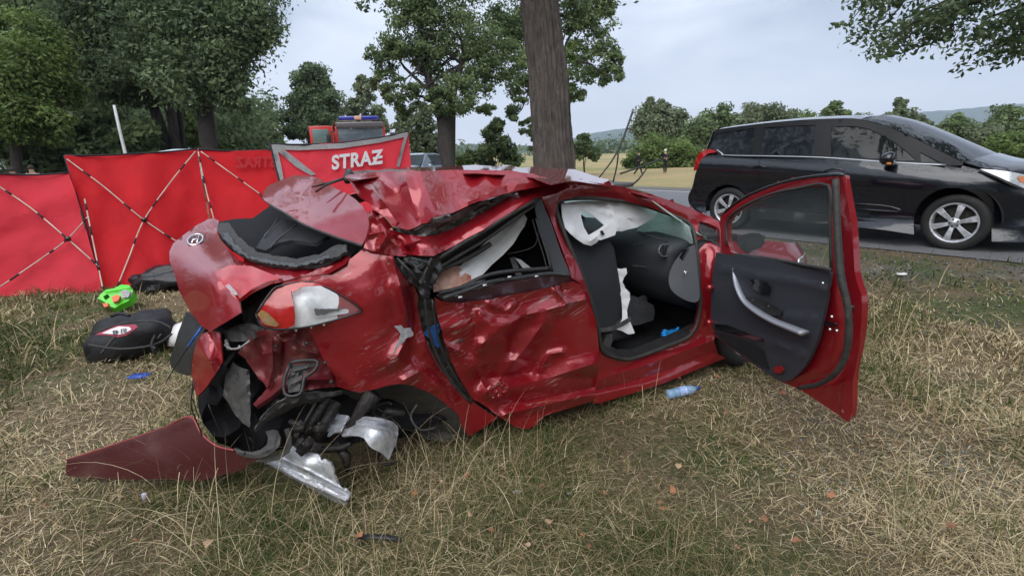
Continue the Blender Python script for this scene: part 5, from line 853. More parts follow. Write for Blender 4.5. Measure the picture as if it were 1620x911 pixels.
pn('seat_belt', [(961, 528), (969, 528), (969, 540), (964, 552), (954, 554), (952, 548)], [(961, 528, 's', .14), (969, 540, 's', .14), (952, 548, 's', .10)], GRYP, car, step=6, thick=.003)
# windscreen, cracked white
pn('windscreen', [(1006, 366), (1024, 346), (1040, 335), (1058, 340), (1076, 348), (1088, 358), (1094, 372), (1096, 386), (1080, 384), (1060, 376), (1035, 368)], [(1006, 366, 3.95), (1040, 335, 3.75), (1088, 358, 3.50), (1096, 386, 3.55), (1035, 368, 3.9)], mat('cracked_windscreen', (.80, .90, .87), .3, var=.45, scale=45, var2=(.42, .52, .50), alpha=.92, bump=.8, bscale=90), car, step=5, crumple=(.03, 26, 7), thick=.004)
translucent(MATS['cracked_windscreen'], (.8, .92, .88), .6)
# roof front, windscreen frame, bonnet, wing in the car's own measure
def strip(name, rows, m, close=False, th=.004, sub=None):
    rows = [WR.w(np.array(r_)) for r_ in rows]; n_ = len(rows[0]); V = np.concatenate(rows); Fc = [(i * n_ + j, (i + 1) * n_ + j, (i + 1) * n_ + j + 1, i * n_ + j + 1) for i in range(len(rows) - 1) for j in range(n_ - 1)]
    o = add(name, V, Fc, m, car); solid(o, th, 0)
    return o
ysn = np.linspace(0, 1, 13)
def crownrow(x, z, y0, y1, h, dx=0): return [(x + dx * (1 - (2 * t - 1) ** 2), y0 + (y1 - y0) * t, z + h * (1 - (2 * t - 1) ** 2)) for t in ysn]
strip('bonnet', [crownrow(x, z, y0, 1.77 - y0, .05, .06) for x, z, y0 in [(-.30, .93, .16), (-.1, .925, .13), (.15, .89, .13), (.4, .84, .15), (.6, .78, .2), (.72, .70, .26)]], RED)
strip('windscreen_lower', [crownrow(x, z, y0, 1.77 - y0, .03, .10) for x, z, y0 in [(-.34, .955, .14), (-.55, 1.10, .19), (-.78, 1.26, .25)]], MATS['cracked_windscreen'])
sd = []
for z, y in [(.94, .13), (.86, .06), (.75, .02), (.62, .0), (.45, .02), (.28, .06)]:
    sd.append([(x, y + max(0, (x - .45)) ** 2 * 1.1, z - max(0, x) * .16 * (z > .6)) for x in np.linspace(-.42, .80, 16) if not (z < .66 and False)])
strip('front_wing', sd, RED)
hl_ = strip('headlight', [[(x, y + .012, z) for x, y in [(.45, .0), (.58, .05), (.70, .12), (.76, .26), (.78, .4)]] for z, in [(.76,), (.70,), (.62,)]], mat('headlight_lens', (.70, .74, .76), .1, .3, coat=1, var=.5, scale=25), th=.01)
strip('front_bumper', [[(x, y, z) for x, y in [(.45, .02), (.62, .08), (.76, .22), (.84, .5), (.86, .88), (.84, 1.27), (.76, 1.55), (.45, 1.75)]] for z in (.62, .5, .38, .24)], REDS)
strip('far_wing', [[(x, 1.77 - y, z) for x in np.linspace(-.42, .8, 6)] for z, y in [(.94, .13), (.75, .02), (.5, .0), (.28, .05)]], RED)
strip('far_body_side', [[(x, 1.79 - y, z) for x in np.linspace(-3.2, -.4, 12)] for z, y in [(.98, .04), (.75, .0), (.5, .0), (.22, .05)]], RED)
strip('far_roof_rail', [[(x, 1.5 + .0 * x, z) for x, z in [(-2.9, 1.28), (-2.3, 1.38), (-1.7, 1.42), (-1.1, 1.37), (-.7, 1.2), (-.36, .97)]], [(x, 1.62, z) for x, z in [(-2.9, 1.14), (-2.3, 1.30), (-1.7, 1.34), (-1.1, 1.30), (-.66, 1.12), (-.30, .92)]]], RED)
def tyre(name, c, fr, R=.32, wd=.2, parent=None, rimR=.215, spokes=6, side=1):
    P = [(R * .70, -wd * .44), (R * .74, -wd * .5), (R * .90, -wd * .5), (R * .97, -wd * .42), (R, -wd * .3), (R, -wd * .08), (R - .008, -wd * .06), (R - .008, -wd * .02), (R, 0), (R, wd * .3), (R * .97, wd * .42), (R * .9, wd * .5), (R * .7, wd * .45)]
    V, f = lathe(P, 44, 'y'); V = V + np.array(c); w = add(name, fr.w(V), f, mat('tyre_rubber', (.022, .022, .022), .75, var=.4, scale=30, bump=.2), parent)
    V, f = lathe([(rimR + .01, -wd * .46), (rimR, -wd * .47), (rimR - .012, -wd * .42), (rimR - .018, -wd * .2), (rimR - .02, wd * .3)], 44, 'y'); add('rim', fr.w(V + np.array(c)), f, ALU, w)
    V, f = lathe([(0, -wd * .12), (rimR * .8, -wd * .1), (rimR - .02, -wd * .05)], 30, 'y'); add('brake_disc', fr.w(V + np.array(c)), f, DIRTM, w)
    bits = []
    for k in range(spokes):
        a = 2 * math.pi * k / spokes + .3; u = np.array([math.cos(a), 0, math.sin(a)]); t_ = np.array([-math.sin(a), 0, math.cos(a)]); Vp = []
        for rr_, hw, dz in [(.035, .020, -.40), (.09, .024, -.45), (.15, .030, -.47), (rimR - .008, .038, -.44)]:
            for s_ in (-1, 1): Vp.append(u * rr_ + t_ * hw * s_ + np.array([0, wd * dz, 0]))
            for s_ in (1, -1): Vp.append(u * rr_ + t_ * hw * s_ * .8 + np.array([0, wd * dz + .022, 0]))
        Fp = []
        for i in range(3):
            for j in range(4): Fp.append((i * 4 + j, (i + 1) * 4 + j, (i + 1) * 4 + (j + 1) % 4, i * 4 + (j + 1) % 4))
        bits.append((np.array(Vp) + np.array(c), Fp))
    for k, (v_, f_) in enumerate(bits): q = add('spoke', fr.w(v_), f_, ALU, w, smooth=False); bevel(q, .004)
    V, f = lathe([(0, -wd * .47), (.028, -wd * .47), (.032, -wd * .43), (.055, -wd * .42), (.062, -wd * .34)], 24, 'y'); add('hub_cap', fr.w(V + np.array(c)), f, ALU, w)
    bb = [lathe([(0, -wd * .46), (.009, -wd * .46), (.010, -wd * .36)], 10, 'y', (c[0] + .042 * math.cos(2 * math.pi * k / 5 + .6), c[1], c[2] + .042 * math.sin(2 * math.pi * k / 5 + .6))) for k in range(5)]
    v_, f_ = join(*bb); add('wheel_bolt', fr.w(v_), f_, BLKG, w); return w
tyre('front_wheel', (0, .12, .31), WR, parent=car)
tyre('far_wheel', (-2.65, 1.6, .31), WR, parent=car)
pn('door_mirror', [(1166, 380), (1172, 372), (1186, 369), (1200, 369), (1209, 374), (1209, 384), (1203, 392), (1192, 396), (1178, 398), (1168, 392)], [(1166, 380, 3.70), (1186, 369, 3.66), (1209, 384, 3.62), (1192, 396, 3.66)], BLK, car, step=6, crumple=(.01, 16, 4), thick=.07)
# --- open front door
HD = Frame(0, 0, 0)
dc = [(1140, 343, 3.42), (1128, 450, 3.47), (1130, 530, 3.52), (1335, 280, 2.46), (1352, 431, 2.44), (1345, 660, 2.56), (1240, 610, 2.98), (1230, 292, 2.90)]
def dd_(o): return [(a, b, c + o) for a, b, c in dc]
gl = [(1151, 350), (1160, 338), (1172, 329), (1194, 317), (1218, 308), (1240, 302), (1264, 298), (1290, 295.5), (1311, 294), (1313, 350), (1315, 427), (1270, 419), (1218, 409), (1190, 404), (1163, 401), (1156, 398), (1150, 380)]
shell = [(1139, 345), (1150, 332), (1172, 317), (1194, 305), (1218, 296), (1240, 289), (1264, 284), (1290, 280), (1311, 278), (1334, 278), (1336, 292), (1341, 320), (1347, 352), (1350, 392), (1352, 431), (1357, 450), (1363, 467), (1364, 485), (1363, 510), (1360, 535), (1356, 558), (1350, 585), (1348, 610), (1347, 640), (1345, 660), (1340, 664), (1330, 658), (1320, 652), (1292, 633), (1264, 615), (1241, 606), (1218, 594), (1195, 578), (1172, 562), (1150, 546), (1131, 530), (1126, 500), (1126, 458), (1130, 420), (1142, 398)]
fd = pn('front_door', shell, dd_(.03), RED, car, holes=[gl], step=8, creases=[([(1318, 290), (1326, 430), (1338, 500), (1334, 560), (1316, 594), (1264, 606)], -.02, 10)], thick=.035)
pn('outer_skin', [(1326, 276), (1337, 278), (1340, 300), (1349, 352), (1354, 431), (1366, 467), (1366, 500), (1358, 560), (1349, 605), (1349, 650), (1343, 668), (1330, 660), (1336, 600), (1346, 540), (1350, 480), (1340, 430), (1334, 352)], [(1326, 276, 2.52), (1349, 352, 2.49), (1366, 480, 2.46), (1343, 668, 2.58), (1336, 600, 2.58), (1340, 430, 2.54)], REDS, fd, step=7, thick=.006)
V, T = pxtube([(1140, 341, 3.40), (1172, 316, 3.18), (1218, 295, 2.93), (1264, 283, 2.72), (1311, 277, 2.52), (1334, 277, 2.44)], .009, seg=7, smooth=3); add('top_molding', V, T, BLKG, fd)
pn('window_glass', gl, dd_(.045), mat('tinted_door_glass', (.10, .13, .13), .02, alpha=.16, spec=.4), fd, step=12, thick=.004)
V, T = join(*[pxtube(p, r, seg=7, smooth=3) for p, r in ([[(1150, 388, 3.36), (1151, 350, 3.36), (1172, 329, 3.18), (1218, 308, 2.93), (1264, 298, 2.72), (1311, 294, 2.52), (1313, 350, 2.50), (1315, 427, 2.52)], .008], [[(1160, 402, 3.33), (1218, 409, 2.96), (1270, 419, 2.70), (1315, 427, 2.50)], .009])]); add('glass_run', V, T, RUB, fd)
V, T = pxtube([(1322, 284, 2.44), (1324, 350, 2.43), (1329, 430, 2.42), (1340, 480, 2.41), (1343, 520, 2.42), (1338, 560, 2.46), (1322, 590, 2.52), (1294, 608, 2.66), (1264, 613, 2.80)], [.016, .017, .018, .016, .016, .016, .014, .013, .012], seg=8, smooth=4); add('door_weather_seal', V, T, RUB, fd)
trim = pn('door_trim', [(1133, 399), (1145, 402), (1172, 403), (1205, 408), (1240, 414), (1275, 421), (1311, 428), (1313, 434), (1310, 455), (1306, 480), (1300, 512), (1292, 540), (1283, 562), (1274, 578), (1264, 590), (1252, 600), (1241, 604), (1230, 600), (1218, 593), (1195, 577), (1172, 561), (1152, 547), (1135, 532), (1128, 520), (1125, 504), (1125, 480), (1126, 455), (1128, 425)],
   dd_(-.03) , mat('door_trim_plastic', (.034, .037, .046), .5, bump=.1, bscale=300), fd, step=7, creases=[([(1140, 425), (1200, 438), (1260, 446), (1306, 458)], .015, 12), ([(1130, 516), (1170, 530), (1215, 540), (1270, 560)], .02, 8), ([(1165, 450), (1190, 480), (1240, 500), (1290, 505)], .015, 10)], thick=.02)
V, T = pxtube([(1162, 424, 3.24), (1163, 440, 3.22), (1169, 460, 3.16), (1180, 478, 3.10), (1200, 494, 2.99), (1225, 508, 2.87), (1250, 518, 2.77), (1273, 527, 2.68)], [.012, .016, .020, .025, .028, .030, .032, .034], seg=8, smooth=4, flat=.45); add('grab_handle', V, T, mat('satin_silver', (.30, .31, .35), .45, .5), trim)
pn('handle_recess', [(1186, 443), (1196, 441), (1212, 446), (1218, 454), (1216, 466), (1204, 464), (1192, 457)], dd_(-.062), BLKG, trim, step=6, thick=.008)
pn('armrest', [(1172, 470), (1190, 470), (1215, 478), (1236, 490), (1234, 500), (1215, 498), (1192, 488), (1178, 482)], dd_(-.065), BLK, trim, step=6, thick=.015)
V, T = join(*[pxtube([(a, b, c), (a + 2, b + 1, c)], .006, seg=6) for a, b, c in [(1190, 474, 3.03), (1215, 484, 2.92)]]); add('window_switch', V, T, GRYP, trim)
pn('door_pocket', [(1130, 512), (1150, 514), (1180, 526), (1208, 537), (1207, 540), (1180, 534), (1150, 526), (1132, 520)], dd_(-.055), BLKG, trim, step=6, thick=.006)
pn('speaker_grille', [(1128, 526), (1150, 530), (1190, 542), (1208, 556), (1215, 584), (1195, 574), (1172, 558), (1150, 544)], dd_(-.045), BLKT, trim, step=7, thick=.01)
pn('courtesy_reflector', [(1222, 582), (1234, 578), (1240, 584), (1236, 590), (1226, 590)], dd_(-.06), mat('red_reflector', (.22, .01, .012), .3), trim, step=4, thick=.006)
V, T = join(*[pxtube([(a, b, c), (a, b, c - .01)], .007, seg=7) for a, b, c in [(1316, 501, 2.43), (1313, 521, 2.44), (1324, 523, 2.43), (1302, 448, 2.50)]]); add('latch_screw', V, T, CHROME, fd)
pn('door_latch', [(1302, 510), (1312, 508), (1322, 512), (1324, 516), (1310, 516)], dd_(-.012), BLKG, fd, step=4, thick=.01)
V, T = pxtube([(1347, 486, 2.44), (1347, 487, 2.43)], .012, seg=9); add('rubber_plug', V, T, BLK, fd)
V, T = join(pxtube([(1120, 455, 3.42), (1130, 455, 3.46)], .018, seg=8), pxtube([(1119, 510, 3.46), (1130, 510, 3.5)], .018, seg=8)); add('door_hinge', V, T, RED, fd)
# trims sticking up from the windscreen edge
for P_, r_ in ([[(948, 281, 3.05), (977, 240, 3.05), (1001, 177, 3.05)], [.005, .007, .008]], [[(970, 288, 3.1), (976, 262, 3.08), (978, 243, 3.06)], .006], [[(981, 275, 3.3), (1023, 261, 3.3), (1047, 251, 3.35)], [.009, .008, .006]], [[(998, 294, 3.3), (1010, 284, 3.28), (1023, 267, 3.3)], [.010, .008, .005]]):
    V, T = pxtube(P_, r_, seg=6, smooth=3, flat=.7); add('bent_molding', V, T, RUB, car)

st = bpy.data.objects['front_seat']
pn('backrest', [(893, 366), (905, 360), (925, 362), (948, 370), (962, 378), (971, 392), (976, 420), (981, 450), (985, 480), (988, 505), (986, 516), (968, 524), (950, 524), (942, 500), (930, 470), (915, 430), (900, 395)], [(893, 366, 's', .20), (962, 378, 's', .30), (988, 505, 's', .30), (950, 524, 's', .16), (915, 430, 's', .16), (950, 450, 's', .19)], mat('seat_back_cloth', (.026, .027, .033), .85, bump=.3, bscale=200), st, step=9, smooth=False, thick=.10, creases=[([(925, 375), (945, 430), (958, 500)], -.02, 16), ([(960, 390), (974, 450), (978, 505)], .02, 8)])
pn('seat_bolster', [(990, 474), (1000, 467), (1015, 472), (1034, 483), (1036, 495), (1034, 506), (1010, 514), (990, 516), (984, 500)], [(990, 474, 's', .42), (1034, 483, 's', .44), (1034, 506, 's', .40), (984, 510, 's', .38)], SEATM, st, step=8, thick=.06, creases=[([(990, 486), (1034, 494)], .02, 8)])
for k, pts in enumerate(([(1010, 366), (1040, 376), (1075, 388), (1098, 392)], [(1000, 420), (1030, 424), (1056, 432)], [(1000, 388), (1020, 384), (1042, 386)])):
    V, T = pxtube([(a, b, [3.62, 3.72, 3.75][k] + .0005 * (a - 1010)) for a, b in pts], .004, seg=5, smooth=4); add('dash_seam', V, T, GRYP, dash)
# ================================================================== black people carrier on the road
mpv = root('people_carrier', 'clean black people carrier parked on the road beyond the open red door', 'car', MV.w((-1.3, .92, 0))[0])
BP = carpaint('black_paint', (.004, .0055, .011), .0, rough=.25, metal=.1)
MW = 1.84
mc = [(1117, 236, 's', .10), (1146, 247, 's', .03), (1299, 249, 's', .02), (1426, 258, 's', .02), (1496, 261, 's', .05), (1551, 267, 's', .12), (1620, 275, 's', .30), (1690, 300, 's', .62), (1093, 320, 's', .14), (1095, 298, 's', .10), (1119, 340, 's', -.01), (1240, 348, 's', -.035), (1451, 370, 's', -.035), (1570, 385, 's', .0), (1690, 360, 's', .6), (1350, 320, 's', -.03), (1450, 330, 's', -.03), (1200, 300, 's', -.03), (1505, 300, 's', -.04), (1149, 290, 's', -.03), (1300, 275, 's', -.035), (1430, 285, 's', -.035), (1620, 340, 's', .28), (1300, 352, 's', -.035), (1560, 300, 's', .02)]
def arch(cx, cy, rx, ry, a0, a1, n, skew=0): return [(cx + rx * math.cos(math.radians(a)) + skew * ry * math.sin(math.radians(a)), cy - ry * math.sin(math.radians(a))) for a in np.linspace(a0, a1, n)]
low = [(1117, 236), (1124, 238), (1136, 242), (1146, 247), (1200, 248), (1299, 250), (1360, 254), (1426, 259), (1496, 262), (1522, 262), (1551, 267), (1585, 270), (1620, 276), (1665, 288), (1690, 300), (1700, 330), (1690, 368), (1660, 384), (1620, 383), (1569, 382)] + arch(1507, 352, 62, 55, -20, 200, 16)[1:-1] + [(1446, 371), (1400, 364), (1347, 358.5), (1290, 352), (1240, 347), (1200, 344), (1187, 343)] + arch(1151, 328, 35, 36, -20, 200, 12)[1:-1] + [(1117, 338), (1105, 333), (1093, 326), (1089, 312), (1095, 298), (1100, 275), (1108, 255)]
V, T = sheet(low, mc, MV, step=9, poly=3); side_panels = [(V, T)]
mb = add('body_side', V, T, BP, mpv); solid(mb, .02)
def mirror(V, T):
    q = MV.loc(V); q[:, 1] = MW - q[:, 1]; return MV.w(q), [tuple(t)[::-1] for t in T]
o = add('body_side', *mirror(V, T), BP, mpv); solid(o, .02)
uc = [(1133, 207, 's', .30), (1198, 197, 's', .32), (1267, 190, 's', .33), (1337, 187, 's', .34), (1406, 200, 's', .31), (1475, 233, 's', .20), (1520, 256, 's', .10), (1496, 261, 's', .055), (1426, 258, 's', .03), (1299, 249, 's', .03), (1146, 247, 's', .05), (1117, 236, 's', .12), (1125, 222, 's', .2)]
up_o = [(1117, 236), (1122, 222), (1128, 209), (1137, 205), (1165, 201), (1198, 197), (1232, 193.5), (1267, 190.5), (1302, 188.5), (1337, 188), (1360, 189), (1385, 195), (1406, 201), (1440, 216), (1475, 233), (1505, 248), (1524, 258), (1522, 262), (1496, 262), (1426, 259), (1360, 254), (1299, 250), (1200, 248), (1146, 247), (1136, 242), (1124, 238)]
w1 = [(1122, 233), (1127, 222), (1135, 212), (1160, 207), (1194, 202.5), (1192, 225), (1189, 245), (1165, 245), (1150, 244), (1138, 239), (1128, 236)]
w2 = [(1209, 202), (1245, 199.5), (1290, 198), (1288, 225), (1285, 246.5), (1240, 246), (1202, 245.5), (1205, 225)]
w3 = [(1316, 200), (1354, 200), (1374, 204), (1390, 211), (1418, 227), (1432, 238), (1451, 254), (1426, 254), (1370, 250), (1314, 246.5), (1314, 225)]
w4 = [(1456, 241), (1466, 246), (1489, 258), (1472, 258), (1457, 257)]
V, T = sheet(up_o, uc, MV, holes=[w1, w2, w3, w4], step=7, poly=2); PIL = mat('pillar_black', (.006, .006, .007), .35, spec=.35); o = add('window_frame', V, T, PIL, mpv); solid(o, .02); o2 = add('window_frame', *mirror(V, T), PIL, mpv); solid(o2, .02)
PRIV = mat('privacy_glass', (.010, .012, .016), .06, spec=.55); TG = mat('side_glass', (.012, .015, .015), .04, alpha=.8, spec=.4)
ucg = [(a, b, c, d_ + .012) for a, b, c, d_ in uc]
for w_, m_, nm in ((w1, PRIV, 'rear_quarter_window'), (w2, PRIV, 'rear_door_window'), (w3, TG, 'front_door_window'), (w4, TG, 'front_quarter_window')):
    V, T = sheet(w_, ucg, MV, step=12, poly=2); o = add(nm, V, T, m_, mpv); solid(o, .004); o = add(nm, *mirror(V, T), m_, mpv)
V, T = pxtube([(1400, 214, float(MV.depth(1400, 214, .27))), (1406, 236, float(MV.depth(1406, 236, .1))), (1410, 254, float(MV.depth(1410, 254, .03)))], .014, seg=6); add('window_divider', V, T, BLKG, mpv)
def mtube(nm, pts, r, m, off, **k):
    V, T = tube(np.array([at(p[0], p[1], float(MV.depth(p[0], p[1], (p[2] if len(p) > 2 else off)))) for p in pts]), r, **k); return add(nm, V, T, m, mpv)
mtube('chrome_waistline', [(1134, 237, .04), (1142, 243, .02), (1150, 246, .01), (1230, 247.5), (1299, 249.5), (1360, 253.5), (1426, 258), (1496, 261.5, .03)], .011, mat('satin_chrome', (.55, .57, .6), .3, .9), .005, seg=6, smooth=3)
mtube('side_molding', [(1348, 322), (1380, 324), (1410, 327.5), (1428, 335), (1400, 334), (1350, 330)], .012, BP, -.045, seg=6, smooth=2)
mtube('door_gap', [(1455, 258, .015), (1456, 280, -.037), (1452, 300, -.035), (1444, 330, -.03), (1440, 360, .03)], .004, BLKG, -.02, seg=5, smooth=3)
mtube('door_gap', [(1299, 250, .01), (1299, 275, -.036), (1300, 310, -.03), (1300, 350, .03)], .004, BLKG, -.02, seg=5, smooth=3)
mtube('door_gap', [(1200, 248, .01), (1199, 275, -.03), (1192, 300, -.03), (1188, 318, -.03)], .004, BLKG, -.02, seg=5, smooth=3)
mtube('front_door_handle', [(1304, 271), (1320, 267), (1336, 270)], .018, BP, -.07, seg=8, smooth=4, flat=.7); mtube('rear_door_handle', [(1186, 266), (1200, 262), (1212, 265)], .018, BP, -.065, seg=8, smooth=4, flat=.7)
V, T = sheet([(1186, 331), (1240, 334), (1347, 345), (1449, 358), (1446, 372), (1347, 360), (1240, 349), (1187, 344)], [(1186, 331, 's', -.05), (1449, 358, 's', -.05), (1446, 372, 's', -.03), (1187, 344, 's', -.03)], MV, step=12); solid(add('sill_reflection_mask', V, T, BLK, mpv), .02)  # matte black strip added over the sill to suppress its ground reflection
mtube('sill_strip', [(1190, 343, .06), (1240, 347), (1347, 358), (1446, 370)], .025, BLK, .06, seg=6)
mtube('fuel_flap', [(1149, 276), (1160, 268), (1168, 271), (1158, 280), (1149, 276)], .003, BLKG, -.035, seg=4, smooth=3)
# centre surfaces from one side's top line to the other
def tline(pts): return MV.loc(np.array([at(p[0], p[1], float(MV.depth(p[0], p[1], p[2]))) for p in pts]))
def span(nm, pts, m, h, dx=0, ny=15, th=.01):
    L0 = catmull(tline(pts), 3); V = []
    for q in L0:
        for t_ in np.linspace(0, 1, ny): k = 1 - abs(2 * t_ - 1) ** 2.4; V.append((q[0] + dx * k, q[1] + (MW - 2 * q[1]) * t_, q[2] + h * k))
    n = len(L0); Fc = [(i * ny + j, i * ny + j + 1, (i + 1) * ny + j + 1, (i + 1) * ny + j) for i in range(n - 1) for j in range(ny - 1)]
    o = add(nm, MV.w(np.array(V)), Fc, m, mpv); solid(o, th, 0); return o
span('roof', [(1128, 209, .26), (1137, 205, .30), (1198, 197, .33), (1267, 190.5, .34), (1337, 188, .345), (1362, 189.5, .34)], BP, .045, 0)
span('windscreen', [(1362, 189.5, .34), (1406, 201, .32), (1475, 233, .20), (1522, 257, .10)], mat('screen_glass', (.010, .013, .014), .05, spec=.5), .05, .16)
span('bonnet', [(1522, 257, .10), (1551, 265, .12), (1585, 270, .20), (1620, 277, .32), (1665, 290, .55)], BP, .07, .16)
span('tailgate', [(1128, 209, .26), (1117, 236, .10), (1108, 255, .08), (1095, 298, .10)], PRIV, .0, -.10)
span('rear_bumper', [(1095, 298, .10), (1089, 312, .14), (1093, 326, .14), (1108, 338, .1)], BP, 0, -.12)
span('front_bumper', [(1665, 290, .55), (1695, 320, .62), (1690, 368, .6)], BP, 0, .14)
tl_ = [(1097, 270), (1099, 256), (1105, 244), (1113, 238), (1122, 236), (1131, 238), (1132, 241), (1120, 243), (1112, 250), (1108, 262), (1104, 270)]
for mir in (0, 1):
    V, T = sheet(tl_, [(1097, 270, 's', .05), (1105, 244, 's', .05), (1131, 240, 's', .02), (1104, 270, 's', .0)], MV, step=5)
    if mir: V, T = mirror(V, T)
    o = add('tail_lamp', V, T, RL, mpv); solid(o, .05)
    V, T = sheet([(1551, 267.5), (1575, 269), (1600, 272), (1625, 277), (1650, 286), (1668, 296), (1660, 310), (1630, 302), (1604, 291), (1580, 280)], [(1551, 267, 's', .085), (1625, 277, 's', .27), (1668, 296, 's', .52), (1604, 291, 's', .12), (1660, 310, 's', .46)], MV, step=7)
    if mir: V, T = mirror(V, T)
    o = add('headlight', V, T, MATS['headlight_lens'], mpv); solid(o, .04)
V, T = sheet([(1610, 280), (1622, 278), (1634, 284), (1632, 294), (1614, 288)], [(1610, 280, 's', .16), (1634, 284, 's', .30), (1614, 288, 's', .17)], MV, step=5); add('indicator_lens', V, T, mat('orange_lens', (.6, .18, .03), .2, coat=1), mpv)
V, T = lathe([(0, -.10), (.06, -.095), (.10, -.06), (.115, 0), (.10, .045), (0, .05)], 18, 'y'); V = V * np.array([1.0, 1.1, .72]); q = tline([(1408, 251, -.16)])[0]; m_ = add('door_mirror', MV.w(np.stack([V[:, 1] * .9, V[:, 0], V[:, 2]], 1) + q), T, BP, mpv)
V, T = tube(MV.w(np.array([q + (-.02, .05, -.06), q + (-.02, .17, -.04)])), .03, 8); add('mirror_arm', V, T, BLK, m_)
V, T = box(q + (.02, -.09, -.055), (.05, .02, .028), MV); o = add('indicator_lens', V, T, MATS['orange_lens'], m_); bevel(o, .008)
V, T = join(*[box(c, s, MV) for c, s in [((-1.3, .92, .30), (3.0, 1.5, .1)), ((-1.30, .5, .62), (.5, .5, .2)), ((-1.30, 1.3, .62), (.5, .5, .2)), ((-2.2, .92, .62), (.5, 1.2, .2)), ((-.55, .92, .75), (.5, 1.5, .35))]]); o = add('interior_lining', V, T, BLKT, mpv); bevel(o, .05, 3)
for y in (.5, 1.3):
    s_ = box((0, 0, 0), (.14, .48, .62)); R_ = -.2; q_ = s_[0].copy(); q_[:, 0], q_[:, 2] = q_[:, 0] + q_[:, 2] * R_, q_[:, 2]; o = add('seat_backrest', MV.w(q_ + (-1.55, y, .98)), s_[1], BLKT, mpv); bevel(o, .06, 3)
    h_ = box((-1.66, y, 1.36), (.10, .26, .17)); o = add('headrest', MV.w(h_[0]), h_[1], BLKT, mpv); bevel(o, .04, 3)
    V, T = lathe([(0.0, .13), (.36, .13), (.36, -.02), (.33, -.02)], 26, 'y')
for nm, c in (('front_wheel', (.02, .13, .32)), ('rear_wheel', (-2.71, .13, .32)), ('front_wheel', (.02, MW - .13, .32)), ('rear_wheel', (-2.71, MW - .13, .32))):
    w_ = tyre(nm, c, MV, .322, .21, mpv, .218, 6)
    V, T = lathe([(.40, -.10), (.40, .15), (0, .15)], 26, 'y', (c[0], c[1] + (.03 if c[1] < 1 else -.05), c[2] + .02), 0, math.pi); add('wheel_arch', MV.w(V), T, BLKT, mpv)
mtube('wiper', [(1524, 253, .3), (1516, 249, .5), (1500, 243, .8)], .008, BLK, .3, seg=5); mtube('wiper', [(1545, 251, .7), (1530, 247, 1.0), (1508, 240, 1.4)], .008, BLK, .3, seg=5)
# ================================================================== red fabric screens
def fabmat(nm, c):
    m = mat(nm, c, .8, var=.22, scale=2.2, bump=.8, bscale=3.2); t = m.node_tree; t.nodes['Bump'].inputs['Distance'].default_value = .05; b = t.nodes['Principled BSDF']; tr = N(t, 'ShaderNodeBsdfTranslucent'); tr.inputs[0].default_value = (*[min(1, v * 1.3) for v in c], 1)
    ms = N(t, 'ShaderNodeMixShader'); ms.inputs[0].default_value = .45; o = t.nodes['Material Output']; t.links.new(b.outputs[0], ms.inputs[1]); t.links.new(tr.outputs[0], ms.inputs[2]); t.links.new(ms.outputs[0], o.inputs[0]); return m
FR = fabmat('red_screen_fabric', (.70, .014, .022)); FR2 = fabmat('red_screen_fabric_skylit', (.80, .045, .07)); FG = mat('grey_reflective_band', (.22, .215, .22), .5, var=.3, scale=20)  # second red is lighter: sky glow through the cloth put into its colour
POLE = mat('pale_tent_pole', (.62, .52, .44), .4, var=.5, scale=5); TIE = mat('black_binding', (.02, .015, .02), .8)
def screen(label, outline, ctrl, poles, edges, hubs, m=FR, group='red privacy screens', sag=(), fold_=(.13, 150)):
    V, T = sheet(outline, ctrl, step=11, creases=sag, crumple=(fold_[0], fold_[1], len(label)), seed=3)
    org = np.array([V[:, 0].mean(), V[:, 1].mean(), max(0, V[:, 2].min())]); r_ = root('privacy_screen', label, 'screen', org, group)
    o = add('fabric', V, T, m, r_); C_, d_ = depths(ctrl, WR); inv = tps(C_, 1 / d_)
    def onp(pts, off=-.05): pts = np.array(pts, float); return at(pts[:, 0], pts[:, 1], 1 / inv(pts) + off)
    for p in poles:
        Q = catmull(onp(p), 6); add('pole', *tube(Q, .0085, 7), POLE, r_)
        [add('pole_joint', *tube([Q[int(len(Q) * s)], Q[min(len(Q) - 1, int(len(Q) * s) + 1)]], .0125, 7), TIE, r_) for s in (.12, .38, .62, .88)]
    if edges: add('binding', *join(*[tube(catmull(onp(e_, -.01), 4), .014, 6) for e_ in edges]), TIE, r_)
    for h in hubs:
        V, T = lathe([(0, -.02), (.03, -.02), (.038, .015), (0, .02)], 14, 'y'); add('pole_hub', V + onp([h], -.07)[0], T, BLKG, r_)
    return r_, onp
screen('leftmost red screen panel, crossed by pale poles and nearest the camera', [(-130, 272), (-60, 274), (0, 275), (55, 277), (108, 273), (118, 300), (130, 340), (142, 385), (155, 430), (165, 463), (120, 465), (60, 466), (0, 469), (-60, 474), (-130, 480)],
       [(-130, 272, 6.3), (108, 273, 7.2), (165, 463, 6.95), (0, 469, 6.7), (-130, 480, 6.3), (0, 275, 6.9)], [[(-6, 292), (50, 330), (107, 378), (157, 422)], [(-6, 458), (70, 406), (107, 378), (140, 342)], [(134, 315), (148, 385), (164, 462)]], [[(-60, 274), (0, 275), (55, 277), (108, 273)]], [(107, 378)], m=FR2)
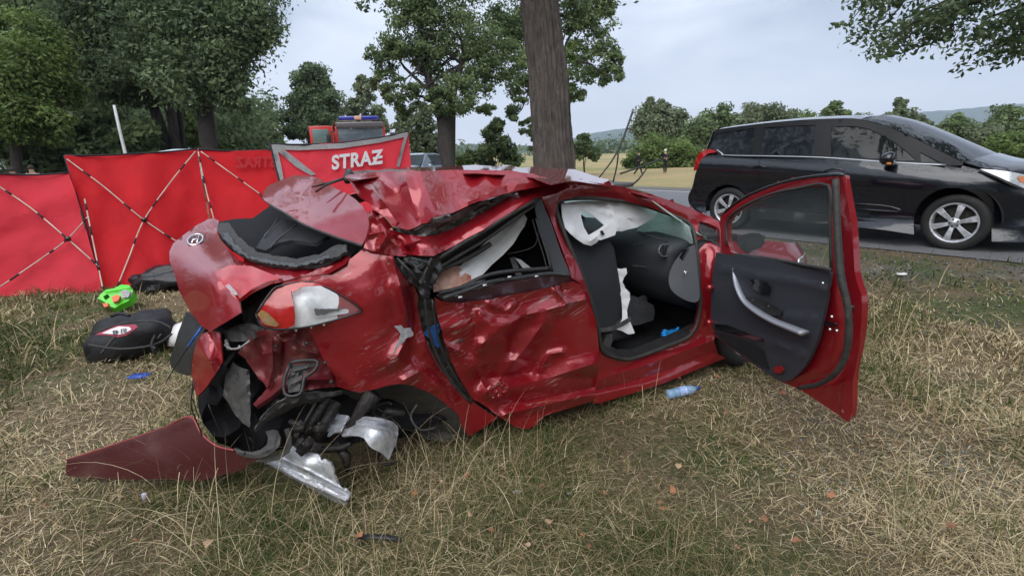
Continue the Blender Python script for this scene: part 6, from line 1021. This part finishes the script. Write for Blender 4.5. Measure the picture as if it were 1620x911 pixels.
sB, _ = screen('wide middle red screen panel with an X of pale poles, behind the tailgate', [(102, 246), (160, 246), (200, 244), (255, 241), (312, 236), (320, 290), (330, 345), (342, 400), (350, 440), (280, 455), (205, 462), (160, 466), (150, 420), (136, 360), (118, 300)],
       [(102, 246, 7.3), (312, 236, 8.2), (350, 440, 7.9), (205, 462, 7.1), (160, 466, 7.0), (230, 350, 7.5)], [[(106, 252), (165, 296), (228, 348), (290, 388), (340, 412)], [(309, 240), (270, 288), (228, 348), (205, 405), (183, 460)], [(314, 242), (326, 300), (340, 352)]], [[(102, 246), (160, 246), (200, 244), (255, 241), (312, 236)], [(102, 246), (118, 300), (136, 360), (152, 425)]], [(228, 348)])
sC, onC = screen('dark red screen panel with show-through lettering, next to the STRAZ panel', [(314, 236), (370, 239), (436, 237), (450, 300), (462, 360), (470, 440), (350, 442), (340, 390), (326, 310)],
       [(314, 236, 8.2), (436, 237, 8.6), (470, 440, 8.3), (350, 442, 7.9)], [[(318, 240), (368, 276), (418, 312), (460, 345)]], [[(314, 236), (370, 239), (436, 237)]], [])
sD, onD = screen('red screen panel lettered STRAŻ with grey reflective borders', [(427, 227), (470, 229), (540, 226), (600, 218), (646, 208), (648, 235), (650, 264), (653, 330), (600, 340), (520, 345), (455, 350), (448, 310), (436, 265)],
       [(427, 227, 7.7), (646, 208, 8.3), (653, 330, 8.2), (455, 350, 7.6)], [], [[(427, 227), (470, 229), (540, 226), (600, 218), (646, 208)], [(427, 227), (436, 265), (448, 310)]], [], m=FR2)
sctl = [(427, 227, 7.7), (646, 208, 8.3), (653, 330, 8.2), (455, 350, 7.6)]
def band(pl, off): 
    V, T = sheet(pl, [(a, b, c - off) for a, b, c in sctl], step=11, crumple=(.13, 150, len('red screen panel lettered STRAŻ with grey reflective borders')), seed=3); o = add('reflective_band', V, T, FG, sD)
band([(428, 228), (470, 230), (540, 227), (600, 219), (645, 209), (645, 216), (600, 226), (540, 235), (470, 238), (431, 236)], .03)
band([(428, 230), (438, 232), (445, 262), (450, 290), (446, 300), (436, 262)], .033); band([(434, 234), (446, 234), (480, 260), (500, 276), (492, 278), (468, 264), (440, 240)], .036); band([(641, 212), (646, 211), (638, 240), (632, 264), (627, 264), (634, 236)], .036)
def lettering(nm, txt, px0, py0, px1, py1, hpx, d, m, par, flip=False, offs=.012, bar=True):
    cu = bpy.data.curves.new(nm, 'FONT'); cu.body = txt; cu.size = 1; cu.offset = offs; cu.extrude = .002; cu.space_character = 1.08; tmp = bpy.data.objects.new(nm, cu); COL.objects.link(tmp); bpy.context.view_layer.update()
    me = bpy.data.meshes.new_from_object(tmp.evaluated_get(bpy.context.evaluated_depsgraph_get())); bpy.data.objects.remove(tmp); co = np.array([v.co[:] for v in me.vertices]); w_, h_ = co[:, 0].max() - co[:, 0].min(), .72
    u = (co[:, 0] - co[:, 0].min()) / w_; 
    if flip: u = 1 - u
    v = co[:, 1] / h_; px = px0 + (px1 - px0) * u; py = py0 + (py1 - py0) * u - v * hpx; P = at(px, py, 1 / tps(np.array([c[:2] for c in d], float), 1 / np.array([c[2] for c in d]))(np.stack([px, py], 1)) + (co[:, 2] > .001) * -.004)
    fcs = [tuple(p.vertices) for p in me.polygons]; return add(nm, P, fcs, m, par, smooth=False)
sct2 = [(a, b, c - .07) for a, b, c in sctl]
lettering('lettering', 'STRAZ', 525, 268, 606, 258, 22, sct2, mat('pale_grey_letters', (.52, .52, .54), .5, var=.3, scale=60), sD, offs=.035)
V, T = join(*[sheet(pl, sct2, step=20) for pl in ([(590, 249), (605, 246), (605, 250), (590, 253)], [(594, 238), (600, 237.5), (600, 240), (594, 240.5)])]); add('lettering_stroke', V, T, MATS['pale_grey_letters'], sD)
ctlC = [(314, 236, 8.14), (436, 237, 8.54), (470, 440, 8.24), (350, 442, 7.84)]
lettering('show_through_lettering', 'STRAZ', 372, 265, 436, 264, 17, ctlC, mat('dark_red_letters', (.32, .006, .012), .8), sC, flip=True, offs=.03)
# ================================================================== fire engine
fx, fy = at(574, 245, 24)[:2]; FE = Frame(fx, fy, math.atan2(-fy, -fx) + .06, .52)      # x towards the camera
fe = root('fire_engine', 'red fire engine with blue light bar facing the camera behind the STRAZ screen', 'fire engine', FE.w((-3.5, 0, 0))[0])
FRED = carpaint('fire_engine_red', (.50, .02, .015), .1, rough=.35, metal=0); FDK = mat('fire_engine_dark', (.03, .03, .035), .3, coat=.4)
def fb(nm, c, s, m, bv=.04, par=None, taper=None):
    V, f = box((0, 0, 0), s, None, taper); o = add(nm, FE.w(V + np.array(c)), f, m, par or fe); bevel(o, bv, 3) if bv else 0; return o
fb('body', (-4.8, 0, 1.5), (4.8, 2.2, 1.7), FRED); fb('chassis', (-3.4, 0, .7), (7.4, 2.2, .4), FDK); cab = fb('cab', (-.95, 0, 1.55), (1.9, 2.3, 1.66), FRED, .1, taper=.93)
fb('front_bumper', (.12, 0, .72), (.3, 2.4, .45), FDK); fb('roof_visor', (.02, 0, 2.52), (.30, 2.05, .26), mat('visor_grey', (.10, .09, .09), .3, coat=.5), .06)
fb('windscreen', (.0, 0, 1.98), (.06, 1.98, .78), mat('cab_glass', (.10, .12, .14), .05, coat=1, spec=.8), .02); fb('grille', (.02, 0, 1.18), (.06, 1.6, .4), FDK, .02)
lb = fb('light_bar', (-.35, 0, 2.83), (.34, 1.75, .18), mat('blue_lamp', (.02, .03, .28), .12, coat=1), .05); fb('light_bar_centre', (-.33, -.05, 2.84), (.36, .32, .17), mat('pale_orange_lamp', (.62, .36, .22), .3), .03, lb)
for s_ in (-1, 1): fb('roof_post', (-.05, s_ * 1.04, 2.0), (.12, .10, .95), FRED, .02); fb('roof_edge', (-.6, s_ * 1.0, 2.56), (1.1, .1, .2), FRED, .04)
# driver's door swung open on the picture's left (local +y is the picture's right when x points at the viewer)
sgn = 1 if (at(500, 245, 24) - at(574, 245, 24)) @ FE.l > 0 else -1
op = fb('open_door', (.05, sgn * 1.72, 1.75), (.08, .92, 1.5), FRED, .03); fb('door_window', (.10, sgn * 1.72, 2.05), (.02, .68, .62), mat('door_glass', (.12, .18, .17), .05, coat=1), .01, op); fb('door_band', (.105, sgn * 1.72, 1.62), (.02, .72, .14), mat('pale_band', (.6, .6, .6), .4), .01, op)
fb('open_door', (.0, sgn * 1.22, 1.75), (.1, .1, 1.5), FRED, .03)
for s_ in (-1, 1): mm_ = fb('mirror', (.22, s_ * 1.38, 1.95), (.08, .2, .42), BLK, .04); V, T = tube(FE.w(np.array([(.1, s_ * 1.1, 2.3), (.22, s_ * 1.36, 2.2)])), .02, 6); add('mirror_arm', V, T, BLK, mm_)
V, T = join(*[tube(FE.w(np.array(p)), .03, 6) for p in ([(.09, -.9, 1.62), (.09, -.3, 1.72)], [(.09, .1, 1.62), (.09, .7, 1.74)])]); add('wiper', V, T, BLK, fe)
hz_ = box((0, 0, 0), (.16, .7, .26)); o = add('dashboard_gear', FE.w(hz_[0] + (.0, -sgn * .35, 1.83)), hz_[1], BLK, fe); bevel(o, .06, 3)
for x in (-.9, -4.9):
    for s_ in (-1, 1): V, T = lathe([(0, -.15), (.35, -.15), (.5, -.12), (.52, 0), (.5, .12), (.35, .15), (0, .15)], 24, 'y'); add('wheel', FE.w(V + np.array([x, s_ * 1.05, .52])), T, RUB, fe)
# ================================================================== other parked vehicles, seen in part
def small_car(label, px, d, rz, colr, h=1.45, L_=4.3, name='parked_car', z=None, group=None, cat='car'):
    p = at(px, 255, d); p[2] = float(gz(p[0], p[1])) if z is None else z; fr = Frame(p[0], p[1], rz, p[2]); r_ = root(name, label, cat, p, group); m = carpaint('paint_%d' % int(px), colr, .08, rough=.35, metal=.4)
    pr_ = [(-.5, .35), (-.5, .7), (-.47, .92), (-.36, 1.0), (-.27, 1.36 / 1.45 * h), (-.1, h), (.1, h * .985), (.3, .98), (.42, .88), (.5, .7), (.5, .35)]; V = []; ws = [.92, .98, .96, .92, .74, .72, .72, .88, .9, .84, .84]
    for (x, z_), w_ in zip(pr_, ws):
        for y in (-1, -.5, 0, .5, 1): V.append((x * L_, y * .88 * w_, z_ + (.03 if abs(y) < 1 else 0)))
    Fc = [(i * 5 + j, i * 5 + j + 1, i * 5 + j + 6, i * 5 + j + 5) for i in range(len(pr_) - 1) for j in range(4)]
    b0 = len(V); V += [(x * L_, s_ * .88 * w_ * 1.0, z_) for s_ in (-1, 1) for (x, z_), w_ in zip([(-.5, .3), (-.47, .92), (-.36, 1.0), (.3, .98), (.42, .88), (.5, .3)], [.95, .96, .92, .88, .9, .84])]
    for s_ in (0, 1): Fc.append(tuple(b0 + s_ * 6 + k for k in range(6)))
    Fc += [(3 * 5 + e_, 4 * 5 + e_, 5 * 5 + e_, 6 * 5 + e_, 7 * 5 + e_) for e_ in (0, 4)]
    add('body', fr.w(np.array(V)), Fc, m, r_); gm = mat('far_glass', (.06, .075, .085), .05, coat=1, spec=.8)
    def q4(a, b_, w0, w1, o=.012):
        (x0, z0), (x1, z1) = a, b_; nx, nz = (z1 - z0), -(x1 - x0); l_ = math.hypot(nx, nz); sg = 1 if nz > 0 or nx * x0 > 0 else -1; ox, oz = nx / l_ * o * sg, abs(nz) / l_ * o + .03
        return np.array([(x0 + ox, -w0, z0 + oz), (x0 + ox, w0, z0 + oz), (x1 + ox, w1, z1 + oz), (x1 + ox, -w1, z1 + oz)]), [(0, 1, 2, 3)]
    P = lambda i: (pr_[i][0] * L_, pr_[i][1])
    for nm, i, j in (('windscreen', 7, 6), ('rear_window', 3, 4)):
        a, b_ = P(i), P(j); aa = (a[0] + (b_[0] - a[0]) * .1, a[1] + (b_[1] - a[1]) * .1); bb = (a[0] + (b_[0] - a[0]) * .88, a[1] + (b_[1] - a[1]) * .88); V_, T_ = q4(aa, bb, .72, .62); o = add(nm, fr.w(V_), T_, gm, r_, smooth=False); solid(o, .01)
    for s_ in (-1, 1):
        y0, y1 = s_ * .815, s_ * .665; V_ = np.array([(-.31 * L_, y0, 1.03), (.0, y0, 1.02), (.26 * L_, y0 * .98, 1.02), (.10 * L_, y1, h * .95), (.0, y1, h * .955), (-.1 * L_, y1, h * .955), (-.24 * L_, y1, h * .92)]); add('side_window', fr.w(V_), [tuple(range(7))], gm, r_, smooth=False)
        for x in (-.32, .31): V_, T_ = lathe([(0, -.1), (.2, -.1), (.31, -.08), (.31, .08), (0, .1)], 20, 'y'); add('wheel', fr.w(V_ + np.array([x * L_, s_ * .78, .31])), T_, RUB, r_)
        V_, T_ = box((.49 * L_, s_ * .6, .72), (.1, .3, .14), fr); add('headlight', V_, T_, WHT, r_)
        V_, T_ = box((.18 * L_, s_ * .98, 1.03), (.12, .16, .12), fr); o = add('door_mirror', V_, T_, m, r_); bevel(o, .03)
    return r_
small_car('pale blue pickup standing by the right end of the STRAZ screen', 664, 27, -1.9, (.42, .52, .62), h=1.62, L_=4.6, z=.1)
small_car('silver blue car showing only its roof above the leftmost red screen', 84, 26, .25, (.30, .36, .44), h=1.58, z=.25)
small_car('light coloured car of which only the roof shows above the screen joint', 303, 22, .1, (.55, .62, .70), h=1.5, z=.33 + .36)
# white leaning post
V, T = tube(np.array([at(206, 300, 11), at(198, 242, 11), at(189, 205, 11), at(180.5, 167, 11)]), [.034, .032, .030, .026], 10); pb = V[:, 2].argmin()
P0 = at(206, 300, 11); ex = P0 + (P0 - at(198, 242, 11)) / np.linalg.norm(P0 - at(198, 242, 11)) * 1.4; V, T = tube(np.array([[ex[0], ex[1], -.02], P0, at(198, 242, 11), at(189, 205, 11), at(180.5, 167, 11)]), [.036, .034, .032, .030, .026], 10)
add('white_post', V, T, mat('white_pole_paint', (.55, .56, .54), .5, var=.4, scale=8), label='thin white leaning post rising above the red screen on the left', cat='post')
# ================================================================== people (far off), skinned skeletons
def person(label, base, face, pose, cols, hgt=1.76, hat=None, group=None):
    r_ = root('person', label, 'person', base, group); k = hgt / 1.76; cf, sf = math.cos(face), math.sin(face)
    J = {'pel': (0, 0, .95), 'sp': (.0, 0, 1.15), 'ch': (.02, 0, 1.36), 'nk': (.03, 0, 1.50), 'hd': (.05, 0, 1.60), 'tp': (.05, 0, 1.72), 'ls': (.01, .18, 1.42), 'rs': (.01, -.18, 1.42), 'le': (-.02, .24, 1.14), 're': (-.02, -.24, 1.14), 'lw': (.06, .24, .90), 'rw': (.06, -.24, .90), 'lf': (.09, .235, .80), 'rf': (.09, -.235, .80),
         'lh': (0, .09, .93), 'rh': (0, -.09, .93), 'lk': (.05, .10, .50), 'rk': (.0, -.10, .50), 'la': (0, .10, .08), 'ra': (0, -.10, .08), 'lt': (.16, .11, .03), 'rt': (.16, -.11, .03)}
    J.update(pose)
    def skin(nm, bones, rad, m, sub=1, par=None):
        names = []; [names.append(x) for b_ in bones for x in b_ if x not in names]
        V = [(J[n][0] * cf - J[n][1] * sf, J[n][0] * sf + J[n][1] * cf, J[n][2]) for n in names]; me = bpy.data.meshes.new(nm); me.from_pydata([tuple(c * k for c in v) for v in V], [(names.index(a), names.index(b_)) for a, b_ in bones], []); me.materials.append(m)
        o = bpy.data.objects.new(nm, me); COL.objects.link(o); o.parent = par or r_; md = o.modifiers.new('skin', 'SKIN'); md.use_smooth_shade = True
        for i, n in enumerate(names): q = rad[n]; me.skin_vertices[0].data[i].radius = q if isinstance(q, tuple) else (q, q)
        me.skin_vertices[0].data[0].use_root = True; s_ = o.modifiers.new('sub', 'SUBSURF'); s_.levels = s_.render_levels = sub; return o
    full = [('pel', 'sp'), ('sp', 'ch'), ('ch', 'nk'), ('nk', 'hd'), ('hd', 'tp'), ('ch', 'ls'), ('ch', 'rs'), ('ls', 'le'), ('le', 'lw'), ('lw', 'lf'), ('rs', 're'), ('re', 'rw'), ('rw', 'rf'), ('pel', 'lh'), ('pel', 'rh'), ('lh', 'lk'), ('lk', 'la'), ('la', 'lt'), ('rh', 'rk'), ('rk', 'ra'), ('ra', 'rt')]
    R = dict(pel=(.11, .14), sp=(.10, .13), ch=(.11, .15), nk=.055, hd=(.095, .08), tp=(.07, .06), ls=.055, rs=.055, le=.042, re=.042, lw=.03, rw=.03, lf=.035, rf=.035, lh=.085, rh=.085, lk=.058, rk=.058, la=.04, ra=.04, lt=.035, rt=.035)
    skin('body', full, R, mat('skin_tone', (.42, .26, .19), .6)); g = {a: (tuple(x + .014 for x in v) if isinstance(v, tuple) else v + .016) for a, v in R.items()}
    skin('jacket', [x for x in full if x[0] in ('pel', 'sp', 'ch', 'ls', 'rs', 'le', 're') and x[1] not in ('nk', 'lh', 'rh')], g, mat('cloth_%s' % cols[0], cols[1], .85, var=.4, scale=6)); skin('trousers', full[13:17] + full[18:20], g, mat('cloth_%s' % cols[2], cols[3], .85))
    h = J['tp']; V, T = lathe([(0, .09), (.06, .075), (.095, .02), (.10, -.04), (.09, -.06)], 16, 'z'); P = np.array([(h[0] - .012), h[1], h[2] - .035]) ; c_ = np.array([P[0] * cf - P[1] * sf, P[0] * sf + P[1] * cf, P[2]]) * k
    o = bpy.data.objects.new('cap' if hat else 'hair', mesh('hair', V + c_, T, mat('hat_' + label[:5] if hat else 'dark_hair', hat or (.03, .02, .015), .8))); COL.objects.link(o); o.parent = r_
    return r_
def gp(px, d, dz=0): p = at(px, 250, d); p[2] = float(gz(p[0], p[1])) + dz; return p
NAVY = ('navy', (.012, .014, .03), 'dark', (.012, .012, .018))
walk = dict(lk=(.16, .1, .52), la=(.30, .1, .12), lt=(.44, .1, .07), rk=(-.02, -.1, .5), ra=(-.30, -.1, .12), rt=(-.17, -.1, .04), le=(-.12, .24, 1.16), lw=(-.08, .24, .93), lf=(-.06, .24, .84), re=(.10, -.24, 1.16), rw=(.28, -.22, 1.02), rf=(.36, -.21, .98))
person('person in dark clothes striding over the far field, left of the white capped one', gp(1010, 38), -.3, walk, NAVY, 1.75)
person('person in dark clothes with a white cap standing in front of the bright bush', gp(1053, 40), 2.2, dict(le=(.10, .22, 1.16), lw=(.26, .10, 1.18), lf=(.33, .05, 1.2), re=(.10, -.22, 1.16), rw=(.26, -.06, 1.14), rf=(.33, 0, 1.16)), NAVY, 1.80, hat=(.7, .7, .7))
person('onlooker in a yellow green top at the far left above the red screen', gp(15, 18), -1.2, {}, ('hi_vis', (.42, .48, .10), 'dark', (.02, .02, .02)), 1.70)
person('onlooker in a pinkish grey shirt above the leftmost red screen', gp(46, 18.5), -1.4, dict(re=(.06, -.22, 1.18), rw=(.2, -.1, 1.3), rf=(.26, -.06, 1.36)), ('pink_shirt', (.34, .22, .22), 'dark', (.02, .02, .02)), 1.75)
# ================================================================== things lying in the grass
def loft(name, pts, ctr, m, parent, **k): pass
def g3(px, py, z=0.):
    h = 0.
    for _ in range(8): x, y = gxy(px, py, z + h); h = float(ground_z(x, y))
    return np.array([x, y, z + h])
def blobmesh(c, ax, seed, amp=.12, nu=28, nv=16, sq=.7, fr=None):
    """rounded, slightly lumpy bag body: superellipsoid with noise"""
    V = []
    for i in range(nv + 1):
        ph = -math.pi / 2 + math.pi * i / nv
        for j in range(nu):
            th = 2 * math.pi * j / nu; f = lambda v: math.copysign(abs(v) ** sq, v); p = np.array([f(math.cos(ph)) * f(math.cos(th)), f(math.cos(ph)) * f(math.sin(th)), f(math.sin(ph))])
            n = mnoise.fractal(Vector((p * 1.6 + seed).tolist()), 1, 2, 4) + .35 * abs(mnoise.noise(Vector((p * 4 + seed).tolist()))); V.append(p * (1 + amp * n))
    V = np.array(V) * np.array(ax) / 1.0; Fc = [(i * nu + j, i * nu + (j + 1) % nu, (i + 1) * nu + (j + 1) % nu, (i + 1) * nu + j) for i in range(nv) for j in range(nu)]
    return V, Fc
def rotz(V, a): c_, s_ = math.cos(a), math.sin(a); return np.stack([V[:, 0] * c_ - V[:, 1] * s_, V[:, 0] * s_ + V[:, 1] * c_, V[:, 2]], 1)
NYL = mat('black_nylon', (.010, .010, .013), .55, var=.5, scale=20, bump=.35, bscale=120)
p = g3(203, 566); bag = root('medical_backpack', 'bulky black backpack with a white and red patch lying behind the wreck', 'backpack', p)
V, f = blobmesh(p, (.36, .28, .22), 3.1, .2, sq=.9); V[:, 2] += .05 * V[:, 0] / .36; V = rotz(V, .25) + p + (0, .14, .15); add('bag_body', V, f, NYL, bag)
ctlb = [(152, 520, 4.30), (215, 511, 4.28), (205, 532, 4.22), (165, 532, 4.20)]
pn('patch', [(150, 529), (170, 521), (184, 515), (214, 513), (218, 517), (210, 523), (200, 530), (186, 533), (172, 530)], [(a, b, c) for a, b, c in ctlb], mat('maroon_patch', (.30, .03, .06), .6), bag, step=6, thick=.006)
pn('patch_field', [(161, 527), (174, 521), (188, 516), (205, 517), (208, 521), (198, 527), (188, 529), (172, 528)], [(a, b, c - .01) for a, b, c in ctlb], mat('patch_white', (.62, .58, .58), .6), bag, step=6, thick=.004)
lettering('patch_lettering', 'R1 45', 199, 519, 178, 523, -6.5, [(a, b, c - .018) for a, b, c in ctlb], BLKG, bag, offs=.03)
V, T = join(*[pxtube(q, r, seg=6, smooth=3) for q, r in ([[(140, 545, 4.12), (190, 552, 4.06), (245, 545, 4.10), (272, 528, 4.2)], .008], [[(148, 528, 4.3), (190, 512, 4.36), (245, 508, 4.38), (270, 518, 4.3)], .007], [[(160, 560, 4.08), (175, 540, 4.12), (182, 533, 4.16)], .009])]); add('zip_piping', V, T, RUB, bag)
V, T = pxtube([(176, 500, 4.5), (190, 496, 4.5), (205, 499, 4.48)], .014, seg=7, smooth=4); add('carry_handle', V, T, NYL, bag)
p = g3(248, 556); V, f = blobmesh(p, (.16, .12, .09), 8.2, .05, sq=.5); o = add('maroon_bag', rotz(V, .4) + p + (.10, .06, .12), f, mat('maroon_vinyl', (.20, .03, .055), .4, coat=.3, var=.3, scale=12), label='small maroon bag squeezed between the backpack and the torn bumper', cat='bag'); 
V, T = join(*[pxtube(q, .012, seg=7, smooth=3) for q in ([(246, 530, 4.08), (240, 545, 4.05), (246, 560, 4.05)], [(240, 548, 4.04), (246, 552, 4.0)], [(256, 528, 4.05), (250, 536, 4.03)])]); add('black_strap_bundle', V, T, NYL, label='bundle of black straps and buckles beside the maroon bag', cat='strap')
V, T = lathe([(0, .17), (.07, .155), (.12, .11), (.15, .03), (.155, -.03), (.14, -.04)], 28, 'z'); pw = at(288, 512, 4.75); add('white_helmet', V * (1.0, 1.0, .85) + (pw[0], pw[1], .03 + .04), T, mat('white_shell', (.68, .66, .65), .4, coat=.3), label='smooth white helmet lying on the grass behind the backpack', cat='helmet')
# black cloth heap at the foot of the screen
p = g3(252, 462); V, f = blobmesh(p, (.42, .24, .17), 5.5, .30, 40, 20, .8); V[:, 2] = np.maximum(V[:, 2], -.12); add('black_sheet', rotz(V, .2) + (p[0] + .10, p[1] + .1, .13), f, mat('glossy_black_foil', (.012, .012, .015), .28, bump=.5, bscale=25), label='crumpled black plastic sheet at the foot of the red screen', cat='sheet')
# green toy water pistol
GR = mat('lime_plastic', (.10, .62, .03), .35, coat=.3, var=.2, scale=10); OR_ = mat('orange_plastic', (.75, .13, .04), .4)
p = g3(182, 484); toy = root('toy_water_gun', 'bright green toy water gun with orange parts lying by the screen', 'toy', p)
def tp(px, py, d=6.0): return (px, py, d)
pn('toy_body', [(155, 472), (160, 464), (168, 458), (180, 456), (192, 450), (204, 451), (210, 458), (209, 467), (203, 476), (192, 481), (182, 487), (172, 484), (165, 477)], [(155, 472, 5.95), (210, 458, 6.05), (182, 487, 5.9), (190, 450, 6.1)], GR, toy, holes=[[(163, 469), (170, 465), (174, 470), (167, 475)]], step=5, thick=.09, creases=[([(165, 462), (190, 458), (205, 455)], .04, 6)])
pn('toy_tank', [(176, 470), (184, 466), (190, 468), (187, 475), (179, 478)], [(176, 470, 5.90), (190, 468, 5.93), (179, 478, 5.88)], OR_, toy, step=4, thick=.04); pn('toy_trigger', [(162, 480), (170, 479), (171, 484), (165, 486)], [(162, 480, 5.88), (171, 484, 5.88), (165, 486, 5.87)], OR_, toy, step=4, thick=.04)
pn('toy_grip_panel', [(189, 461), (199, 458), (206, 462), (203, 470), (194, 471)], [(189, 461, 5.96), (206, 462, 5.98), (194, 471, 5.94)], mat('toy_grey', (.14, .14, .14), .5, var=.8, scale=60, var2=(.5, .5, .5)), toy, step=3, crumple=(.02, 6, 2), thick=.03)
# blue plastic grid, small tube, rubber strip, water bottle, glove
c0 = g3(219, 599, .03); bl = []
for k in range(5): bl.append(tube([c0 + (-.06 + .03 * k, -.035, .02), c0 + (-.04 + .03 * k, .04, .03)], .0045, 6))
for k in range(3): bl.append(tube([c0 + (-.062 + .01 * k, -.035 + .036 * k, .022), c0 + (.062 + .01 * k, -.035 + .036 * k, .026)], .0045, 6))
v, f = join(*bl); add('blue_grid', v, f, mat('cobalt_plastic', (.02, .10, .55), .4, coat=.3), label='small blue plastic grid lying in the grass below the backpack', cat='plastic grid')
c0 = g3(229, 786, .03); V, T = lathe([(0, -.022), (.012, -.022), (.012, .018), (.008, .022), (0, .022)], 12, 'z'); o = add('small_vial', V * 1.0 + c0, T, mat('lilac_label', (.34, .36, .62), .35, var=.8, scale=60, var2=(.7, .7, .75)), label='tiny blue and white vial in the grass below the torn bumper skin', cat='vial')
V, T = pxtube([(566, 849, 2.22), (590, 848, 2.20), (612, 849, 2.20), (634, 853, 2.19)], .016, seg=6, flat=.4); add('rubber_strip', V, T, BLK, label='short flat black rubber strip half hidden in the grass at the bottom', cat='debris')
bt = root('water_bottle', 'clear blue plastic water bottle lying in front of the sill', 'bottle', g3(1080, 634)); b0, b1 = g3(1054, 634), g3(1113, 621); ax = (b1 - b0) / np.linalg.norm(b1 - b0); b0 = b0 + (0, 0, .045); Ln = .235
PRf = [(0, .012), (.004, .026), (.012, .031), (.05, .032), (.055, .029), (.06, .032), (.09, .032), (.14, .032), (.145, .029), (.15, .032), (.175, .030), (.195, .020), (.205, .0125), (.215, .0125)]
V, T = tube(np.array([b0 + ax * s for s, _ in PRf]), [r_ for _, r_ in PRf], 24); add('bottle_body', V, T, mat('blue_pet', (.35, .62, .95), .05, alpha=.38, coat=1), bt)
V, T = tube(np.array([b0 + ax * s for s in (.088, .1, .12, .138)]), .0326, 24, cap=False); add('label', V, T, mat('bottle_label', (.62, .72, .85), .5, var=.9, scale=55, var2=(.08, .22, .6)), bt)
V, T = tube(np.array([b0 + ax * s for s in (.212, .232)]), .0145, 16); add('bottle_cap', V, T, mat('navy_cap', (.02, .05, .25), .4), bt)
GL = mat('blue_nitrile', (.02, .30, .75), .5, bump=.4, bscale=60)
gv = root('disposable_glove', 'crumpled blue disposable glove on the car sill', 'glove', at(1064, 528, 3.62)); dg = float(WR.depth(1064, 528, .22))
pn('palm', [(1052, 526), (1058, 522), (1068, 520), (1078, 521), (1080, 526), (1072, 531), (1060, 533), (1050, 533)], [(1052, 526, dg), (1080, 526, dg + .1), (1060, 533, dg - .02)], GL, gv, step=3.5, crumple=(.04, 8, 3), thick=.012)
for k, (a, b_) in enumerate([((1056, 524), (1048, 523)), ((1055, 527), (1046, 527)), ((1054, 530), (1046, 531)), ((1056, 532), (1050, 535)), ((1070, 522), (1074, 518))]):
    V, T = pxtube([(*a, dg - .01), ((a[0] + b_[0]) / 2, (a[1] + b_[1]) / 2 - 1, dg - .02), (*b_, dg - .01)], [.009, .008, .005], seg=7, smooth=3); add('finger', V, T, GL, gv)
for k, (px, py, s, lab) in enumerate([(1427, 433, .05, 'pale paper scrap on the grass right of the open door'), (1594, 455, .02, 'white pebble on the gravel edge at the far right'), (1462, 523, .03, 'pale stone in the grass right of the red door edge'), (818, 777, .02, 'white shard in the grass below the rear door'), (900, 780, .013, 'pale pebble in the grass under the sill')]):
    V, f = blobmesh(None, (s, s * .6, s * .25), k * 2.3, .3, 14, 8, .8); add('litter_scrap', V + g3(px, py, .03), f, WHT if k in (0, 3) else BAREM, label=lab, cat='litter')
HAZE = True
if HAZE:
    V, f = box((700, 1600, 198), (7600, 3700, 410)); hzm = bpy.data.materials.new('haze'); hzm.use_nodes = True; t = hzm.node_tree; t.nodes.clear(); o_ = N(t, 'ShaderNodeOutputMaterial'); pv = N(t, 'ShaderNodeVolumePrincipled'); pv.inputs['Density'].default_value = .00022; pv.inputs['Color'].default_value = (.72, .84, 1.0, 1); pv.inputs['Anisotropy'].default_value = .1; t.links.new(pv.outputs[0], o_.inputs['Volume'])
    o = add('haze', V, f, hzm, kind='stuff', smooth=False); o['label'] = 'thin pale haze over the fields'; o['category'] = 'haze'
